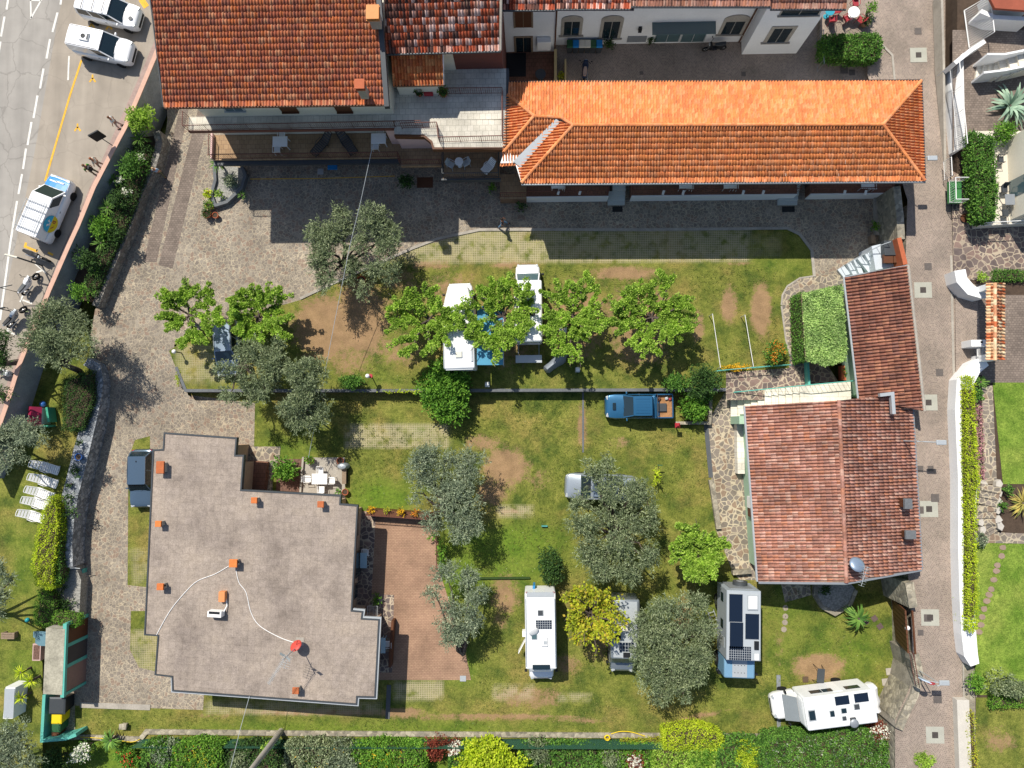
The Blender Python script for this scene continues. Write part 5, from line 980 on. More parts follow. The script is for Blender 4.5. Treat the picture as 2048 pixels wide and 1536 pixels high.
for y0, y1, m, nm in ((995, 1018, M_white, 'window'), (1019, 1036, M_brown, 'shutter')):
    p, q = W(1495, y0, 1.2), W(1495, y1, 1.2); MB().box(wx(y0)-.06, wx(y0)+.1, q.y, p.y, .1, 1.5).build(nm, m, t)
p, q = W(1484, 845, 0.1), W(1490, 948, 0.1); MB().box(W(1474, 890, -.2).x, wx(890)+.1, q.y, p.y, LO, -.15).build('entrance_plinth', M_slab, t); MB().box(W(1476, 840, 1).x, wx(840), W(1480, 848, 1.4).y, W(1480, 832, 1.4).y, LO, 1.3).build('porch_wall', M_greenw, t)
dm = MB().ball((0, 0, 0), .5, .3, 18, 5, .05); p = W(1712, 1128, 4.6)
t = thing('satellite_dish', 'blue grey satellite dish above the old tiled ridge', 'satellite dish', (p.x, p.y, 4.0)); o = dm.build('dish', P_steel, t, True, local=True); o.location = (0, 0, .75); o.rotation_euler = (-.5, .1, 0); MB().tube([(0, 0, 0), (0, 0, .8)], .03, 6).build('mast', M_grey, t, local=True)
def antenna(label, px, py, z0, hm, booms):
    p = W(px, py, z0); t = thing('antenna', label, 'antenna', p); MB().tube([(0, 0, 0), (0, 0, hm)], .025, 6).build('mast', M_grey, t, local=True)
    for zz, a, L, n, w in booms:
        m = MB(); d = Vector((math.cos(a), math.sin(a), 0)); q = Vector((-d.y, d.x, 0)); o = Vector((0, 0, zz)); m.tube([o-d*L*.2, o+d*L*.8], .014, 4)
        for k in range(n): c = o+d*(L*(-.18+.96*k/max(1, n-1))); m.tube([c-q*w*(.6+.4*(n-k)/n), c+q*w*(.6+.4*(n-k)/n)], .008, 4)
        m.build('boom', M_lgrey, t, local=True)
    return t
antenna('tall comb antenna leaning past the lower eave of the old tiled house', 1712, 1132, 3.9, 1.5, ((1.4, R_(-110), 1.3, 9, .3), (1.1, R_(-100), .9, 5, .35)))
chimney('small brick chimney with grey cap high on the right tiled slope', 1817, 1008, 3.1, .45, .6, .9, M_concd, M_brown); chimney('squat grey brick chimney near the lower right tiled eave', 1822, 1070, 3.1, .6, .5, .8, M_concd, M_brown)
t = thing('lean_to', 'narrow outbuilding with dark brown single pitch tile roof by the alley', 'outbuilding', W(1765, 680, 0)); c = [W(1719, 797, 2.6), W(1690, 554, 2.6), W(1815, 531, 3.7), W(1848, 822, 3.7)]
tile_slope([c[1], c[0], c[3], c[2]], M_t_brown, t, .23, .4, .09); deck(c, t, M_wood, .12); gutter(t, [c[0]+Vector((-.08, 0, -.03)), c[1]+Vector((-.08, 0, -.03))], M_lgrey, .07); ridge([c[2]+Vector((.02, 0, .03)), c[3]+Vector((.02, 0, .03))], M_conc, t, .1, .3, 'mortar_edge')
gutter(t, [c[1], c[2]], M_grey, .05, 'verge_trim'); MB().prism(inset([p.to_2d() for p in c], .4), -.3, 2.5).build('wall', M_greenw, t)
p, q = W(1712, 690, 1.), W(1714, 716, 1.); MB().box(W(1706, 700, 1).x+.1, W(1706, 700, 1).x+.7, q.y, p.y, .02, 1.9).build('door', M_brown, t)
fl = MB(); fl.ribbon([W(1762, 790, 4.0).to_2d(), W(1787, 787, 4.0).to_2d(), W(1790, 828, 4.0).to_2d()], .22, 3.6, 3.9); fl.build('roof_flashing', M_lgrey, t)
# white entrance stairs with green rail
t = thing('white_staircase', 'white stone staircase with green handrail beside the old tiled house', 'staircase', W(1590, 800, LO)); st = MB(); n = 11; xs = [W(1460+(1594-1460)*i/n, 800, LO).x for i in range(n+1)]; ya = lambda x: W(1460, 783, .2).y+(x-xs[0])*.09
for i in range(n): z1 = LO+.16*(i+1); st.prism([(xs[i], ya(xs[i])-(2.0 if i < 4 else 1.45)), (xs[i+1], ya(xs[i+1])-(2.0 if i < 4 else 1.45)), (xs[i+1], ya(xs[i+1])), (xs[i], ya(xs[i]))], LO-.05, z1)
st.build('steps', M_slab, t); lz = LO+.16*n; x1 = W(1702, 790, lz).x; MB().prism([(xs[n], ya(xs[n])-1.45), (x1, ya(x1)-1.45), (x1, ya(x1)), (xs[n], ya(xs[n]))], LO, lz).build('landing', M_slab, t)
hr = MB(); g = [Vector((x, ya(x)-.05, z)) for x, z in ((xs[0], LO+.95), (xs[n], lz+.95), (x1+.3, lz+.95))]; hr.tube(g, .035, 6)
for k in range(26): u = k/25; x = xs[0]+(x1-xs[0])*u; zz = LO+min(1, (x-xs[0])/(xs[n]-xs[0]))*(lz-LO); hr.tube([(x, ya(x)-.05, zz), (x, ya(x)-.05, zz+.95)], .014, 4)
hr.build('handrail', M_teal, t)
# outdoor steel stairs and gate to the alley
t = thing('steel_staircase', 'grey steel stairs climbing from the courtyard to the alley gate', 'staircase', W(1720, 530, 0)); pts = [(1684, 552), (1700, 541), (1712, 535), (1724, 530), (1736, 522), (1752, 514), (1770, 508)]
st = MB(); L3 = [W(a, b, .15+.3*i) for i, (a, b) in enumerate(pts)]
for i in range(6):
    a, b = L3[i], L3[i+1]; d = (b-a).to_2d().normalized(); m = Vector((-d.y, d.x))*.55; c = a.to_2d()*.5+b.to_2d()*.5; st.prism([a.to_2d()+m, b.to_2d()+m, b.to_2d()-m*1.3, a.to_2d()-m*1.3], 0, .22+.3*i)
st.build('steps', plain('white_steel', hx('c4cbd0'), .5, .1, .05), t); r2 = [p+Vector((0, 0, 1.0)) for p in L3]; hr = MB(); off = Vector((-.1, .6, 0)); hr.tube([p+off for p in r2], .03, 6)
for p in L3: hr.tube([p+off, p+off+Vector((0, 0, 1))], .02, 4)
hr.build('handrail', M_lgrey, t); q = [W(a, b, 2.0) for a, b in ((1744, 492), (1800, 478), (1808, 528), (1752, 540))]; MB().prism([p.to_2d() for p in q], 0, 1.95).build('landing', plain('white_steel', hx('c4cbd0'), .5), t)
p = W(1782, 490, 2.4); tag(MB().box(p.x-.5, p.x+.5, p.y-.75, p.y+.3, 1.96, 2.5).build('meter_cabinet', M_dgrey, None, bevel=.03), 'dark glazed cabinet standing on the steel stair landing', 'cabinet')
a, b = W(1795, 477, 2.9), W(1808, 530, 2.9); m = MB(); m.ribbon([a, b], .3, AL-.3, 3.1); g = m.build('gate_post_wall', M_terra); tag(g, 'narrow terracotta wall beside the alley gate at the stair top', 'wall')
p = W(1785, 518, 2.3); tg = thing('wooden_gate', 'brown double wooden gate at the top of the steel stairs', 'gate', p); MB().box(-.65, -.02, -.3, .3, -.1, .12).build('gate_leaf', M_brown, tg, local=True); MB().box(.02, .55, -.28, .34, -.1, .12).build('gate_leaf', M_brown, tg, local=True)
# ---- flat roofed house
FZ = 2.75; fp = [(330, 867), (472, 877), (469, 912), (486, 912), (481, 981), (680, 992), (679, 1009), (714, 1012), (702, 1222), (724, 1224), (722, 1238), (757, 1240), (749, 1393), (713, 1392), (712, 1407), (347, 1380), (346, 1352), (312, 1348), (318, 1270), (291, 1268), (308, 901), (328, 900)]
t = thing('flat_roofed_house', 'sprawling house with stepped grey concrete flat roof', 'house', W(520, 1130, LO)); P = P2(fp, FZ)
MB().prism(P, FZ-.28, FZ).build('roof', M_roofc, t); MB().ribbon(inset(P, -.03), .1, FZ-.3, FZ+.05, True).build('roof_edging', M_dgrey, t)
gp = inset(P, -.13); MB().ribbon(gp[8:17], .1, FZ-.2, FZ-.02).build('gutter', M_lgrey, t)
MB().prism(inset(P, .55), LO, FZ-.27).build('wall', plain('sand_render', hx('bb9f86'), .9, 0, .15), t)
wz = P[7].x-.56
for y0, y1 in ((1050, 1075), (1110, 1160), (1172, 1200)): p, q = W(715, y0, 1.2), W(715, y1, 1.2); MB().box(wz-.45, wz+.03, q.y, p.y, LO+.1 if y0 > 1100 and y0 < 1150 else .2, 1.6).build('window', M_gl, t)
pass
for i, (px, py, lab) in enumerate([(320, 935, 'larger terracotta chimney near the upper left corner of the flat roof'), (316, 1048, 'small terracotta vent on the left edge of the flat roof'), (508, 1001, 'brown chimney below the roof notch of the flat roof'), (641, 1009, 'orange chimney near the upper right edge of the flat roof'), (466, 1127, 'weathered orange chimney with white cables at the middle of the flat roof'), (320, 1174, 'bright orange chimney with white pipe by the left roof edge'), (591, 1382, 'bright orange chimney at the bottom edge of the flat roof')]):
    w = (.5, .38, .38, .4, .5, .42, .4)[i]; chimney(lab, px, py, FZ, w, w*.95 if i != 0 else .75, .62, plain('orange_vent_%d' % (i % 3), hx(('b0643c', 'd07a3e', 'c4703c')[i % 3]), .85, 0, .25, 4), M_conc, 'chimneys on the flat roof', pot=i in (4, 5))
p = W(443, 1194, FZ+.4); tag(MB().prism([(p.x-.22, p.y-.35), (p.x+.22, p.y-.35), (p.x+.22, p.y+.35), (p.x-.22, p.y+.35)], FZ, FZ+.4).build('roof_vent_box', plain('orange_box', hx('d58a55'), .7, 0, .1), None, bevel=.03), 'flat orange box with a pipe above the white roof unit', 'vent')
p = W(430, 1228, FZ+.5); t2 = thing('air_conditioner', 'white open topped air conditioner unit on the flat roof', 'air conditioner', (p.x, p.y, FZ), -.05); MB().box(-.48, .48, -.2, .2, .05, .62).build('casing', M_white, t2, local=True, bevel=.02); MB().box(-.38, .38, .02, .19, .62, .63).build('dark_grille', M_black, t2, local=True); MB().tube([(.5, .1, .3), (.62, .5, .1), (.5, 1.0, .1)], .04, 6).build('pipe', M_white, t2, local=True)
def cable(label, pts, r, mat, name='cable', cat='cable', group=None):
    P = [Vector(p) for p in pts]; o = MB().tube(P, r, 5).build(name, mat, None, True); return tag(o, label, cat, group)
def spl(pts, k=8):
    out = []; P = [Vector(p) for p in pts]
    for i in range(len(P)-1):
        p0, p1, p2, p3 = P[max(0, i-1)], P[i], P[i+1], P[min(len(P)-1, i+2)]
        for j in range(k): u = j/k; out.append(.5*((2*p1)+(p2-p0)*u+(2*p0-5*p1+4*p2-p3)*u*u+(3*p1-p0-3*p2+p3)*u**3))
    return out+[P[-1]]
cable('white cable snaking from the roof corner up to the middle chimney', spl([W(a, b, FZ+.03) for a, b in ((313, 1270), (340, 1222), (370, 1185), (395, 1162), (430, 1148), (458, 1132))]), .025, M_white); cable('white cable curving from the middle chimney down to the red dish', spl([W(a, b, FZ+.03) for a, b in ((472, 1140), (478, 1165), (492, 1185), (502, 1225), (520, 1252), (560, 1275), (592, 1286))]), .025, M_white)
p = W(600, 1288, FZ); t2 = thing('antenna_mast', 'tall antenna mast with red dish on the flat roof', 'antenna', p); MB().tube([(0, 0, 0), (0, 0, 3.1)], .03, 6).build('mast', M_grey, t2, local=True); MB().box(-.28, .28, -.1, .45, 0, .03).build('base_slab', M_conc, t2, local=True)
o = MB().ball((0, 0, 0), .42, .28, 18, 5, .05).build('dish', plain('red_dish', hx('b8453a'), .5, 0, .05), t2, True, local=True); o.location = (-.02, .12, .75); o.rotation_euler = (-.75, -.45, 0); MB().tube([(0, .1, .75), (.2, .55, 1.1)], .015, 5).build('feed_arm', M_black, t2, local=True)
for zz, a, L, n, w in ((2.95, R_(-122), 1.9, 20, .14), (2.2, R_(-108), .95, 6, .32)):
    m = MB(); d = Vector((math.cos(a), math.sin(a), 0)); q = Vector((-d.y, d.x, 0)); o = Vector((0, 0, zz)); m.tube([o-d*.2, o+d*L], .014, 4)
    for k in range(n): c = o+d*(L*(k+.5)/n); m.tube([c-q*w, c+q*w], .01, 4)
    if n > 10:
        for s in (-1, 1): m.add([o-d*.1+q*.05*s, o-d*.1+q*.4*s+Vector((0, 0, .1)), o+d*.25*0-d*.35+q*.4*s+Vector((0, 0, .3)), o-d*.35+q*.05*s+Vector((0, 0, .25))], [(0, 1, 2, 3)])
    m.build('boom', M_lgrey, t2, local=True)
# ---- teal shed and bin yard at the lower left
t = thing('teal_shed', 'shed with mossy concrete roof and teal garage fronts', 'shed', W(110, 1330, LO)); z = 1.7; rq = [(92, 1256), (130, 1258), (124, 1390), (86, 1388)]
MB().prism(P2(rq, z), z-.2, z).build('roof', plain('mossy_concrete', hx('a39e8c'), .95, 0, .5, 1.5), t); fx = P2(rq, z); MB().prism([fx[0], (fx[1]+Vector((-.15, 0))), fx[2]+Vector((-.15, 0)), fx[3]], LO, z-.22).build('wall', M_conc, t)
fr = MB(); x = fx[1].x; yy = [W(130, b, .4).y for b in (1240, 1278, 1283, 1318, 1324, 1378)]
for i in (0, 2, 4): fr.box(x-.14, x-.02, yy[i]-.12, yy[i]+.12, LO, z-.2)
fr.box(x-.14, x-.02, yy[5]-.1, yy[5]+.1, LO, z-.2); fr.box(x-.16, x+.1, yy[5]-.1, yy[0]+.1, z-.24, z-.01); fr.build('door_frame', M_teal, t)
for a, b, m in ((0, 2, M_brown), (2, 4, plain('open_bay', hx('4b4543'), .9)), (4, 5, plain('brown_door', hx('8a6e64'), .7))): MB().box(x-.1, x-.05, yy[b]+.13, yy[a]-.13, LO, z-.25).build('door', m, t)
t = thing('bin_yard', 'teal walled bin yard at the bottom left corner of the drive', 'wall', W(110, 1450, LO)); MB().ribbon(P2([(88, 1390), (83, 1482), (130, 1478), (152, 1470)], .4), .22, LO-.2, .4).build('wall', M_teal, t)
def bin_(label, px, py, mat, w=.55, d=.65, h=1.05, rz=0, lid=None, group='wheelie bins'):
    zg = LO if py > 600 else .02; p = W(px, py, zg+h); t = thing('wheelie_bin', label, 'bin', (p.x, p.y, zg), rz, group)
    MB().loft([[(sx*w/2*k, sy*d/2*k, z) for sx, sy in ((-1, -1), (1, -1), (1, 1), (-1, 1))] for z, k in ((.06, .78), (h*.9, 1.0))]).build('body', mat, t, local=True); MB().loft([[(sx*w/2*k, sy*d/2*k+.02, z) for sx, sy in ((-1, -1), (1, -1), (1, 1), (-1, 1))] for z, k in ((h*.9, 1.08), (h*.96, 1.08), (h, .9))]).build('lid', lid or mat, t, local=True)
    for s in (-1, 1): MB().cyl((s*w*.4-.02, d*.42, .1), .1, .1, .05, 10, 'X').build('wheel', M_tyre, t, local=True)
    MB().tube([(-w*.4, d*.55, h*.93), (w*.4, d*.55, h*.93)], .02, 5).build('handle', M_black, t, local=True); return t
bin_('black container with grey lid in the teal bin yard', 114, 1412, M_black, 1.1, 1.1, 1.3, 1.57, M_dgrey); bin_('bright yellow bin in the teal bin yard', 113, 1437, M_yellow, .75, .7, 1.1, 1.57); bin_('dark green bin beside the yellow bin', 112, 1456, M_gplas, .6, .6, 1.05, 1.57); bin_('low brown bin at the end of the teal bin yard', 110, 1472, M_brown, .5, .5, .9, 1.57)
for x, m, lab in ((1140, M_gplas, 'dark green bin at the left end of the back courtyard row'), (1152, P_blueh, 'blue lidded bin left of the two cream bins'), (1164, M_cream, 'left cream lidded bin in the back courtyard row'), (1176, M_cream, 'right cream lidded bin in the back courtyard row'), (1187, M_gplas, 'dark green bin right of the cream bins'), (1199, P_blueh, 'blue lidded bin at the right end beside the bush')): bin_(lab, x, 87, M_dgrey, .42, .55, 1.0, 0, m, 'bins in the back courtyard')
# ================================================================ trees, shrubs, hedges
olive('broad olive tree beside the courtyard above the left camper pitches', (700, 535), [(650, 470, 42), (690, 440, 34), (745, 440, 38), (770, 480, 36), (640, 520, 36), (660, 560, 32), (710, 545, 30, 2.6), (765, 540, 34), (730, 575, 22, 2.6), (715, 490, 30, 3.2), (790, 460, 20)], UP)
olive('olive tree overhanging the bonnet of the silver blue estate car', (500, 735), [(460, 735, 30), (505, 705, 34), (545, 725, 38), (490, 770, 34), (535, 775, 36), (460, 790, 24), (560, 690, 20), (500, 800, 22)], UP, 4.4)
olive('olive tree at the lower end of the retaining wall over the drive', (608, 790), [(600, 740, 36), (625, 770, 34), (600, 800, 34), (640, 730, 22), (570, 815, 24)], LO, 5.2)
olive('small olive tree on the lawn beside the shrubbed table terrace', (612, 830), [(600, 840, 30), (640, 830, 28), (625, 855, 26), (590, 820, 24), (650, 800, 20)], LO, 4.6)
olive('spreading olive tree beside the bare earth patch and flower trough', (893, 1000), [(845, 925, 36), (890, 920, 32), (935, 925, 34), (870, 960, 34), (925, 965, 36), (890, 1000, 34), (940, 1010, 30), (865, 1035, 28), (915, 1050, 34), (950, 1055, 28), (830, 985, 22), (905, 970, 24, 3.0)], LO, 4.6, L_olive2)
olive('largest olive tree, hiding a silver camper van', (1225, 1060), [(1185, 945, 32), (1215, 930, 24), (1165, 1000, 28), (1215, 985, 32), (1240, 970, 26), (1265, 985, 34), (1295, 1010, 28), (1160, 1050, 34), (1210, 1040, 30), (1260, 1040, 34), (1300, 1055, 26), (1180, 1095, 36), (1235, 1095, 34), (1285, 1100, 32), (1200, 1135, 32), (1255, 1135, 34), (1300, 1130, 20)], LO, 5.2)
olive('olive tree leaning over the right edge of the brick patio', (930, 1290), [(895, 1155, 30), (935, 1155, 28), (870, 1185, 22), (955, 1190, 26), (905, 1215, 28), (945, 1225, 30), (890, 1250, 26), (930, 1260, 28), (900, 1275, 18)], LO, 4.4, L_olive2)
olive('wide olive tree between the grey camper van and the expedition truck', (1335, 1290), [(1335, 1215, 34), (1380, 1215, 34), (1300, 1260, 36), (1345, 1265, 30), (1400, 1260, 34), (1280, 1300, 30), (1325, 1310, 34), (1375, 1310, 34), (1410, 1310, 28), (1300, 1345, 34), (1345, 1355, 34), (1385, 1345, 30), (1325, 1390, 24), (1365, 1380, 22)], LO, 4.8)
olive('olive tree growing on the bank beside the street parapet', (158, 742), [(105, 635, 36), (145, 630, 34), (170, 660, 30), (95, 680, 38), (135, 685, 36), (175, 695, 28), (100, 720, 30), (135, 725, 24), (60, 690, 26), (75, 650, 24)], .2, 5.2)
olive('shaded olive tree at the left edge above the sun loungers', (10, 900), [(35, 860, 34), (65, 880, 30), (30, 905, 32), (5, 875, 34), (60, 850, 22), (15, 930, 20)], .2, 4.6, L_olive2)
olive('olive tree at the left edge level with the yellow hedge', (-15, 1200), [(5, 1140, 26), (15, 1185, 26), (0, 1225, 28), (25, 1160, 16)], .2, 4.6, L_olive2)
olive('grey olive tree in the bottom left corner', (30, 1500), [(25, 1470, 36), (55, 1490, 30), (20, 1515, 36), (60, 1525, 24)], .2, 4.2, L_olive2)
olive('dark leafy street tree cut by the left edge below the scooter', (38, 724), [(-5, 690, 30), (12, 675, 20), (-5, 725, 26), (14, 715, 16)], ST, 4.2, L_dark, name='street_tree', group='street trees')
olive('dark leafy street tree at the left edge beside the parapet', (5, 790), [(0, 775, 20), (-10, 800, 26), (12, 795, 14)], ST, 3.6, L_dark, name='street_tree', group='street trees')
for k, (lab, tp, c, rx, ry, zg, nb) in enumerate([
    ('mulberry tree farthest left, standing over the paved drive', (385, 645), (382, 620), 70, 66, UP, 13), ('mulberry tree above the silver blue estate car', (515, 650), (522, 628), 88, 70, UP, 16),
    ('mulberry tree left of the blue awning camper', (875, 640), (845, 640), 88, 74, UP, 16), ('mulberry tree growing between the two white campers', (1015, 640), (1000, 630), 72, 100, UP, 17),
    ('mulberry tree just right of the ribbed roof camper van', (1140, 640), (1150, 628), 72, 92, UP, 16), ('mulberry tree farthest right in the camper row', (1300, 650), (1302, 625), 92, 84, UP, 19)]):
    mulberry(lab, tp, c, rx*1.12, ry*1.12, zg, 3.4, None, (11, 13, 13, 15, 14, 18)[k], seed=k+3, dens=104)
mulberry('bright round mulberry tree beside the expedition truck', (1395, 1115), (1396, 1103), 60, 62, LO, 3.8, None, 24, dens=130, seed=31, group='single lawn trees')
mulberry('golden leaved tree with bare branches over the grey camper van', (1178, 1210), (1185, 1232), 72, 78, LO, 4.2, L_gold, 20, name='golden_tree', dens=13, ls=.2, bare=.5, seed=40, group='single lawn trees')
bush('big glossy green shrub on the retaining wall behind the left camper', 890, 780, 64, LO, 2.4, L_green, 'laurel_shrub', ln=.2, wd=.1, dens=700)
bush('round dark evergreen shrub beside the white motorhome on the lower lawn', 1104, 1132, 36, LO, 2.2, L_dark, 'evergreen_shrub')
bush('dark shrub at the right end of the retaining wall', 1412, 762, 40, UP, 1.8, L_dark, 'evergreen_shrub'); bush('grey green shrub between the mulberries and the dark wall shrub', 1352, 765, 28, UP, 1.4, L_hedge, 'evergreen_shrub')
bush('lighter green shrub planted in the stone bed behind the pickup', 1385, 818, 34, LO, 1.6, L_green, ln=.16, wd=.09); bush('dark green shrub spilling over the wall above the pickup bed', 1398, 790, 24, LO, 1.6, L_hedge)
bush('rounded firethorn shrub with orange berries by the flagstone path', 1549, 708, 29, UP, 1.9, L_hedge, 'firethorn', extra=(L_orp, 160, .09)); bush('low hedge shrub beside the globe lamp on the upper lawn edge', 705, 765, 32, UP, 1.2, L_hedge, ext=(1.0, .55))
bush('leafy green shrub in the mulched bed by the house terrace', 572, 940, 28, LO, 1.3, L_green, ln=.2, wd=.1, dens=520)
bush('small lemon green bush on the open lawn by the green hose stand', 1312, 950, 13, LO, 1.2, L_lime, ln=.14, dens=500, ext=(.7, 1.6)); bush('vine shrub climbing the patio fence below the flower trough', 882, 1105, 17, LO, 1.6, L_green, ext=(.8, 2.1)); bush('low green plant at the corner of the brick patio fence', 866, 1073, 8, LO, .8, L_green); bush('small fern in the stone planter under the flat roof', 752, 1200, 11, LO, .7, L_green)
bush('round lime green bush at the top of the planted bank', 281, 240, 34, .7, 2.6, L_mulb, ln=.13, wd=.09); bush('dark clipped shrub half way along the planted bank', 262, 335, 34, .7, 2.2, L_hedge, ext=(1, 1)); bush('dark needle shrub hanging at the upper bank', 240, 400, 26, .7, 1.8, L_dark)
bush('light green rhododendron on the planted bank', 205, 460, 24, .7, 1.8, L_green, ln=.17, wd=.08, ext=(.9, 1.5)); bush('dark shrub below the light rhododendron on the bank', 175, 520, 28, .7, 2.0, L_dark); bush('pale sprouting shrub above the bank olive tree', 165, 585, 24, .7, 2.2, L_green, ln=.16, dens=400); bush('dark shrub in the middle of the planted bank', 232, 470, 22, .7, 1.6, L_dark)
for k, (x, y, r) in enumerate(((288, 285, 26), (252, 300, 20), (235, 365, 20), (225, 420, 22), (212, 490, 22), (200, 545, 18))): rosette(['spiky yucca nearest the house corner on the planted bank', 'spiky yucca beside the white flowers at the parapet', 'spiky yucca below the dark clipped shrub', 'spiky yucca half way down the planted bank', 'spiky yucca beside the light rhododendron', 'lowest spiky yucca on the planted bank'][k], x, y, r, .9, L_yucca, 60, group='yuccas on the planted bank', up=.8, h0=.5)
for k, (x, y) in enumerate(((285, 318), (258, 388), (245, 366))): bush(['white flowering plant beside the upper yucca', 'white flowering plant low on the bank near the stone wall', 'small white flowering plant in the middle of the bank'][k], x, y, 10, .7, .9, L_hedge, 'flowering_plant', 'plant', 'white flowers on the bank', extra=(L_white, 26, .12))
bush('red flame leaved shrub at the bottom edge of the plot', 872, 1495, 28, LO-.3, 1.8, L_red, 'red_shrub', ext=(1, 1.0)); bush('white flowering red shrub touching the flame shrub', 908, 1490, 18, LO-.3, 1.6, L_red, 'red_shrub', extra=(L_white, 90, .12)); bush('red and white flowering shrub below the yellow hose', 1270, 1520, 24, LO-.3, 1.6, L_red, 'red_shrub', extra=(L_white, 60, .12))
bush('big yellow green maple at the bottom edge', 985, 1530, 66, LO-.3, 3.0, L_lime, 'maple', 'tree', ln=.17, wd=.12, dens=560, ext=(1.25, .8)); bush('grey green shrub right of the yellow green maple', 1078, 1500, 30, LO-.3, 1.8, L_olive)
bush('big grey shrub at the bottom between pole and trough', 690, 1520, 44, LO-.3, 2.2, L_olive2); bush('grey bush left of the ivy covered pole', 490, 1515, 36, LO-.3, 2.0, L_olive); bush('dark yellow green bush in the bottom left hedge', 415, 1510, 40, LO-.3, 2.2, L_hedge, extra=(L_gold, 120, .1)); bush('blue grey bush at the bottom beside the palm', 340, 1500, 34, LO-.3, 2.0, L_olive2); bush('bright green bush right of the leaning pole', 625, 1525, 32, LO-.3, 1.6, L_green); bush('dark bush behind the leaning pole', 570, 1520, 24, LO-.3, 1.4, L_dark)
bush('yellow flowered green bush along the bottom edge', 770, 1515, 40, LO-.3, 1.7, L_green, extra=(L_yel, 60, .08)); bush('grassy green bush at bottom left with red poppies', 262, 1515, 30, LO-.3, 1.0, L_green, extra=(L_redp, 40, .1)); bush('white flowering bush below the teal bin yard', 168, 1498, 26, LO-.3, 1.9, L_hedge, 'flowering_shrub', extra=(L_white, 190, .12)); bush('dark green bush in the bottom left corner garden', 115, 1520, 34, LO-.3, 2.0, L_dark)
bush('grey sage bush below the netting near the yellow hose', 1225, 1515, 30, LO-.3, 1.5, L_olive); bush('feathery green bush between hose and big hedge', 1400, 1515, 44, LO-.3, 1.9, L_green); bush('lime green thuja at the bottom edge', 1492, 1512, 38, LO-.3, 2.6, L_lime, ln=.1, dens=1100)
hedge('clipped yellow green hedge behind the yellow hose', [(1330, 1468), (1400, 1455), (1445, 1472), (1450, 1500), (1330, 1500)], LO-.3, 1.9, L_lime, ln=.1); hedge('large clipped dark green hedge mass at the bottom right', [(1540, 1482), (1665, 1470), (1720, 1455), (1775, 1480), (1785, 1545), (1550, 1560), (1520, 1520)], LO-.3, 2.2, L_hedge, dens=500, ln=.13, extra=(L_olive2, 300, .1))
hedge('low golden shrub border under the yellow hose', [(1240, 1482), (1320, 1478), (1318, 1502), (1250, 1505)], LO-.3, .8, L_gold)
bush('red and white photinia at the foot of the curved stone wall', 1760, 1462, 30, LO, 2.0, L_red, 'photinia', extra=(L_white, 130, .13), ext=(1.2, .9)); bush('clipped green ball shrub at the alley foot', 1845, 1515, 24, AL-1.2, 1.8, L_mulb, 'ball_shrub', ln=.09, dens=1300); bush('lime shrub at the bottom edge near the clipped ball', 1800, 1535, 26, LO, 1.3, L_gold)
hedge('long yellow green clipped hedge below the sun loungers', [(98, 992), (108, 1010), (112, 1060), (104, 1120), (100, 1180), (70, 1170), (62, 1130), (72, 1070), (88, 1010)], .2, 1.5, L_lime, ln=.09); hedge('dark green shaded hedge row inside the yellow hedge', [(108, 1010), (118, 1040), (116, 1110), (118, 1160), (100, 1180), (108, 1100)], .2, 1.1, L_hedge); hedge('low ivy mound above the teal shed', [(75, 1180), (100, 1190), (110, 1225), (155, 1235), (150, 1255), (95, 1255), (65, 1250)], .2, .9, L_green, 'ivy_mound'); hedge('dark shrub row behind the rock wall by the playhouse', [(125, 760), (180, 740), (182, 800), (160, 860), (125, 860)], .2, 1.0, L_dark, dens=420)
for k, (x, y, r, m) in enumerate(((165, 851, 7, 0), (160, 886, 8, 0), (152, 941, 15, 0), (141, 970, 6, 0), (140, 997, 14, 0), (140, 1024, 17, 0), (122, 1112, 7, 0), (125, 1086, 6, 0), (134, 1206, 20, 0), (124, 1180, 10, 0))): bush(['tiny clipped ball highest on the rock wall', 'second small clipped ball on the rock wall', 'broad dark mound beside the loungers on the rock wall', 'little round tuft in the middle of the rock wall', 'dark oval mound low on the rock wall', 'largest dark oval mound at the bend of the rock wall', 'small ball at the lower end of the rock wall', 'tiny tuft near the lower end of the rock wall', 'big dark mound in the gravel rock garden', 'small dark mound in the gravel rock garden'][k], x, y, r, .5 if y < 1130 else -.0, .45, L_dark, 'clipped_shrub', group='clipped shrubs on the rock wall', clumps=3)
# pergola roofed with pale creeper
z = 2.3; t = thing('pergola', 'pergola with a thick flat roof of pale green creeper', 'pergola', W(1647, 650, 0)); q = [(1603, 588), (1682, 570), (1692, 700), (1690, 722), (1650, 732), (1612, 722)]
for a, b in ((1612, 598), (1676, 582), (1682, 712), (1618, 712)): p = W(a, b, z-.1); MB().tube([(p.x, p.y, 0), (p.x, p.y, z-.1)], .06, 6).build('post', M_wood, t)
MB().prism(P2(q, z), z-.14, z-.04).build('trellis', M_wood, t)
A = np.array([[p.x, p.y] for p in P2(q, z)]); N = 9000; lo, hi = A.min(0), A.max(0); pts = rng.uniform(lo-.1, hi+.1, (N*2, 2)); ins = np.zeros(len(pts), bool); j = len(A)-1
for i in range(len(A)):
    k = ((A[i, 1] > pts[:, 1]) != (A[j, 1] > pts[:, 1])) & (pts[:, 0] < (A[j, 0]-A[i, 0])*(pts[:, 1]-A[i, 1])/(A[j, 1]-A[i, 1])+A[i, 0]); ins ^= k; j = i
pts = pts[ins]; pz = z+.1+.1*np.sin(pts[:, 0]*4+pts[:, 1]*3)*.5+rng.normal(0, .06, len(pts)); v, f = leaves(np.c_[pts, pz], np.c_[rng.normal(0, 1, (len(pts), 2)), rng.normal(.2, .4, len(pts))], .12, .09, .6); npmesh('creeper_roof', v, f, L_ivy, t)
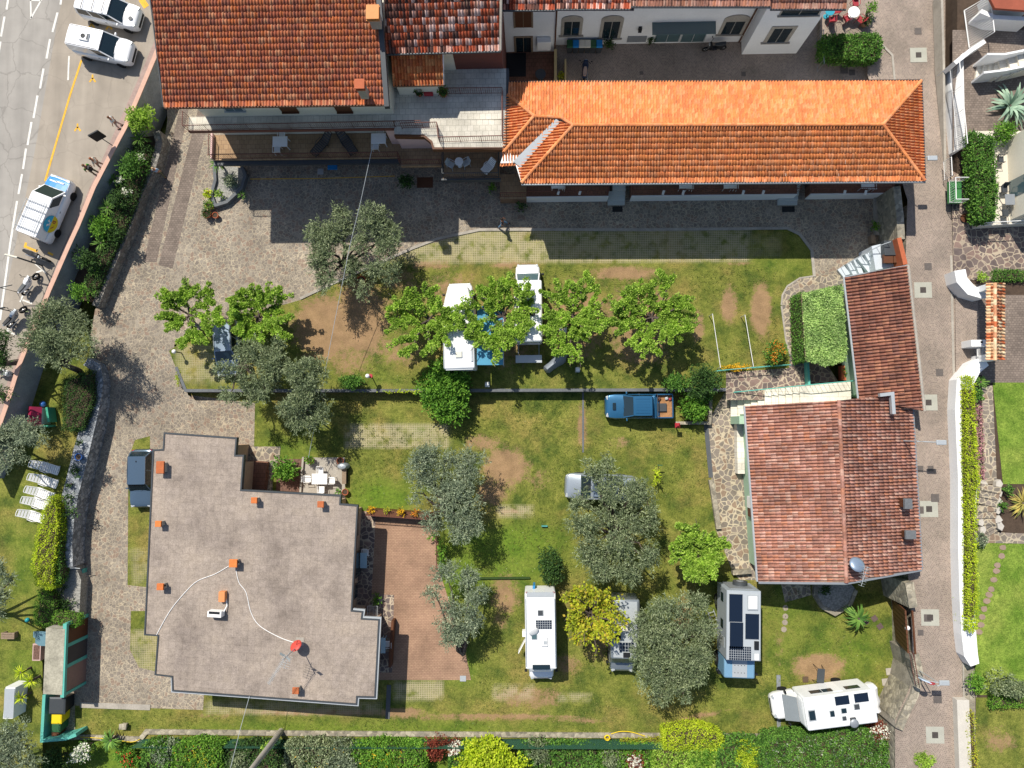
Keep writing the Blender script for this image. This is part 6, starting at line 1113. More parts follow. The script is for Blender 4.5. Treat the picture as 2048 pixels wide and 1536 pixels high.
hedge('dark green climber on the path side of the pergola', [(1601, 586), (1612, 584), (1616, 720), (1606, 722)], 0, 2.0, L_hedge, 'climber', 'climber')
bush('red leaved plant at the corner of the lean-to', 1683, 590, 9, 0, .9, L_red, 'red_plant', 'plant'); bush('yellow flower border along the teal fence', 1475, 735, 11, UP, .4, L_yel, 'flower_border', 'flowers', ext=(3.1, .55), dens=1400)
# palms and the like
rosette('small fan palm on the lawn beside the rock bed', 1702, 1228, 30, LO, L_yucca, 44, 'fan_palm', 'palm', wd=.16, up=.6, h0=1.1, droop=.5); rosette('fan palm beside the flat stone at the bottom wall', 236, 1470, 26, LO, L_yucca, 50, 'fan_palm', 'palm', wd=.14, up=.7, h0=.8, droop=.4)
rosette('large blue grey agave beside the white stairs', 2015, 215, 56, RG, L_agave, 46, 'agave', 'agave', wd=.26, up=.85, h0=.2, droop=.35)
rosette('striped yellow yucca beside the curved garden steps', 2038, 1005, 32, RG, L_yuccay, 60, 'striped_yucca', wd=.1, up=.8, h0=.3); rosette('yucca behind the white curved wall end', 1950, 765, 18, RG, L_yucca, 34, wd=.08, up=.8, h0=.5); rosette('yucca beside the red strip in the neighbour garden', 2000, 548, 12, RG, L_yucca, 26, wd=.06)
for k, (x, y) in enumerate(((62, 1335), (80, 1352), (62, 1385))): rosette(['yellow green palm nearest the pinkish planter', 'middle yellow green palm behind the shed roof', 'lowest yellow green palm behind the shed'][k], x, y, 17, .2, L_lime, 40, 'yellow_palm', 'palm', 'yellow palms behind the shed', wd=.07, up=.9, h0=.9)
rosette('potted palm at the corner of the table terrace', 680, 982, 10, LO, L_yucca, 26, 'potted_palm', 'plant', wd=.06, h0=.5, up=.9); rosette('yucca in the courtyard rock bed', 486, 392, 12, .3, L_yucca, 40, wd=.05); rosette('small palm under the terrace edge in the courtyard bed', 448, 336, 22, .3, L_yucca, 50, 'small_palm', 'palm', wd=.1, up=.8, h0=1.0)
# right gardens
hedge('long bright lime hedge behind the white garden wall', [(1935, 752), (1950, 755), (1952, 860), (1960, 960), (1955, 1000), (1953, 1100), (1958, 1200), (1952, 1262), (1940, 1265), (1940, 1100), (1936, 900)], RG, 1.5, L_lime, ln=.1, dens=420)
hedge('pink flowering border beside the garden path', [(1953, 800), (1963, 800), (1970, 960), (1958, 962)], RG, .4, L_pink, 'flower_border', 'flowers', extra=(L_pink, 120, .1)); bush('green shrub at the top end of the lime hedge', 1950, 790, 14, RG, 1.2, L_hedge)
hedge('leafy green planter hedge along the neighbour terrace', [(1946, 262), (1985, 275), (1992, 340), (1996, 400), (1990, 438), (1960, 440), (1950, 360)], 2.6, 1.2, L_hedge, dens=400, ln=.14, wd=.09); bush('round citrus bush above the neighbour terrace', 2000, 268, 30, 2.0, 2.0, L_green)
hedge('glossy laurel hedge beside the red chair terrace', [(1648, 70), (1755, 66), (1766, 85), (1760, 112), (1720, 116), (1648, 108)], .45, 1.2, L_hedge, ln=.16, wd=.08, dens=380); bush('bright green potted bush by the red chairs', 1741, 16, 13, .45, 1.2, L_green); bush('dark green bush against the white facade behind the bins', 1217, 88, 14, 0, 1.2, L_dark); bush('thin potted shrub between the facade windows', 1302, 82, 7, 0, 1.1, L_dark)
bush('dark shrub growing at the lower right garden edge', 2015, 1370, 36, RG, 1.6, L_olive, ext=(1.3, .8)); bush('green bush at the end of the white wall by the striped bench', 1950, 1362, 20, RG, 1.2, L_green); hedge('low green hedge at the right edge of the dry lawn', [(1990, 1400), (2060, 1395), (2060, 1412), (1985, 1418)], RG, .7, L_green); hedge('dry brown hedge along the pale alley wall', [(1935, 1425), (1950, 1425), (1958, 1545), (1940, 1545)], RG-.2, .7, L_gold, dens=200)
bush('round green shrub above the striped yucca', 2012, 980, 11, RG, .8, L_hedge); bush('small ball shrub beside the curved steps', 2003, 1012, 9, RG, .6, L_hedge); bush('silver plants at the foot of the curved steps', 1958, 1078, 16, RG, .7, L_olive2); bush('light green shrub in the neighbour flower strip', 1965, 553, 13, RG, .9, L_mulb); hedge('dark ground cover strip in the neighbour garden', [(1990, 540), (2060, 540), (2060, 560), (1990, 560)], RG, .4, L_hedge)
bush('dark wall shrub below the terrace in the courtyard', 812, 365, 20, 0, 1.5, L_dark); bush('leafy potted plant by the courtyard entrance chair', 985, 377, 9, 0, 1.0, L_green); bush('small potted shrub at the far right of the courtyard', 1750, 452, 8, 0, .8, L_green)
bush('silver ground plants in the courtyard rock bed', 460, 362, 20, .25, .5, L_olive2); bush('bright green plant at the tip of the rock bed', 440, 388, 8, .25, .6, L_mulb)
bush('small lime border plant outside the plot wall', 360, 755, 8, -.5, .5, L_lime, ext=(.7, 2.8)); bush('climbing greenery along the wall top', 800, 783, 12, UP-.1, .3, L_lime, ext=(7, .3), dens=160)
bush('ivy wrapped around the leaning pole', 535, 1493, 12, LO-.3, 5.0, L_mulb, 'pole_ivy', 'ivy', ext=(.8, .8), dens=900)

hedge('dense dark ground shrubs covering the planted bank', [(268, 285), (302, 292), (290, 345), (255, 440), (218, 520), (188, 592), (158, 585), (195, 500), (232, 400)], .7, .7, L_dark, 'bank_shrubs', 'shrub', dens=300, ln=.14)
for k, (x0, x1, h, m, lab) in enumerate(((285, 345, 1.6, L_hedge, 'dark leafy border right of the red poppies'), (345, 440, 1.9, L_green, 'green leafy border left of the leaning pole'), (440, 560, 1.5, L_dark, 'shaded dark border under the ivy covered pole'), (570, 700, 1.7, L_olive, 'grey green border right of the leaning pole'), (700, 850, 1.6, L_green, 'yellow green border left of the flame shrub'), (900, 960, 1.3, L_hedge, 'dark border between flame shrub and maple'), (1040, 1200, 1.2, L_hedge, 'low meadow border right of the maple'), (1200, 1330, 1.1, L_green, 'low green border below the yellow hose'), (1310, 1460, 1.7, L_mulb, 'feathery lime border beside the clipped hedge'), (1440, 1545, 2.1, L_hedge, 'mixed border left of the large dark hedge'))):
    hedge(lab, [(x0, 1493+(k % 3)*4), ((x0+x1)/2, 1488), (x1, 1496), (x1+4, 1570), (x0-4, 1570)], LO-.3, h, m, 'garden_border', 'shrub border', dens=300, ln=.15, wd=.09, extra=(L_yel, 30, .08) if k in (1, 3, 4) else None)
bush('dark potted plant by the end terrace of the orange house', 1042, 415, 12, 0, .9, L_dark)
# ================================================================ furniture, people, signs and small things
def chair(label, p, rz, mat=None, group=None, name='garden_chair'):
    t = thing(name, label, 'chair', p, rz, group); m = mat or M_white
    MB().box(-.22, .22, -.22, .22, .42, .45).build('seat', m, t, local=True, bevel=.02); MB().add([(-.22, .2, .44), (.22, .2, .44), (.19, .34, .85), (-.19, .34, .85), (-.22, .23, .44), (.22, .23, .44), (.19, .37, .85), (-.19, .37, .85)], [(0, 1, 2, 3), (7, 6, 5, 4), (0, 4, 5, 1), (1, 5, 6, 2), (2, 6, 7, 3), (3, 7, 4, 0)]).build('backrest', m, t, local=True)
    for s in (-1, 1):
        MB().tube([(s*.24, -.2, .45), (s*.25, -.2, .64), (s*.24, .28, .66)], .022, 5).build('armrest', m, t, local=True)
        for y in (-.2, .22): MB().tube([(s*.2, y, .43), (s*.23, y*1.15, 0)], .02, 5).build('leg', m, t, local=True)
    return t
def table(label, p, w, d, h=.73, mat=None, rz=0, round_=False, group=None, name='garden_table'):
    t = thing(name, label, 'table', p, rz, group); m = mat or M_white
    (MB().cyl((0, 0, h-.04), w/2, w/2, .04, 24) if round_ else MB().box(-w/2, w/2, -d/2, d/2, h-.04, h)).build('table_top', m, t, local=True, bevel=.012)
    if round_: MB().tube([(0, 0, h-.04), (0, 0, .05)], .04, 8).build('pedestal', m, t, local=True); MB().cyl((0, 0, 0), w*.3, w*.25, .05, 16).build('foot', m, t, local=True)
    else:
        for sx in (-1, 1):
            for sy in (-1, 1): MB().tube([(sx*(w/2-.08), sy*(d/2-.08), h-.04), (sx*(w/2-.06), sy*(d/2-.06), 0)], .028, 6).build('leg', m, t, local=True)
    return t
def lounger(label, p, rz, mat, group, frame=None):
    t = thing('sun_lounger', label, 'sun lounger', p, rz, group); m = MB(); f = frame or mat
    for k in range(8): m.box(-.25+.155*k, -.25+.155*k+.125, -.28, .28, .3, .325)
    m.build('slatted_bed', mat, t, local=True); q = MB(); a = .75
    for k in range(4): x0 = -.28-.16*k; q.add([(x0, -.28, .32+.11*k), (x0, .28, .32+.11*k), (x0-.13, .28, .32+.11*k+.09), (x0-.13, -.28, .32+.11*k+.09)], [(0, 1, 2, 3)])
    q.build('backrest', mat, t, local=True); r = MB()
    for s in (-1, 1): r.tube([(1.0, s*.3, .3), (-.27, s*.31, .31), (-.95, s*.24, .78)], .03, 5)
    r.tube([(-.95, -.24, .78), (-.97, 0, .8), (-.95, .24, .78)], .03, 5); r.tube([(1.0, -.3, .3), (1.03, 0, .3), (1.0, .3, .3)], .03, 5); r.build('frame', f, t, local=True)
    for s in (-1, 1):
        MB().tube([(.45, s*.3, .32), (.2, s*.36, .52), (-.25, s*.34, .5)], .025, 5).build('armrest', mat, t, local=True)
        for x in (.8, -.2): MB().tube([(x, s*.28, .3), (x+.03, s*.29, 0)], .025, 5).build('leg', f, t, local=True)
    return t
for k, (a, b) in enumerate((((72, 928), (112, 940)), ((69, 954), (109, 967)), ((63, 979), (102, 993)), ((57, 1000), (95, 1012)), ((49, 1026), (85, 1037)))):
    A, B = W(*a, .6), W(*b, .5); d = B-A; p = W((a[0]+b[0])/2, (a[1]+b[1])/2, .5); p.z = .2
    lounger(['white plastic sun lounger highest in the row, in shade', 'white sun lounger second from the top of the row', 'white sun lounger in the middle of the row', 'white sun lounger second from the bottom, touching the yellow hedge', 'white sun lounger lowest in the row'][k], p, math.atan2(d.y, d.x), M_white, 'white loungers in the side garden')
# table terrace of the flat roofed house
def at(px, py, zg, h): p = W(px, py, zg+h); p.z = zg; return p
table('white rectangular table on the small house terrace', at(639, 958, LO, .7), 1.15, .78)
for k, (x, y, r) in enumerate(((641, 942, 0), (616, 958, R_(90)), (663, 961, R_(-90)), (643, 978, R_(180)))): chair(['white chair above the white terrace table', 'white chair left of the white terrace table', 'white chair right of the white terrace table', 'white chair below the white terrace table'][k], at(x, y, LO, .45), r, None, 'chairs round the terrace table')
def pot(label, px, py, zg, r, h, mat=None, plant=None, group=None, n=60):
    p = at(px, py, zg, h); t = thing('flower_pot', label, 'flower pot', p, 0, group); MB().loft([[(math.cos(a)*r*k, math.sin(a)*r*k, z) for a in [2*math.pi*i/14 for i in range(14)]] for z, k in ((0, .7), (h*.85, 1), (h*.86, 1.1), (h, 1.1), (h*.98, .92), (h*.8, .88))]).build('pot', mat or M_terra, t, True, local=True)
    MB().cyl((0, 0, h*.75), r*.88, r*.88, .03, 12).build('soil', M_soil, t, local=True)
    if plant: P, D = blob_pts((0, 0, h+.12), r*1.3, n*3, .2, .8); v, f = leaves(P, D, .12, .07); npmesh('plant', v, f, plant, t, True)
    return t
pot('round pot with green plant at the top of the table terrace', 620, 920, LO, .25, .45, M_terra, L_green); pot('dark empty pot beside the covered grill', 680, 922, LO, .25, .4, M_terra); pot('terracotta pot at the right edge of the table terrace', 690, 984, LO, .22, .4, M_terra)
p = at(684, 933, LO, .8); tag(MB().loft([[(p.x+math.cos(a)*.42*k, p.y+math.sin(a)*.26*k, LO+z) for a in [2*math.pi*i/14 for i in range(14)]] for z, k in ((0, .95), (.6, 1), (.85, .7), (.92, .2))]).build('covered_grill', plain('silver_cover', hx('9aa0a3'), .4, .2, .1), None, True), 'grill under a silver cover on the table terrace', 'grill')
t = thing('log_rack', 'low wooden rack standing at the right edge of the table terrace', 'rack', at(688, 953, LO, .5)); MB().box(-.15, .15, -.55, .55, .3, .5).build('shelf', M_wood, t, local=True); MB().box(-.15, .15, -.55, .55, 0, .1).build('base', M_black, t, local=True)
struct(MB().prism(P2([(556, 918), (610, 918), (604, 990), (552, 988)], LO), LO-.1, LO+.06).build('mulch_bed', M_bark2)); line([(606, 914), (600, 988)], .14, LO-.05, LO+.22, M_conc, 'bed_kerb')
t = thing('house_porch', 'brown tiled porch steps beside the roof notch', 'steps', W(510, 950, LO)); MB().prism(P2([(500, 921), (536, 924), (528, 984), (486, 984)], LO+.3), LO, LO+.34).build('porch_floor', M_brownt, t); MB().prism(P2([(528, 940), (537, 940), (532, 984), (524, 984)], LO+.2), LO, LO+.17).build('step', M_brownt, t)
# brick patio fittings
wallthing('flower_trough', 'dark trough wall with yellow flowers at the top of the brick patio', [(733, 1024), (872, 1034)], .45, LO-.1, .05, M_brown, None, 'planter')
for k, (x, y) in enumerate(((743, 1018), (773, 1020), (803, 1022), (832, 1026))): bush(['yellow flowers at the left end of the patio trough', 'thin yellow flowers second from left in the trough', 'large orange yellow flower clump in the trough', 'dry orange flowers at the right end of the trough'][k], x, y, (7, 5, 11, 7)[k], .0, .35, (L_yel, L_gold, L_yel, L_orp)[k], 'trough_flowers', 'flowers', 'flowers in the patio trough', clumps=3)
q = P2([(732, 1030), (872, 1040), (874, 1140)], .2); railing(tag(bpy.data.objects.new('patio_fence', None), 'brown metal fence round the top of the brick patio', 'fence') if 0 else thing('patio_fence', 'brown metal fence round the top of the brick patio', 'fence', (q[0].x, q[0].y, LO)), q, LO, .35, M_rail, .12)
wallthing('patio_wall', 'low brown wall along the left side of the brick patio', [(785, 1242), (779, 1335)], .18, LO-.1, LO+.8, M_brown)
table('pale blue table under the flat roof edge', at(727, 1121, LO, .7), .5, 1.1, .72, plain('pale_blue_plastic', hx('a9c4cc'), .5)); chair('pale chair by the blue table at the flat house', at(731, 1106, LO, .45), 0, None, 'chairs at the flat house'); table('second pale blue table low under the flat roof', at(766, 1291, LO, .7), .35, 1.1, .72, plain('pale_blue_plastic', hx('a9c4cc'), .5)); chair('pale chair by the lower blue table', at(775, 1288, LO, .45), R_(-90), None, 'chairs at the flat house')
t = thing('drying_rack', 'metal drying rack folded beside the flat roof corner', 'drying rack', at(745, 1225, LO, 1)); m = MB()
for k in range(7): m.tube([(-.35+.1*k, -.4, .9), (-.35+.1*k, .4, .9)], .012, 4)
m.build('wires', M_lgrey, t, local=True); MB().tube([(-.4, -.42, .9), (.35, -.42, .9), (.35, .42, .9), (-.4, .42, .9), (-.4, -.42, .9)], .025, 5).build('frame', M_lgrey, t, local=True)
for s in (-1, 1): MB().tube([(-.4, s*.42, .9), (.3, s*.42, 0)], .02, 5).build('leg', M_lgrey, t, local=True)
tag(MB().obox(W(926, 1357, LO+.02), .22, .2, .02).build('manhole_cover', M_lgrey), 'pale square cover at the corner of the brick patio', 'manhole cover')
# terrace furniture of the top left house
for k, (x, y) in enumerate(((560, 283), (757, 277))): table(['white square table left on the shaded lower terrace', 'white square table right on the shaded lower terrace'][k], at(x, y, 2.7, .7), 1.05, .75, .72, None, 0, False, 'tables on the lower terrace'); [chair(['white chair below the left terrace table', 'white chair below the right terrace table', 'white chair above the left terrace table', 'white chair above the right terrace table'][k+2*j], at(x+(4 if j else -6), y+(16, -14)[j], 2.7, .45), (R_(180), 0)[j], None, 'chairs on the lower terrace') for j in (0, 1)]
for k, (a, b) in enumerate((((655, 270), (632, 302)), ((678, 262), (706, 303)))): A, B = W(*a, 3.3), W(*b, 3.0); d = B-A; p = (A+B)/2; p.z = 2.7; lounger(['dark lounger left of the terrace divider', 'dark lounger right of the terrace divider'][k], p, math.atan2(d.y, d.x), plain('charcoal_fabric', hx('4b4a4a'), .8, 0, .1), 'dark loungers on the lower terrace', M_black)
table('small round white table on the little balcony', at(918, 323, 2.9, .7), .6, .6, .72, None, 0, True); chair('white wire chair left of the little round table', at(902, 329, 2.9, .45), R_(60), M_lgrey, 'chairs on the little balcony'); chair('white wire chair right of the little round table', at(931, 326, 2.9, .45), R_(-60), M_lgrey, 'chairs on the little balcony')
A, B = W(985, 322, 3.4), W(970, 340, 3.2); d = B-A; p = (A+B)/2; p.z = 2.9; lounger('short white lounger on the little balcony', p, math.atan2(d.y, d.x), M_white, None).scale = (.55, .9, .8)
pot('red pot with shrub left on the pale terrace', 838, 183, 5.6, .25, .4, M_terra, L_dark); pot('terracotta pot with trailing plant on the pale terrace', 886, 184, 5.6, .28, .4, M_terra, L_hedge); tag(MB().obox(W(857, 184, 5.8), .3, .2, .18).build('wooden_crate', M_red), 'dark red box under the canopy eave on the pale terrace', 'box')
# tables peeping out below the orange eave
for k, x in enumerate((1115, 1371, 1460, 1735)): table(['white table edge at the left end of the orange house terrace', 'white table behind the divider on the middle terrace', 'white table right of the middle divider', 'white table on the far right terrace'][k], at(x, 366, 1.0, .7), .9, .8, .72, None, 0, False, 'tables under the orange eave'); chair(['white chair at the left terrace table', 'white chair at the table behind the divider', 'white chair right of the middle divider table', 'white chair at the far right terrace table'][k], at(x+8, 372, 1.0, .45), R_(180), None, 'chairs under the orange eave')
# lamps, posts and signs
def lamp(label, px, py, zg, h=1.0, cap=None):
    p = W(px, py, zg+h); t = thing('garden_lamp', label, 'lamp', (p.x, p.y, zg), 0, 'globe lamps'); MB().tube([(0, 0, 0), (0, 0, h-.12)], .04, 8).build('post', M_black, t, local=True); MB().ball((0, 0, h), .16, 1, 14, 10).build('globe', M_white, t, True, local=True)
    if cap: MB().cyl((.16, .02, h-.3), .16, .16, .1, 10).build('collar', cap, t, local=True)
lamp('white globe lamp at the corner of the left plot wall', 348, 703, UP, 1.1); lamp('white globe lamp with red collar on the upper lawn', 735, 752, UP, 1.4, M_red); lamp('white globe lamp beside the slatted brown gate', 1815, 1256, AL, .6)
def service(label, px, py, zg, h=.9): p = at(px, py, zg, h); t = thing('service_pillar', label, 'service pillar', p, 0, 'service pillars'); MB().box(-.16, .16, -.2, .16, 0, h*.75).build('body', M_lgrey, t, local=True, bevel=.02); MB().ball((0, 0, h*.75), .17, 1, 12, 6, .0).build('domed_top', M_white, t, True, local=True)
service('white domed service pillar on the lawn right of the covered motorbike', 1156, 738, UP, .8); service('pale service pillar at the wall behind the left camper', 974, 768, UP, .7)
t = thing('birdhouse_post', 'red roofed post lamp at the stone bed corner by the pickup', 'post', at(1356, 851, LO, 1.2)); MB().tube([(0, 0, 0), (0, 0, 1)], .04, 6).build('post', M_wood, t, local=True); MB().loft([[(math.cos(a)*r, math.sin(a)*r, z) for a in [math.pi/4+math.pi/2*i for i in range(4)]] for z, r in ((1.0, .24), (1.05, .26), (1.3, .04))]).build('roof', M_red, t, local=True)
wallthing('stone_bed_wall', 'low stone wall round the shrub bed behind the pickup', [(1352, 846), (1420, 846), (1422, 800)], .22, LO-.1, LO+.45, M_stone)
wallthing('terrace_kerb_wall', 'pale rough stone wall beside the right side terrace', [(1423, 960), (1431, 1010), (1438, 1058)], .35, LO-.1, LO+.35, M_stone); wallthing('stone_bench_wall', 'short stone wall at the lower end of the side terrace', [(1466, 1146), (1503, 1143)], .3, LO-.1, LO+.5, M_stone)
def streetlamp(label, px, py, tx, ty, zg, zt):
    b, e = W(px, py, zt), W(tx, ty, zt); t = thing('street_lamp', label, 'street lamp', (b.x, b.y, zg), 0, 'alley street lamps'); MB().tube([(b.x, b.y, zg), (b.x, b.y, zt-.3), b+(e-b)*.15, e], [.05, .045, .035, .03], 6).build('pole', M_lgrey, t); MB().obox(e-Vector((.1, .0, .02)), .32, .16, .06).build('lantern', M_lgrey, t, bevel=.04)
streetlamp('alley wall lamp beside the orange roof corner', 1848, 313, 1868, 316, AL, 5.2); streetlamp('alley street lamp beside the old tiled house', 1840, 883, 1886, 885, AL, 5.0); streetlamp('alley street lamp beside the traffic signs', 1872, 1373, 1892, 1366, AL, 4.2)
p0 = W(1888, 1372, AL); t = thing('traffic_sign', 'post with blue and white plate and round red prohibition sign', 'traffic sign', (p0.x, p0.y, AL)); a, b = W(1850, 1361, 4.3), W(1862, 1366, 4.3); MB().tube([(b.x+.5, b.y, AL), (b.x+.5, b.y, 4.2), (a.x-.2, a.y, 4.2)], .03, 6).build('post', M_lgrey, t)
MB().obox(a, .34, .03, .2, -.4, 0).build('blue_plate', plain('sign_blue_white', hx('b9c9da'), .4, 0, .05), t); o = MB().cyl(b+Vector((0, -.02, .05)), .22, .22, .04, 20, 'Y').build('red_disc', M_red, t); MB().cyl(b+Vector((0, -.045, .05)), .16, .16, .03, 20, 'Y').build('white_centre', M_white, o)
def signpost(label, base, top, zt, plate, pm, name='road_sign', cat='road sign'):
    b = W(*base, ST); e = W(*top, zt); t = thing(name, label, cat, b); MB().tube([b, (b.x, b.y, zt-.2), e], .035, 6).build('post', M_dgrey, t)
    if plate: MB().obox(e+Vector((0, 0, .1)), plate[0], plate[1], plate[2], plate[3]).build('plate', pm, t, bevel=.03)
signpost('black backed road sign leaning over the pavement', (228, 293), (196, 273), 3.6, (.4, .06, .5, .5), M_black); signpost('thin dark post beside the white touring motorbike', (34, 584), (24, 570), 3.4, None, None); signpost('thin dark post beside the grey motorbike', (20, 622), (4, 617), 3.2, (.3, .04, .1, .2), M_dgrey)
b = W(84, 531, ST); e = W(8, 508, 5.2); t = thing('barrier_post', 'tall pale wooden post with dark frame beside the motorbikes', 'post', b); bb = Vector((b.x, b.y, 5.2)); MB().tube([b, (b.x, b.y, 4.0)], .06, 6).build('post', M_dgrey, t); MB().tube([Vector((b.x, b.y, 4.0)), W(10, 509, 4.0)], .07, 6).build('beam', M_cream, t); MB().tube([Vector((b.x, b.y, 2.2)), W(92, 545, 2.2), W(94, 545, ST)], .03, 5).build('brace', M_dgrey, t)
p = W(85, 531, ST); 
# utility pole and overhead wires
b = W(560, 1466, LO-.3); b = W(548, 1480, LO); t = thing('utility_pole', 'round concrete utility pole leaning out at the bottom edge', 'pole', (b.x, b.y, LO-.3)); e = W(470, 1580, 7.5); b2 = W(562, 1462, LO); MB().tube([(b2.x, b2.y, LO-.3), (W(530, 1504, 2.5)), e], [.22, .2, .15], 12).build('shaft', M_conc, t, True)
cable('thin overhead wire from the balcony down to the flat house', [W(745, 292, 6.0), W(722, 400, 5.2), W(700, 490, 4.6), W(668, 650, 3.4), W(645, 770, 2.6), W(617, 915, 1.2)], .018, M_lgrey, 'overhead_wire', 'wire', 'overhead wires'); cable('thin overhead wire from the flat roof to the bottom edge', [W(499, 1392, FZ+.1), W(480, 1460, FZ+.5), W(455, 1560, FZ+1.4)], .018, M_lgrey, 'overhead_wire', 'wire', 'overhead wires')
# netting fence along the bottom wall
a_, b_ = P2([(285, 1478), (1560, 1480)], LO); t = thing('netting_fence', 'green netting fence running just below the bottom stone wall', 'fence', (a_.x, a_.y, LO-.3)); g = G('green_netting', .9); g.b.inputs['Alpha'].default_value = .6; MB().ribbon([a_, b_], .02, LO-.3, .5).build('netting', g.done(hx('34604a')), t)
for k in range(24): p = a_.lerp(b_, k/23); MB().tube([(p.x, p.y, LO-.3), (p.x, p.y, .55)], .03, 5).build('post', M_gplas, t)
cable('yellow garden hose trailing along the bottom wall', spl([W(x, y, LO+.18) for x, y in ((1222, 1468), (1240, 1463), (1262, 1464), (1290, 1472))]), .03, M_yellow, 'garden_hose', 'hose'); t = thing('hose_reel', 'yellow hose reel standing on the bottom stone wall', 'hose reel', W(1214, 1473, LO+.12)); MB().torus((0, 0, .2), .17, .05, 'Z').build('drum', M_yellow, t, True, local=True); MB().tube([(-.2, 0, 0), (-.2, 0, .35), (.2, 0, .35), (.2, 0, 0)], .02, 5).build('stand', M_yellow, t, local=True)
cable('yellow hose lying along the wall beside the flat stone', spl([W(x, y, LO+.2) for x, y in ((160, 1474), (220, 1478), (262, 1484), (280, 1478))]), .025, M_yellow, 'garden_hose', 'hose'); t = thing('flat_stone_seat', 'pale square stone seat on the grass beside the fan palm', 'seat', at(245, 1454, LO, .4)); MB().box(-.28, .28, -.2, .2, .3, .4).build('seat', M_stone, t, local=True, bevel=.03); MB().box(-.2, .2, -.14, .14, 0, .3).build('base', M_stone, t, local=True)
# walls and gates on the right
wallthing('courtyard_stone_wall', 'tall rubble stone wall between the courtyard and the alley', [(1795, 372), (1800, 430), (1803, 478)], .5, -.2, [2.6, 2.7, 2.7], M_stone, None, 'wall'); line([(1756, 395), (1758, 470)], .5, 0, .25, M_conc, 'wall_base_kerb')
wallthing('alley_stone_wall', 'rubble stone wall between the lower lawn and the alley', [(1818, 1165), (1826, 1215)], .5, LO-.2, AL+.7, M_stone, M_stone); wallthing('alley_corner_wall', 'sloping stone wall curving round the lower right corner of the lawn', [(1830, 1308), (1838, 1345), (1829, 1390), (1806, 1436), (1798, 1458)], .45, LO-.2, AL+.2, plain('weathered_stone', hx('8f887b'), .95, 0, .5, 1.6), M_stone)
p = W(1822, 1260, AL); t = thing('slatted_gate', 'brown slatted gate set in the alley stone wall', 'gate', p); q = P2([(1818, 1218), (1824, 1304)], AL+.4)
for k in range(9): c = q[0].lerp(q[1], (k+.5)/9); MB().obox((c.x, c.y, .9), .05, .14, 1.7, 0, -.25).build('slat', M_brown, t)
MB().ribbon(q, .1, AL+.75, AL+.85).build('top_rail', M_brown, t); a = P2([(1822, 1304), (1834, 1372)], AL+.9); railing(thing('alley_railing', 'rust brown railing on top of the alley corner wall', 'railing', (a[0].x, a[0].y, AL)), a, AL+.6, AL+1.2)
W3 = AL+2.1; wp = [(1908, 538), (1913, 570), (1930, 590), (1955, 598), (1970, 590)]
def whitewall(label, pts, w, z0, z1): return wallthing('white_wall', label, pts, w, z0, z1, M_wall, None)
whitewall('short curved white wall above the tiled gateway', [(1920, 540), (1924, 560), (1942, 580), (1966, 590), (1976, 589)], [.75, .75, .75, .5, .4], AL-.3, [AL+1.2, AL+1.2, AL+1.2, AL+1.2, AL+1.2]); whitewall('long white rendered wall along the right side of the alley', [(1972, 722), (1950, 735), (1930, 765), (1926, 820), (1931, 900), (1936, 960), (1934, 1020), (1931, 1100), (1934, 1200), (1938, 1270), (1942, 1310), (1950, 1330)], [.7, .9, 1.1, 1.05, 1.15, 1.3, 1.15, .95, .95, .95, .9, .6], AL-.3, AL+.9)
wallthing('pale_concrete_wall', 'pale concrete wall continuing down the alley at the bottom right', [(1926, 1400), (1932, 1560)], .8, AL-.3, AL+.5, plain('pale_wall_concrete', hx('c2bcb0'), .9, 0, .15))
t = thing('gateway_roof', 'small gateway roof of pale old tiles above the white wall', 'gateway', W(1990, 645, RG)); z = AL+2.6; c = [W(1973, 566, z-.25), W(1973, 720, z-.25), W(1990, 720, z), W(1990, 566, z), W(2008, 720, z-.25), W(2008, 566, z-.25)]
tile_slope([c[0], c[1], c[2], c[3]], M_t_pale, t, .22, .3, .07); tile_slope([c[4], c[5], c[3], c[2]], M_t_pale, t, .22, .3, .07); ridge([c[3], c[2]], M_t_pale, t, .11, .35); MB().box(c[0].x+.2, c[4].x-.2, c[1].y, c[1].y+.45, AL, z-.3).build('pillar', M_wall, t); MB().box(c[0].x+.2, c[4].x-.2, c[0].y-.4, c[0].y, AL, z-.3).build('pillar', M_wall, t); MB().box(c[0].x+.15, c[4].x-.15, c[1].y+.451, c[0].y-.401, z-.5, z-.31).build('beam', M_wood, t)
p = W(1958, 686, AL+1.2); t = thing('letterbox_pillar', 'white pillar with letterbox beside the tiled gateway', 'pillar', (p.x, p.y, AL)); MB().box(-.5, .5, -.25, .22, 0, 1.2).build('pillar', M_wall, t, local=True, bevel=.02); MB().box(.1, .25, .0, .12, 1.2, 1.22).build('letterbox_slot', M_black, t, local=True)
p = W(1960, 703, AL+1); t = thing('iron_gate', 'white barred gate below the letterbox pillar', 'gate', (p.x, p.y, AL)); 
for k in range(6): MB().tube([(-.1+.09*k, -.3, 1.0), (-.1+.09*k, .3, 1.0)], .015, 4).build('bar', M_white, t, local=True)
MB().tube([(-.15, -.32, .95), (.45, -.32, .95), (.45, .32, .95), (-.15, .32, .95), (-.15, -.32, .95)], .03, 5).build('frame', M_white, t, local=True)
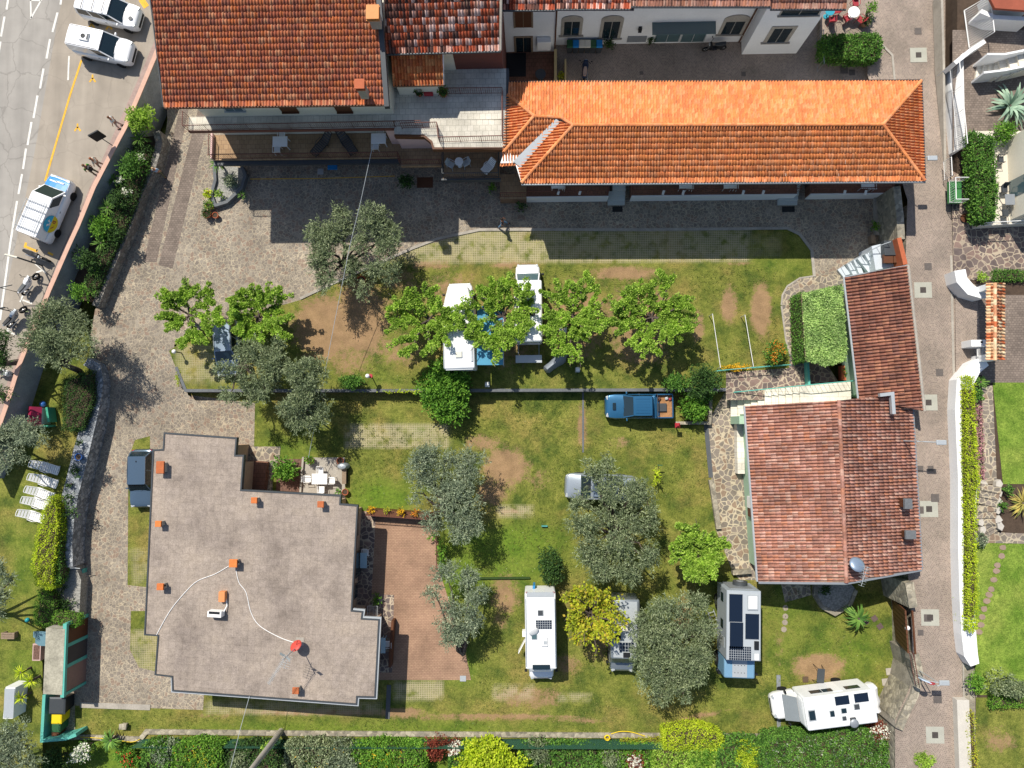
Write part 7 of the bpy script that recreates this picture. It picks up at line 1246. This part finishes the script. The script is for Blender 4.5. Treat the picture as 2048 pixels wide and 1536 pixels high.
# neighbour house at the upper right
t = thing('white_ramp_wall', 'sloping white retaining wall with railing above the alley', 'wall', W(1915, 220, AL)); q = [W(1912, 128, 1.7), W(1896, 130, .5), W(1898, 315, 1.2), W(1926, 295, 3.0)]; MB().prism([W(1896, 132, .4).to_2d(), W(1899, 314, 1.2).to_2d(), W(1927, 290, 3.0).to_2d(), W(1911, 128, 2.2).to_2d()], 0, [1.2, 1.6, 3.0, 2.2][::1]).build('wall', M_wall, t); a = P2([(1912, 130), (1928, 292)], 3.2); railing(t, a, 2.4, 3.6, M_white, .16, name='railing')
t = thing('neighbour_house', 'cream neighbour house with roof terrace at the right edge', 'house', W(2010, 360, RG)); z = 3.4; q = P2([(1946, 262), (2090, 262), (2090, 445), (1957, 452)], 2.6); MB().prism(q, AL, 2.6).build('terrace', plain('warm_terrace_floor', hx('cfc7b6'), .8, 0, .1), t); MB().ribbon(q[3:]+q[:1], .06, 2.6, 2.75).build('terrace_edge', M_dgrey, t); MB().box(W(2014, 300, 2.6).x, W(2014, 300, 2.6).x+6, W(2020, 440, 2.6).y, W(2020, 280, 2.6).y, 2.6, 5.2).build('wall', M_cream, t); a = P2([(1990, 447), (2060, 440)], 2.9); railing(t, [q[3], q[2]], 2.6, 3.4, M_white, .5, name='railing')
MB().box(W(2014, 300, 2.6).x-.04, W(2014, 300, 2.6).x+.2, W(2015, 385, 4).y, W(2015, 350, 4).y, 2.7, 4.7).build('window', M_gl2, t)
for k, (x, y) in enumerate(((2002, 318), (2010, 378), (2012, 425))): chair(['grey chair highest on the neighbour terrace', 'grey chair above the square table on the neighbour terrace', 'grey chair below the square table on the neighbour terrace'][k], at(x, y, 2.6, .5), (R_(90), 0, R_(180))[k], M_dgrey, 'grey terrace chairs')
table('grey square table on the neighbour terrace', at(2020, 399, 2.6, .7), .65, .75, .72, M_grey); t = thing('balcony_box', 'green floored balcony with white rails beside the alley', 'balcony', W(1912, 370, AL)); q = P2([(1899, 362), (1925, 362), (1925, 405), (1900, 405)], 2.6); MB().prism(q, 2.3, 2.5).build('floor', plain('green_mat', hx('3f7a45'), .9), t); railing(t, [q[1], q[0], q[3], q[2]], 2.5, 3.3, M_white, .16)
railing(thing('window_grille', 'white window grille above the green balcony', 'railing', W(1908, 335, AL)), P2([(1901, 315), (1903, 352)], 2.8), 1.9, 2.9, M_white, .12); tag(MB().cyl(W(1930, 436, 2.0), .32, .32, .04, 20).build('round_mat', M_brown), 'round brown mat in front of the neighbour door', 'mat')
t = thing('sliding_gate', 'white barred gate at the top of the alley', 'gate', W(1948, 60, RG)); a, b = P2([(1932, 18), (1942, 92)], 2.2), P2([(1962, 8), (1970, 80)], 2.2); m = MB()
for k in range(18): m.tube([(*a[0].lerp(a[1], k/17), 2.0), (*b[0].lerp(b[1], k/17), 3.2)], .018, 4)
m.build('bars', M_white, t); m = MB(); m.tube([(*a[0], 2.0), (*a[1], 2.0), (*b[1], 3.2), (*b[0], 3.2), (*a[0], 2.0)], .04, 5); m.build('frame', M_white, t)
whitewall('white wall end running down from the barred gate', [(1910, 126), (1942, 100), (1970, 82)], .3, AL-1, AL+1.0); whitewall('curved white wall under the roof in the top right corner', [(1962, 22), (1990, 34), (2060, 38)], .3, RG-.2, RG+1.3); t = thing('corner_roof', 'red clay roof cut by the top right corner', 'roof', W(2010, 5, RG)); MB().prism(P2([(1972, -20), (2070, -20), (2070, 22), (1990, 16)], RG+2), RG+1.8, RG+2).build('roof', plain('red_clay', hx('94503c'), .85, 0, .2), t); MB().prism(P2([(1985, -20), (2070, -20), (2070, 10), (1995, 6)], RG+1.7), RG, RG+1.79).build('wall', M_wall, t)
def steps(label, pts, w, z0, dz_, n, mat, name='garden_steps'):
    P = P2(pts, z0+dz_*n*.6); m = MB(); tot = len(P)-1
    for k in range(n):
        u0, u1 = k/n*tot, (k+1)/n*tot; f = lambda u: P[min(int(u), tot-1)].lerp(P[min(int(u), tot-1)+1], u-min(int(u), tot-1)); m.ribbon([f(u0), f(u1)], w, z0-.3, z0+dz_*(k+1))
    return tag(m.build(name, mat), label, 'steps')
steps('curved white marble stairs beside the agave', [(1965, 130), (2000, 136), (2060, 122)], 1.3, RG, .16, 8, M_slab, 'marble_stairs'); whitewall('white curved parapet above the marble stairs', [(1975, 108), (2010, 108), (2060, 98)], .14, RG, RG+1.6); whitewall('white curved parapet below the marble stairs', [(1968, 145), (2010, 140), (2060, 130)], .14, RG, RG+1.4)
steps('curved garden steps of pale stone below the lawn', [(1988, 1072), (1975, 1050), (1972, 1010), (1978, 970)], 1.3, RG, .08, 9, M_flagbig)
for k, (x, y) in enumerate(((1966, 968), (1964, 985), (1962, 1003), (1958, 1015), (1960, 1030), (1962, 1045), (1966, 1060), (1998, 968), (1998, 985), (1996, 1003), (1994, 1020), (1996, 1040), (2000, 1052))):
    c = at(x, y, RG, .3); tag(MB().prism([(c.x+math.cos(a)*.26*random.uniform(.7, 1.2), c.y+math.sin(a)*.3*random.uniform(.7, 1.2)) for a in [i*1.257 for i in range(5)]], RG-.1, RG+.35).build('edging_stone', plain('pale_boulder', hx('b9b3a8'), .9, 0, .2)), 'pale block stone edging the curved garden steps', 'stone', 'stones edging the garden steps')
sheet('garden_bed', [(1990, 1000), (2070, 968), (2070, 1070), (2000, 1062)], RG+.01, M_soil); sheet('garden_walk', [(1940, 1062), (2070, 1068), (2070, 1088), (1945, 1085)], RG+.012, M_flagbig)
for k, (x, y) in enumerate(((2006, 1095), (2004, 1112), (1995, 1130), (1993, 1142), (1988, 1160), (1983, 1178), (1978, 1190), (1974, 1202), (1968, 1218), (1964, 1234), (1962, 1250), (1958, 1264))):
    c = W(x, y, RG+.03); tag(MB().prism([(c.x+math.cos(a)*.24*random.uniform(.8, 1.15), c.y+math.sin(a)*.2*random.uniform(.8, 1.15)) for a in [i*.9 for i in range(7)]], RG-.05, RG+.03).build('stepping_stone', plain('brown_stone', hx('94806f'), .9, 0, .25)), 'brown stepping stone in the winding line across the green lawn', 'stepping stone', 'stones across the right lawn')
for k, (x, y) in enumerate(((1731, 1244), (1749, 1237), (1760, 1253))): c = W(x, y, LO+.02); tag(MB().obox((c.x, c.y, LO+.01), .2, .19, .02, .6).build('dark_slab', plain('dark_slab', hx('5f504c'), .9, 0, .2)), 'dark square slab on the grass beside the small fan palm', 'slab', 'dark slabs by the palm')
for k, (x, y) in enumerate(((1571, 1233), (1570, 1245), (1568, 1248+11), (1571, 1216))): c = W(x, y, LO+.02); tag(MB().cyl((c.x, c.y, LO-.02), .22, .2, .04, 9).build('stepping_stone', plain('grey_stone', hx('9a8f80'), .9, 0, .25)), 'grey stepping stone on the grass right of the expedition truck', 'stepping stone', 'stones beside the truck')
for x, y, lab in ((1779, 1343, 'smaller pale paving slab near the curved stone wall'), (1771, 1364, 'larger pale paving slab near the curved stone wall')): c = W(x, y, LO+.02); tag(MB().obox((c.x, c.y, LO+.01), .24, .24, .02, .1).build('paving_slab', M_conc), lab, 'slab')
bb = P2([(1632, 1165), (1700, 1165), (1712, 1180), (1700, 1210), (1670, 1228), (1645, 1215), (1630, 1190)], LO+.3); tg = thing('rock_bed', 'rounded gravel bed with low stone rim under the lower eave', 'flower bed', (bb[0].x, bb[0].y, LO)); MB().prism(bb, LO-.1, LO+.28).build('gravel', M_gravel, tg); MB().ribbon(bb[2:]+bb[:1], .25, LO-.1, LO+.36).build('stone_rim', M_stone, tg)
bush('dark shrub in the rounded gravel bed', 1650, 1180, 12, LO+.28, .5, L_dark); sheet('back_door_paving', [(1562, 1166), (1620, 1166), (1622, 1190), (1570, 1205)], LO+.014, M_flagbig)
for k, (x, y, s) in enumerate(((1836, 62, .45), (1856, 533, .45), (1840, 1020-0, .45), (1855, 1200+36, .45), (1843, 578, .0), (1868, 1470, 0), (1843, 803, 0), (1837, 110, 1), (1846, 580, 1), (1857, 805, 1), (1858, 1018, 1), (1860, 1235, 1), (1870, 1470, 1), (1840, 938, .4), (1861, 937, .35), (1879, 745, .45), (1870, 996, .5), (1875, 1398, .5), (1841, 1265, .35), (1688, 140, .5), (1704, 145, .4), (1283, 146, .25), (1487, 148, .3))):
    if s == 0: continue
    z = (AL if y > 300 else (.46 if x > 1735 else .02)); c = W(x, y, z); big = s == 1
    lab = ['dark square cover at the top of the alley', 'dark cover beside the steel stair gate', '', '', '', '', '', 'dark cover in a pale square, highest in the alley', 'dark cover in a pale square beside the lean-to roof', 'dark cover in a pale square at the lean-to corner', 'dark cover in a pale square beside the old tiled house', 'dark cover in a pale square above the slatted gate', 'dark cover in a pale square lowest in the alley', 'ornate iron cover beside the old tiled eave', 'darker iron cover right of the ornate one', 'square grey cover opposite the white gateway wall', 'brown square cover above the pale square by the tiled house', 'square grey cover below the traffic sign shadow', 'small grey cover beside the slatted gate', 'large grey cover below the laurel hedge', 'rusty cover right of the large grey cover', 'small dark drain left in the back courtyard', 'small dark drain right in the back courtyard'][k] or 'dark square cover in the middle of the alley cobbles'
    if big: t = thing('manhole_cover', lab, 'manhole cover', c, 0, 'alley covers'); MB().box(-.6, .6, -.55, .55, -.05, .012).build('concrete_surround', plain('pale_concrete', hx('a6a598'), .9, 0, .15), t, local=True); MB().box(-.2, .2, -.2, .2, -.05, .02).build('cover', plain('iron_cover', hx('4d4743'), .7, .2, .2, 6), t, local=True)
    else: tag(MB().obox((c.x, c.y, z), s*.55, s*.55, .014).build('manhole_cover', plain('iron_cover_b', hx('665f5a'), .7, .2, .25, 6)), lab, 'manhole cover', 'alley covers')
# terrace at the top edge with red chairs
table('round white patterned table with red chairs at the top edge', at(1708, 24, .45, .7), .85, .85, .72, M_white, 0, True); table('round turquoise table beside the projecting white house', at(1660, 22, .45, .7), .7, .7, .72, plain('turquoise', hx('2f93a8'), .5), 0, True)
for k, (x, y, r) in enumerate(((1712, 5, 0), (1694, 36, R_(120)), (1722, 38, R_(-130)), (1665, 38, R_(180)), (1674, 20, R_(-80)))): chair(['red chair above the patterned table', 'red chair lower left of the patterned table', 'red chair lower right of the patterned table', 'red chair below the turquoise table', 'red chair right of the turquoise table'][k], at(x, y, .45, .5), r, plain('red_chair', hx('9c3038'), .6), 'red cafe chairs')
sheet('cafe_terrace', [(1640, -40), (1738, -40), (1745, 60), (1700, 70), (1640, 66)], .452, M_cobble) ; struct(MB().prism(P2([(1640, -40), (1738, -40), (1745, 112), (1640, 116)], .44), -.2, .44).build('cafe_terrace_base', M_cobble))
pot('tan pot leaning by the red chairs', 1733, 42, .45, .3, .5, plain('tan_pot', hx('c09478'), .8), L_dark)
t = thing('steel_fence', 'thin grey fence along the left end of the laurel hedge', 'fence', W(1645, 90, .4)); railing(t, P2([(1645, 62), (1646, 130)], 1.2), .02, 1.4, M_grey, .3)
t = thing('mustard_planter', 'narrow mustard yellow wall pair with plants in the back courtyard', 'planter', W(1121, 140, 0)); MB().ribbon(P2([(1111, 98), (1111, 162)], .9), .2, 0, .9).build('side_wall', plain('mustard_paint', hx('c2ab78'), .8, 0, .1), t); MB().ribbon(P2([(1131, 118), (1131, 162)], .9), .12, 0, .9).build('side_wall', plain('mustard_paint', hx('c2ab78'), .8), t); bush('yellow green shrub inside the mustard planter', 1121, 152, 7, 0, .8, L_gold)
table('dark round table in the sunken corner court', at(1081, 148, 0, .7), .8, .8, .72, M_dgrey, 0, True); sheet('corner_court', [(1003, 100), (1112, 100), (1112, 172), (1003, 172)], .03, M_brownt); tag(MB().obox(W(1028, 130, .05), .9, .9, .04).build('dark_mat', M_black), 'dark square mat in the sunken corner court', 'mat')
# odds and ends of the side garden
t = thing('playhouse', 'small playhouse with dark red roof and green wall', 'playhouse', at(78, 832, .2, .8)); MB().add([(-.7, -.6, 1.0), (.35, -.75, 1.0), (.35, .65, 1.0), (-.7, .7, 1.0), (-.15, -.68, 1.35), (-.15, .68, 1.35)], [(0, 4, 5, 3), (4, 1, 2, 5), (0, 1, 4), (3, 5, 2)]).build('roof', plain('dark_red_plastic', hx('8a2040'), .5), t, local=True); MB().box(-.6, .3, -.6, .6, 0, 1.0).build('wall', M_cream, t, local=True); MB().obox((.7, .1, .5), .08, .55, .4, .2).build('side_panel', plain('jade_plastic', hx('3f9a7c'), .5), t, local=True); MB().obox((.45, -.75, .5), .35, .06, .4, .1).build('side_panel', plain('jade_plastic', hx('3f9a7c'), .5), t, local=True)
bin_('blue plastic barrel behind the rock wall', 89, 784, M_blue, .6, .7, .9); tag(MB().ball(W(86, 808, .45), .22).build('play_ball', M_blue, None, True), 'blue ball lying in the dark side garden', 'ball'); pot('blue glazed pot on the rock wall', 156, 914, .5, .25, .4, M_blue, None); tag(MB().ball(W(55, 1240, .5), .17).build('garden_ball', plain('teal_ball', hx('1f8f96'), .4), None, True), 'teal ball on the grass above the blue canopy', 'ball')
t = thing('wooden_bench', 'grey wooden bench at the left edge of the side garden', 'bench', at(15, 1272, .2, .45)); 
for k in range(3): MB().box(-.5, .5, -.22+.16*k, -.09+.16*k, .4, .45).build('plank', M_wood, t, local=True)
for s in (-1, 1): MB().box(s*.4-.05, s*.4+.05, -.2, .22, 0, .4).build('leg', M_wood, t, local=True)
t = thing('shade_sail', 'slate blue canvas slide cover beside the shed', 'canopy', at(75, 1275, .2, 1)); m = MB(); secs = []
for x, z, w in ((-.85, .25, .2), (-.6, .35, .25), (-.2, .9, .42), (.3, 1.2, .5), (.9, 1.25, .5)): secs.append([(x, -w, z), (x, w, z), (x, w, z+.04), (x, -w, z+.04)])
m.loft(secs).build('sheet', plain('slate_blue', hx('5f7f88'), .6, 0, .1), t, True, local=True)
for s in (-1, 1): MB().tube([(.8, s*.45, 1.2), (.8, s*.45, 0)], .03, 5).build('leg', M_dgrey, t, local=True)
t = thing('raised_planter', 'pinkish raised planter tray left of the shed roof', 'planter', at(72, 1305, .2, .8)); MB().box(-.3, .3, -.6, .6, 0, .75).build('tray', plain('pinkish_stone', hx('b79a90'), .8, 0, .15), t, local=True); MB().box(-.22, .22, -.5, .5, .75, .77).build('bed', M_bark2, t, local=True)
t = thing('storage_box', 'long white storage box at the left edge beside the olive', 'box', at(18, 1405, .2, 1.2)); MB().prism([(-.35, -1.1), (.35, -1.1), (.45, 1.05), (-.25, 1.1)], 0, 1.25).build('body', M_white, t, local=True); MB().box(-.3, .42, -1.05, .98, 1.25, 1.28).build('lid', M_lgrey, t, local=True)
tag(MB().tube([W(140, 1136, .6), W(150, 1136, .4), W(160, 1137, .3)], .03, 5).build('guard_rail', M_lgrey), 'short pale rail at the lower end of the rock wall', 'rail')
# courtyard rock bed
q = P2([(430, 330), (485, 335), (492, 352), (484, 378), (455, 405), (432, 412), (424, 390), (432, 362)], .25); t = thing('rock_bed', 'curved rock bed with rim stones in front of the terrace', 'flower bed', (q[0].x, q[0].y, 0)); MB().prism(q, 0, .2).build('gravel', M_gravel, t); MB().ribbon(q[1:]+q[:1], .22, 0, .42).build('stone_rim', M_concd, t)
pot('potted yellow green shrub left of the rock bed', 417, 388, 0, .25, .4, M_terra, L_lime); pot('yellow ringed pot left of the rock bed tip', 418, 411, 0, .28, .4, plain('yellow_pot', hx('b9a04a'), .7), L_green); pot('dark pot with fern at the lower rock bed tip', 414, 428, 0, .28, .4, M_terra, L_dark); pot('red brown pot at the lowest rock bed tip', 430, 430, 0, .22, .4, M_terra)
tag(MB().obox(W(641, 343, .02), .22, .22, .02).build('drain_cover', M_lgrey), 'pale square drain cover in the shaded courtyard', 'drain cover'); tag(MB().obox(W(665, 334, .35), .35, .2, .05).build('low_table', P_blueh), 'small blue tray table under the terrace edge', 'table'); tag(MB().obox(W(850, 365, .02), .6, .4, .015).build('door_mat', M_brown), 'dark brown mat at the courtyard house entrance', 'mat'); wallthing('wooden_planter', 'small orange wooden planter at the right end of the courtyard', [(1746, 470), (1748, 486)], .3, 0, .5, M_wood, None, 'planter')
line([(500, 358), (640, 357), (790, 352)], .06, 0, .014, M_marky, 'courtyard_line')
t = thing('terrace_planter', 'terracotta planters beside the lean-to terrace wall', 'planter', at(1693, 752, -.4, .5)); MB().box(-.35, .0, -.3, .75, 0, .5).build('tray', M_terra, t, local=True); P, D = blob_pts((.15, .3, .6), .35, 150, .2, .7); v, f = leaves(P, D, .14, .08); npmesh('plant', v, f, L_green, t, True)
wallthing('teal_wall', 'low teal and white wall beside the sunken passage', [(1616, 722), (1619, 772)], .16, -.1, .6, M_teal); q = P2([(1432, 742), (1545, 732), (1578, 730)], .6); railing(thing('teal_fence', 'thin teal fence behind the yellow flowers', 'fence', (q[0].x, q[0].y, 0)), q, 0, .9, M_teal, .5)
for k, y in enumerate((711, 721, 731)): line([(1578, y), (1606, y-1)], .09, -.1, .03, M_concd, 'path_step_edge')
for a, b, lab in (((1425, 628), (1441, 735), 'left white clothes line on the right lawn'), ((1490, 630), (1507, 733), 'right white clothes line on the right lawn')):
    t = thing('clothes_line', lab, 'clothes line', at(a[0], a[1], UP, 1), 0, 'clothes lines'); A = W(*a, 1.0); B = W(*b, .9); MB().tube([A, B], .022, 5).build('line', M_white, t); MB().tube([(A.x, A.y, 0), A], .03, 6).build('post', M_lgrey, t); MB().tube([(B.x, B.y, 0), B], .03, 6).build('post', M_lgrey, t)
t = thing('hose_stand', 'green hose stand stuck in the lawn by the lemon bush', 'stand', W(1318, 938, LO)); MB().tube([(0, 0, 0), (-.25, .35, .9)], .025, 5).build('rod', M_gplas, t, local=True); MB().box(-.3, .1, .3, .36, .85, .9).build('crossbar', M_gplas, t, local=True)
tag(MB().obox(W(1089, 1052, LO+.12), .22, .05, .08).build('lawn_light', plain('teal_metal', hx('4a8f88'), .5)), 'small teal light box on the flowered lawn', 'light'); wallthing('low_hedge_line', 'thin dark hedge line across the flowered lawn', [(945, 1157), (1060, 1156)], .12, LO, LO+.18, plain('dark_hedge', hx('33481f'), .9, 0, .3, 8), None, 'hedge')
pot('terracotta pot between olive and courtyard wall', 722, 560, UP, .3, .5, plain('orange_pot', hx('b5562e'), .8)); tag(MB().obox(W(1126, 655, .9), .25, .35, .35).build('folding_cupboard', M_white), 'white folding cupboard under the mulberry beside the camper van', 'cupboard'); tag(MB().obox(W(1316, 1337, LO+.6), .16, .2, .3).build('water_canister', P_steel), 'blue canister glimpsed through the wide olive crown', 'canister')
# people
def person(label, px, py, zg, h, head, shirt, legs, hair, lean=0, stride=.15, arms=.12, sitfree=True, extra=None):
    b = W(px, py, zg); t = thing('person', label, 'person', b, head, 'people'); s = h/1.75
    def skin(name, verts, edges, mat, par, root=0):
        me = bpy.data.meshes.new(name); me.from_pydata([tuple(Vector(v[:3])*s) for v in verts], edges, []); me.materials.append(mat); o = link(name, me, par, True); m = o.modifiers.new('skin', 'SKIN'); me.skin_vertices[0].data
        for i, v in enumerate(verts): me.skin_vertices[0].data[i].radius = (v[3]*s, v[3]*s)
        me.skin_vertices[0].data[root].use_root = True; u = o.modifiers.new('sub', 'SUBSURF'); u.levels = 1; u.render_levels = 1; return o
    V = [(0, 0, .95, .12), (0, 0, 1.2, .12), (0, 0, 1.42, .1), (0, 0, 1.52, .055), (.01, 0, 1.62, .085), (.01, 0, 1.7, .08)]; E = [(0, 1), (1, 2), (2, 3), (3, 4), (4, 5)]
    for q in (-1, 1):
        n = len(V); V += [(0, q*.18, 1.42, .055), (-.02+arms*q*.8, q*.26, 1.16, .042), (.1+arms*q, q*.24, .94, .032), (.12+arms*q, q*.24, .86, .03)]; E += [(2, n), (n, n+1), (n+1, n+2), (n+2, n+3)]; pm = n+3
        for k, (dx, dy, L) in enumerate(((.02, -.03, .075), (.008, -.012, .085), (-.004, .006, .08), (-.016, .022, .07), (.04, -.035, .05))): V.append((V[pm][0]+dx*1.4, V[pm][1]+dy*q*1.3, .86-L, .008)); E.append((pm, len(V)-1))
        n = len(V); st = stride*q; V += [(0, q*.09, .88, .09), (st*.6+.03, q*.1, .5, .062), (st, q*.1, .09, .042), (st+.14, q*.11, .04, .035)]; E += [(0, n), (n, n+1), (n+1, n+2), (n+2, n+3)]
    body = skin('body', V, E, M_skin, t)
    f = MB()
    for q in (-1, 1): f.ball((.088*s, q*.032*s, 1.665*s), .012*s, 1, 6, 4); f.ball((.0, q*.085*s, 1.655*s), .022*s, 1.3, 6, 4)
    f.ball((.1*s, 0, 1.63*s), .016*s, 1.2, 6, 4); f.build('face', M_skin, t, True, local=True)
    skin('shirt', [(0, 0, .98, .14), (0, 0, 1.2, .145), (0, 0, 1.42, .125), (0, -.19, 1.43, .07), (-.02-arms*.5, -.25, 1.22, .06), (0, .19, 1.43, .07), (-.02+arms*.5, .25, 1.22, .06)], [(0, 1), (1, 2), (2, 3), (3, 4), (2, 5), (5, 6)], shirt, t)
    skin('trousers', [(0, 0, .98, .135), (0, -.09, .86, .1), (-stride*.6+.03, -.1, .5, .075), (-stride, -.1, .14, .06), (0, .09, .86, .1), (stride*.6+.03, .1, .5, .075), (stride, .1, .14, .06)], [(0, 1), (1, 2), (2, 3), (0, 4), (4, 5), (5, 6)], legs, t)
    MB().ball((-.012*s, 0, 1.7*s), .105*s, .95, 12, 6, -.25).build('hair', hair, t, True, local=True)
    for q in (-1, 1): MB().obox((stride*q*s+.05*s, q*.105*s, .04*s), .13*s, .045*s, .04*s).build('shoe', M_black, t, local=True, bevel=.02)
    if extra: extra(t, s)
    return t
hb, hbl, hg = plain('brown_hair', hx('6b4a35'), .8), plain('dark_hair', hx('2b211c'), .8), plain('fair_hair', hx('b39a72'), .8)
def pack(m): return lambda t, s: MB().obox((-.22*s, 0, 1.25*s), .1*s, .16*s, .22*s).build('backpack', m, t, local=True, bevel=.05)
person('person in a pale dress standing on the pavement beside the parapet', 243, 254, ST, 1.65, R_(200), M_white, plain('pale_pink_cloth', hx('c9a79a'), .8), hb)
person('person in a bright green shirt carrying a dark bag on the pavement', 196, 348, ST, 1.75, R_(160), plain('green_cloth', hx('4d9a3a'), .8), plain('khaki_cloth', hx('8a7a60'), .8), hb, extra=pack(M_black))
person('person in white with bare legs close to the parapet', 208, 334, ST, 1.65, R_(190), M_cream, plain('beige_shorts', hx('b48f78'), .8), plain('auburn_hair', hx('8a5136'), .8))
person('person in a light blue top walking up the paved drive', 328, 352, UP, 1.65, R_(110), plain('light_blue_cloth', hx('a9c3d6'), .8), plain('olive_cloth', hx('6f6a4e'), .8), hg, stride=.25)
person('person in dark jacket and blue jeans striding along the courtyard kerb', 1006, 452, UP, 1.75, R_(10), plain('navy_jacket', hx('1f2733'), .8), plain('jeans', hx('5f7f9c'), .8), hbl, stride=.36)

# tufts in the two lawns
tv, td = [], []
for o, z, ok in ((bpy.data.objects['lower_lawn'], LO, lambda u, v: ((u > 700) & (u < 1408) & (v > 800) & (v < 1005)) | ((u > 955) & (u < 1780) & (v > 1170) & (v < 1460)) | ((u > 890) & (u < 1320) & (v > 1000) & (v < 1175)) | ((u > 170) & (u < 1500) & (v > 1425) & (v < 1462))), (bpy.data.objects['upper_lawn'], UP, lambda u, v: (u > 640) & (u < 1555) & (v > 530) & (v < 772) & ~((u > 1430) & (v > 730)))):
    n = len(o.data.vertices); co = np.zeros(n*3); o.data.vertices.foreach_get('co', co); co = co.reshape(-1, 3); dd = np.zeros(n); o.data.attributes['dirt'].data.foreach_get('value', dd)
    u, v = PXv(co[:, 0], co[:, 1], co[:, 2]); w = co[ok(u, v) & (dd < .45)]; wave = np.sin(w[:, 0]*.9+np.sin(w[:, 1]*.7)*2)+np.sin(w[:, 1]*1.3-w[:, 0]*.4); w = w[wave+rng.normal(0, .8, len(w)) > .1]
    p = np.repeat(w+np.c_[rng.uniform(-.2, .2, (len(w), 2)), np.zeros(len(w))], 7, 0); p[:, :2] += rng.normal(0, .07, (len(p), 2)); p[:, 2] += .01; tv.append(p); td.append(np.c_[rng.normal(0, 1, (len(p), 2)), np.full(len(p), .5)])
v, q = leaves(np.concatenate(tv), np.concatenate(td), .11, .035, .8); o = npmesh('grass_tufts', v, q, leafm('tuft_blade', [hx('3f5522'), hx('5a6c2c'), hx('7c8338'), hx('98935a')], .2)); tag(o, 'short tufts and weeds scattered over the two lawns', 'grass'); o['kind'] = 'stuff'
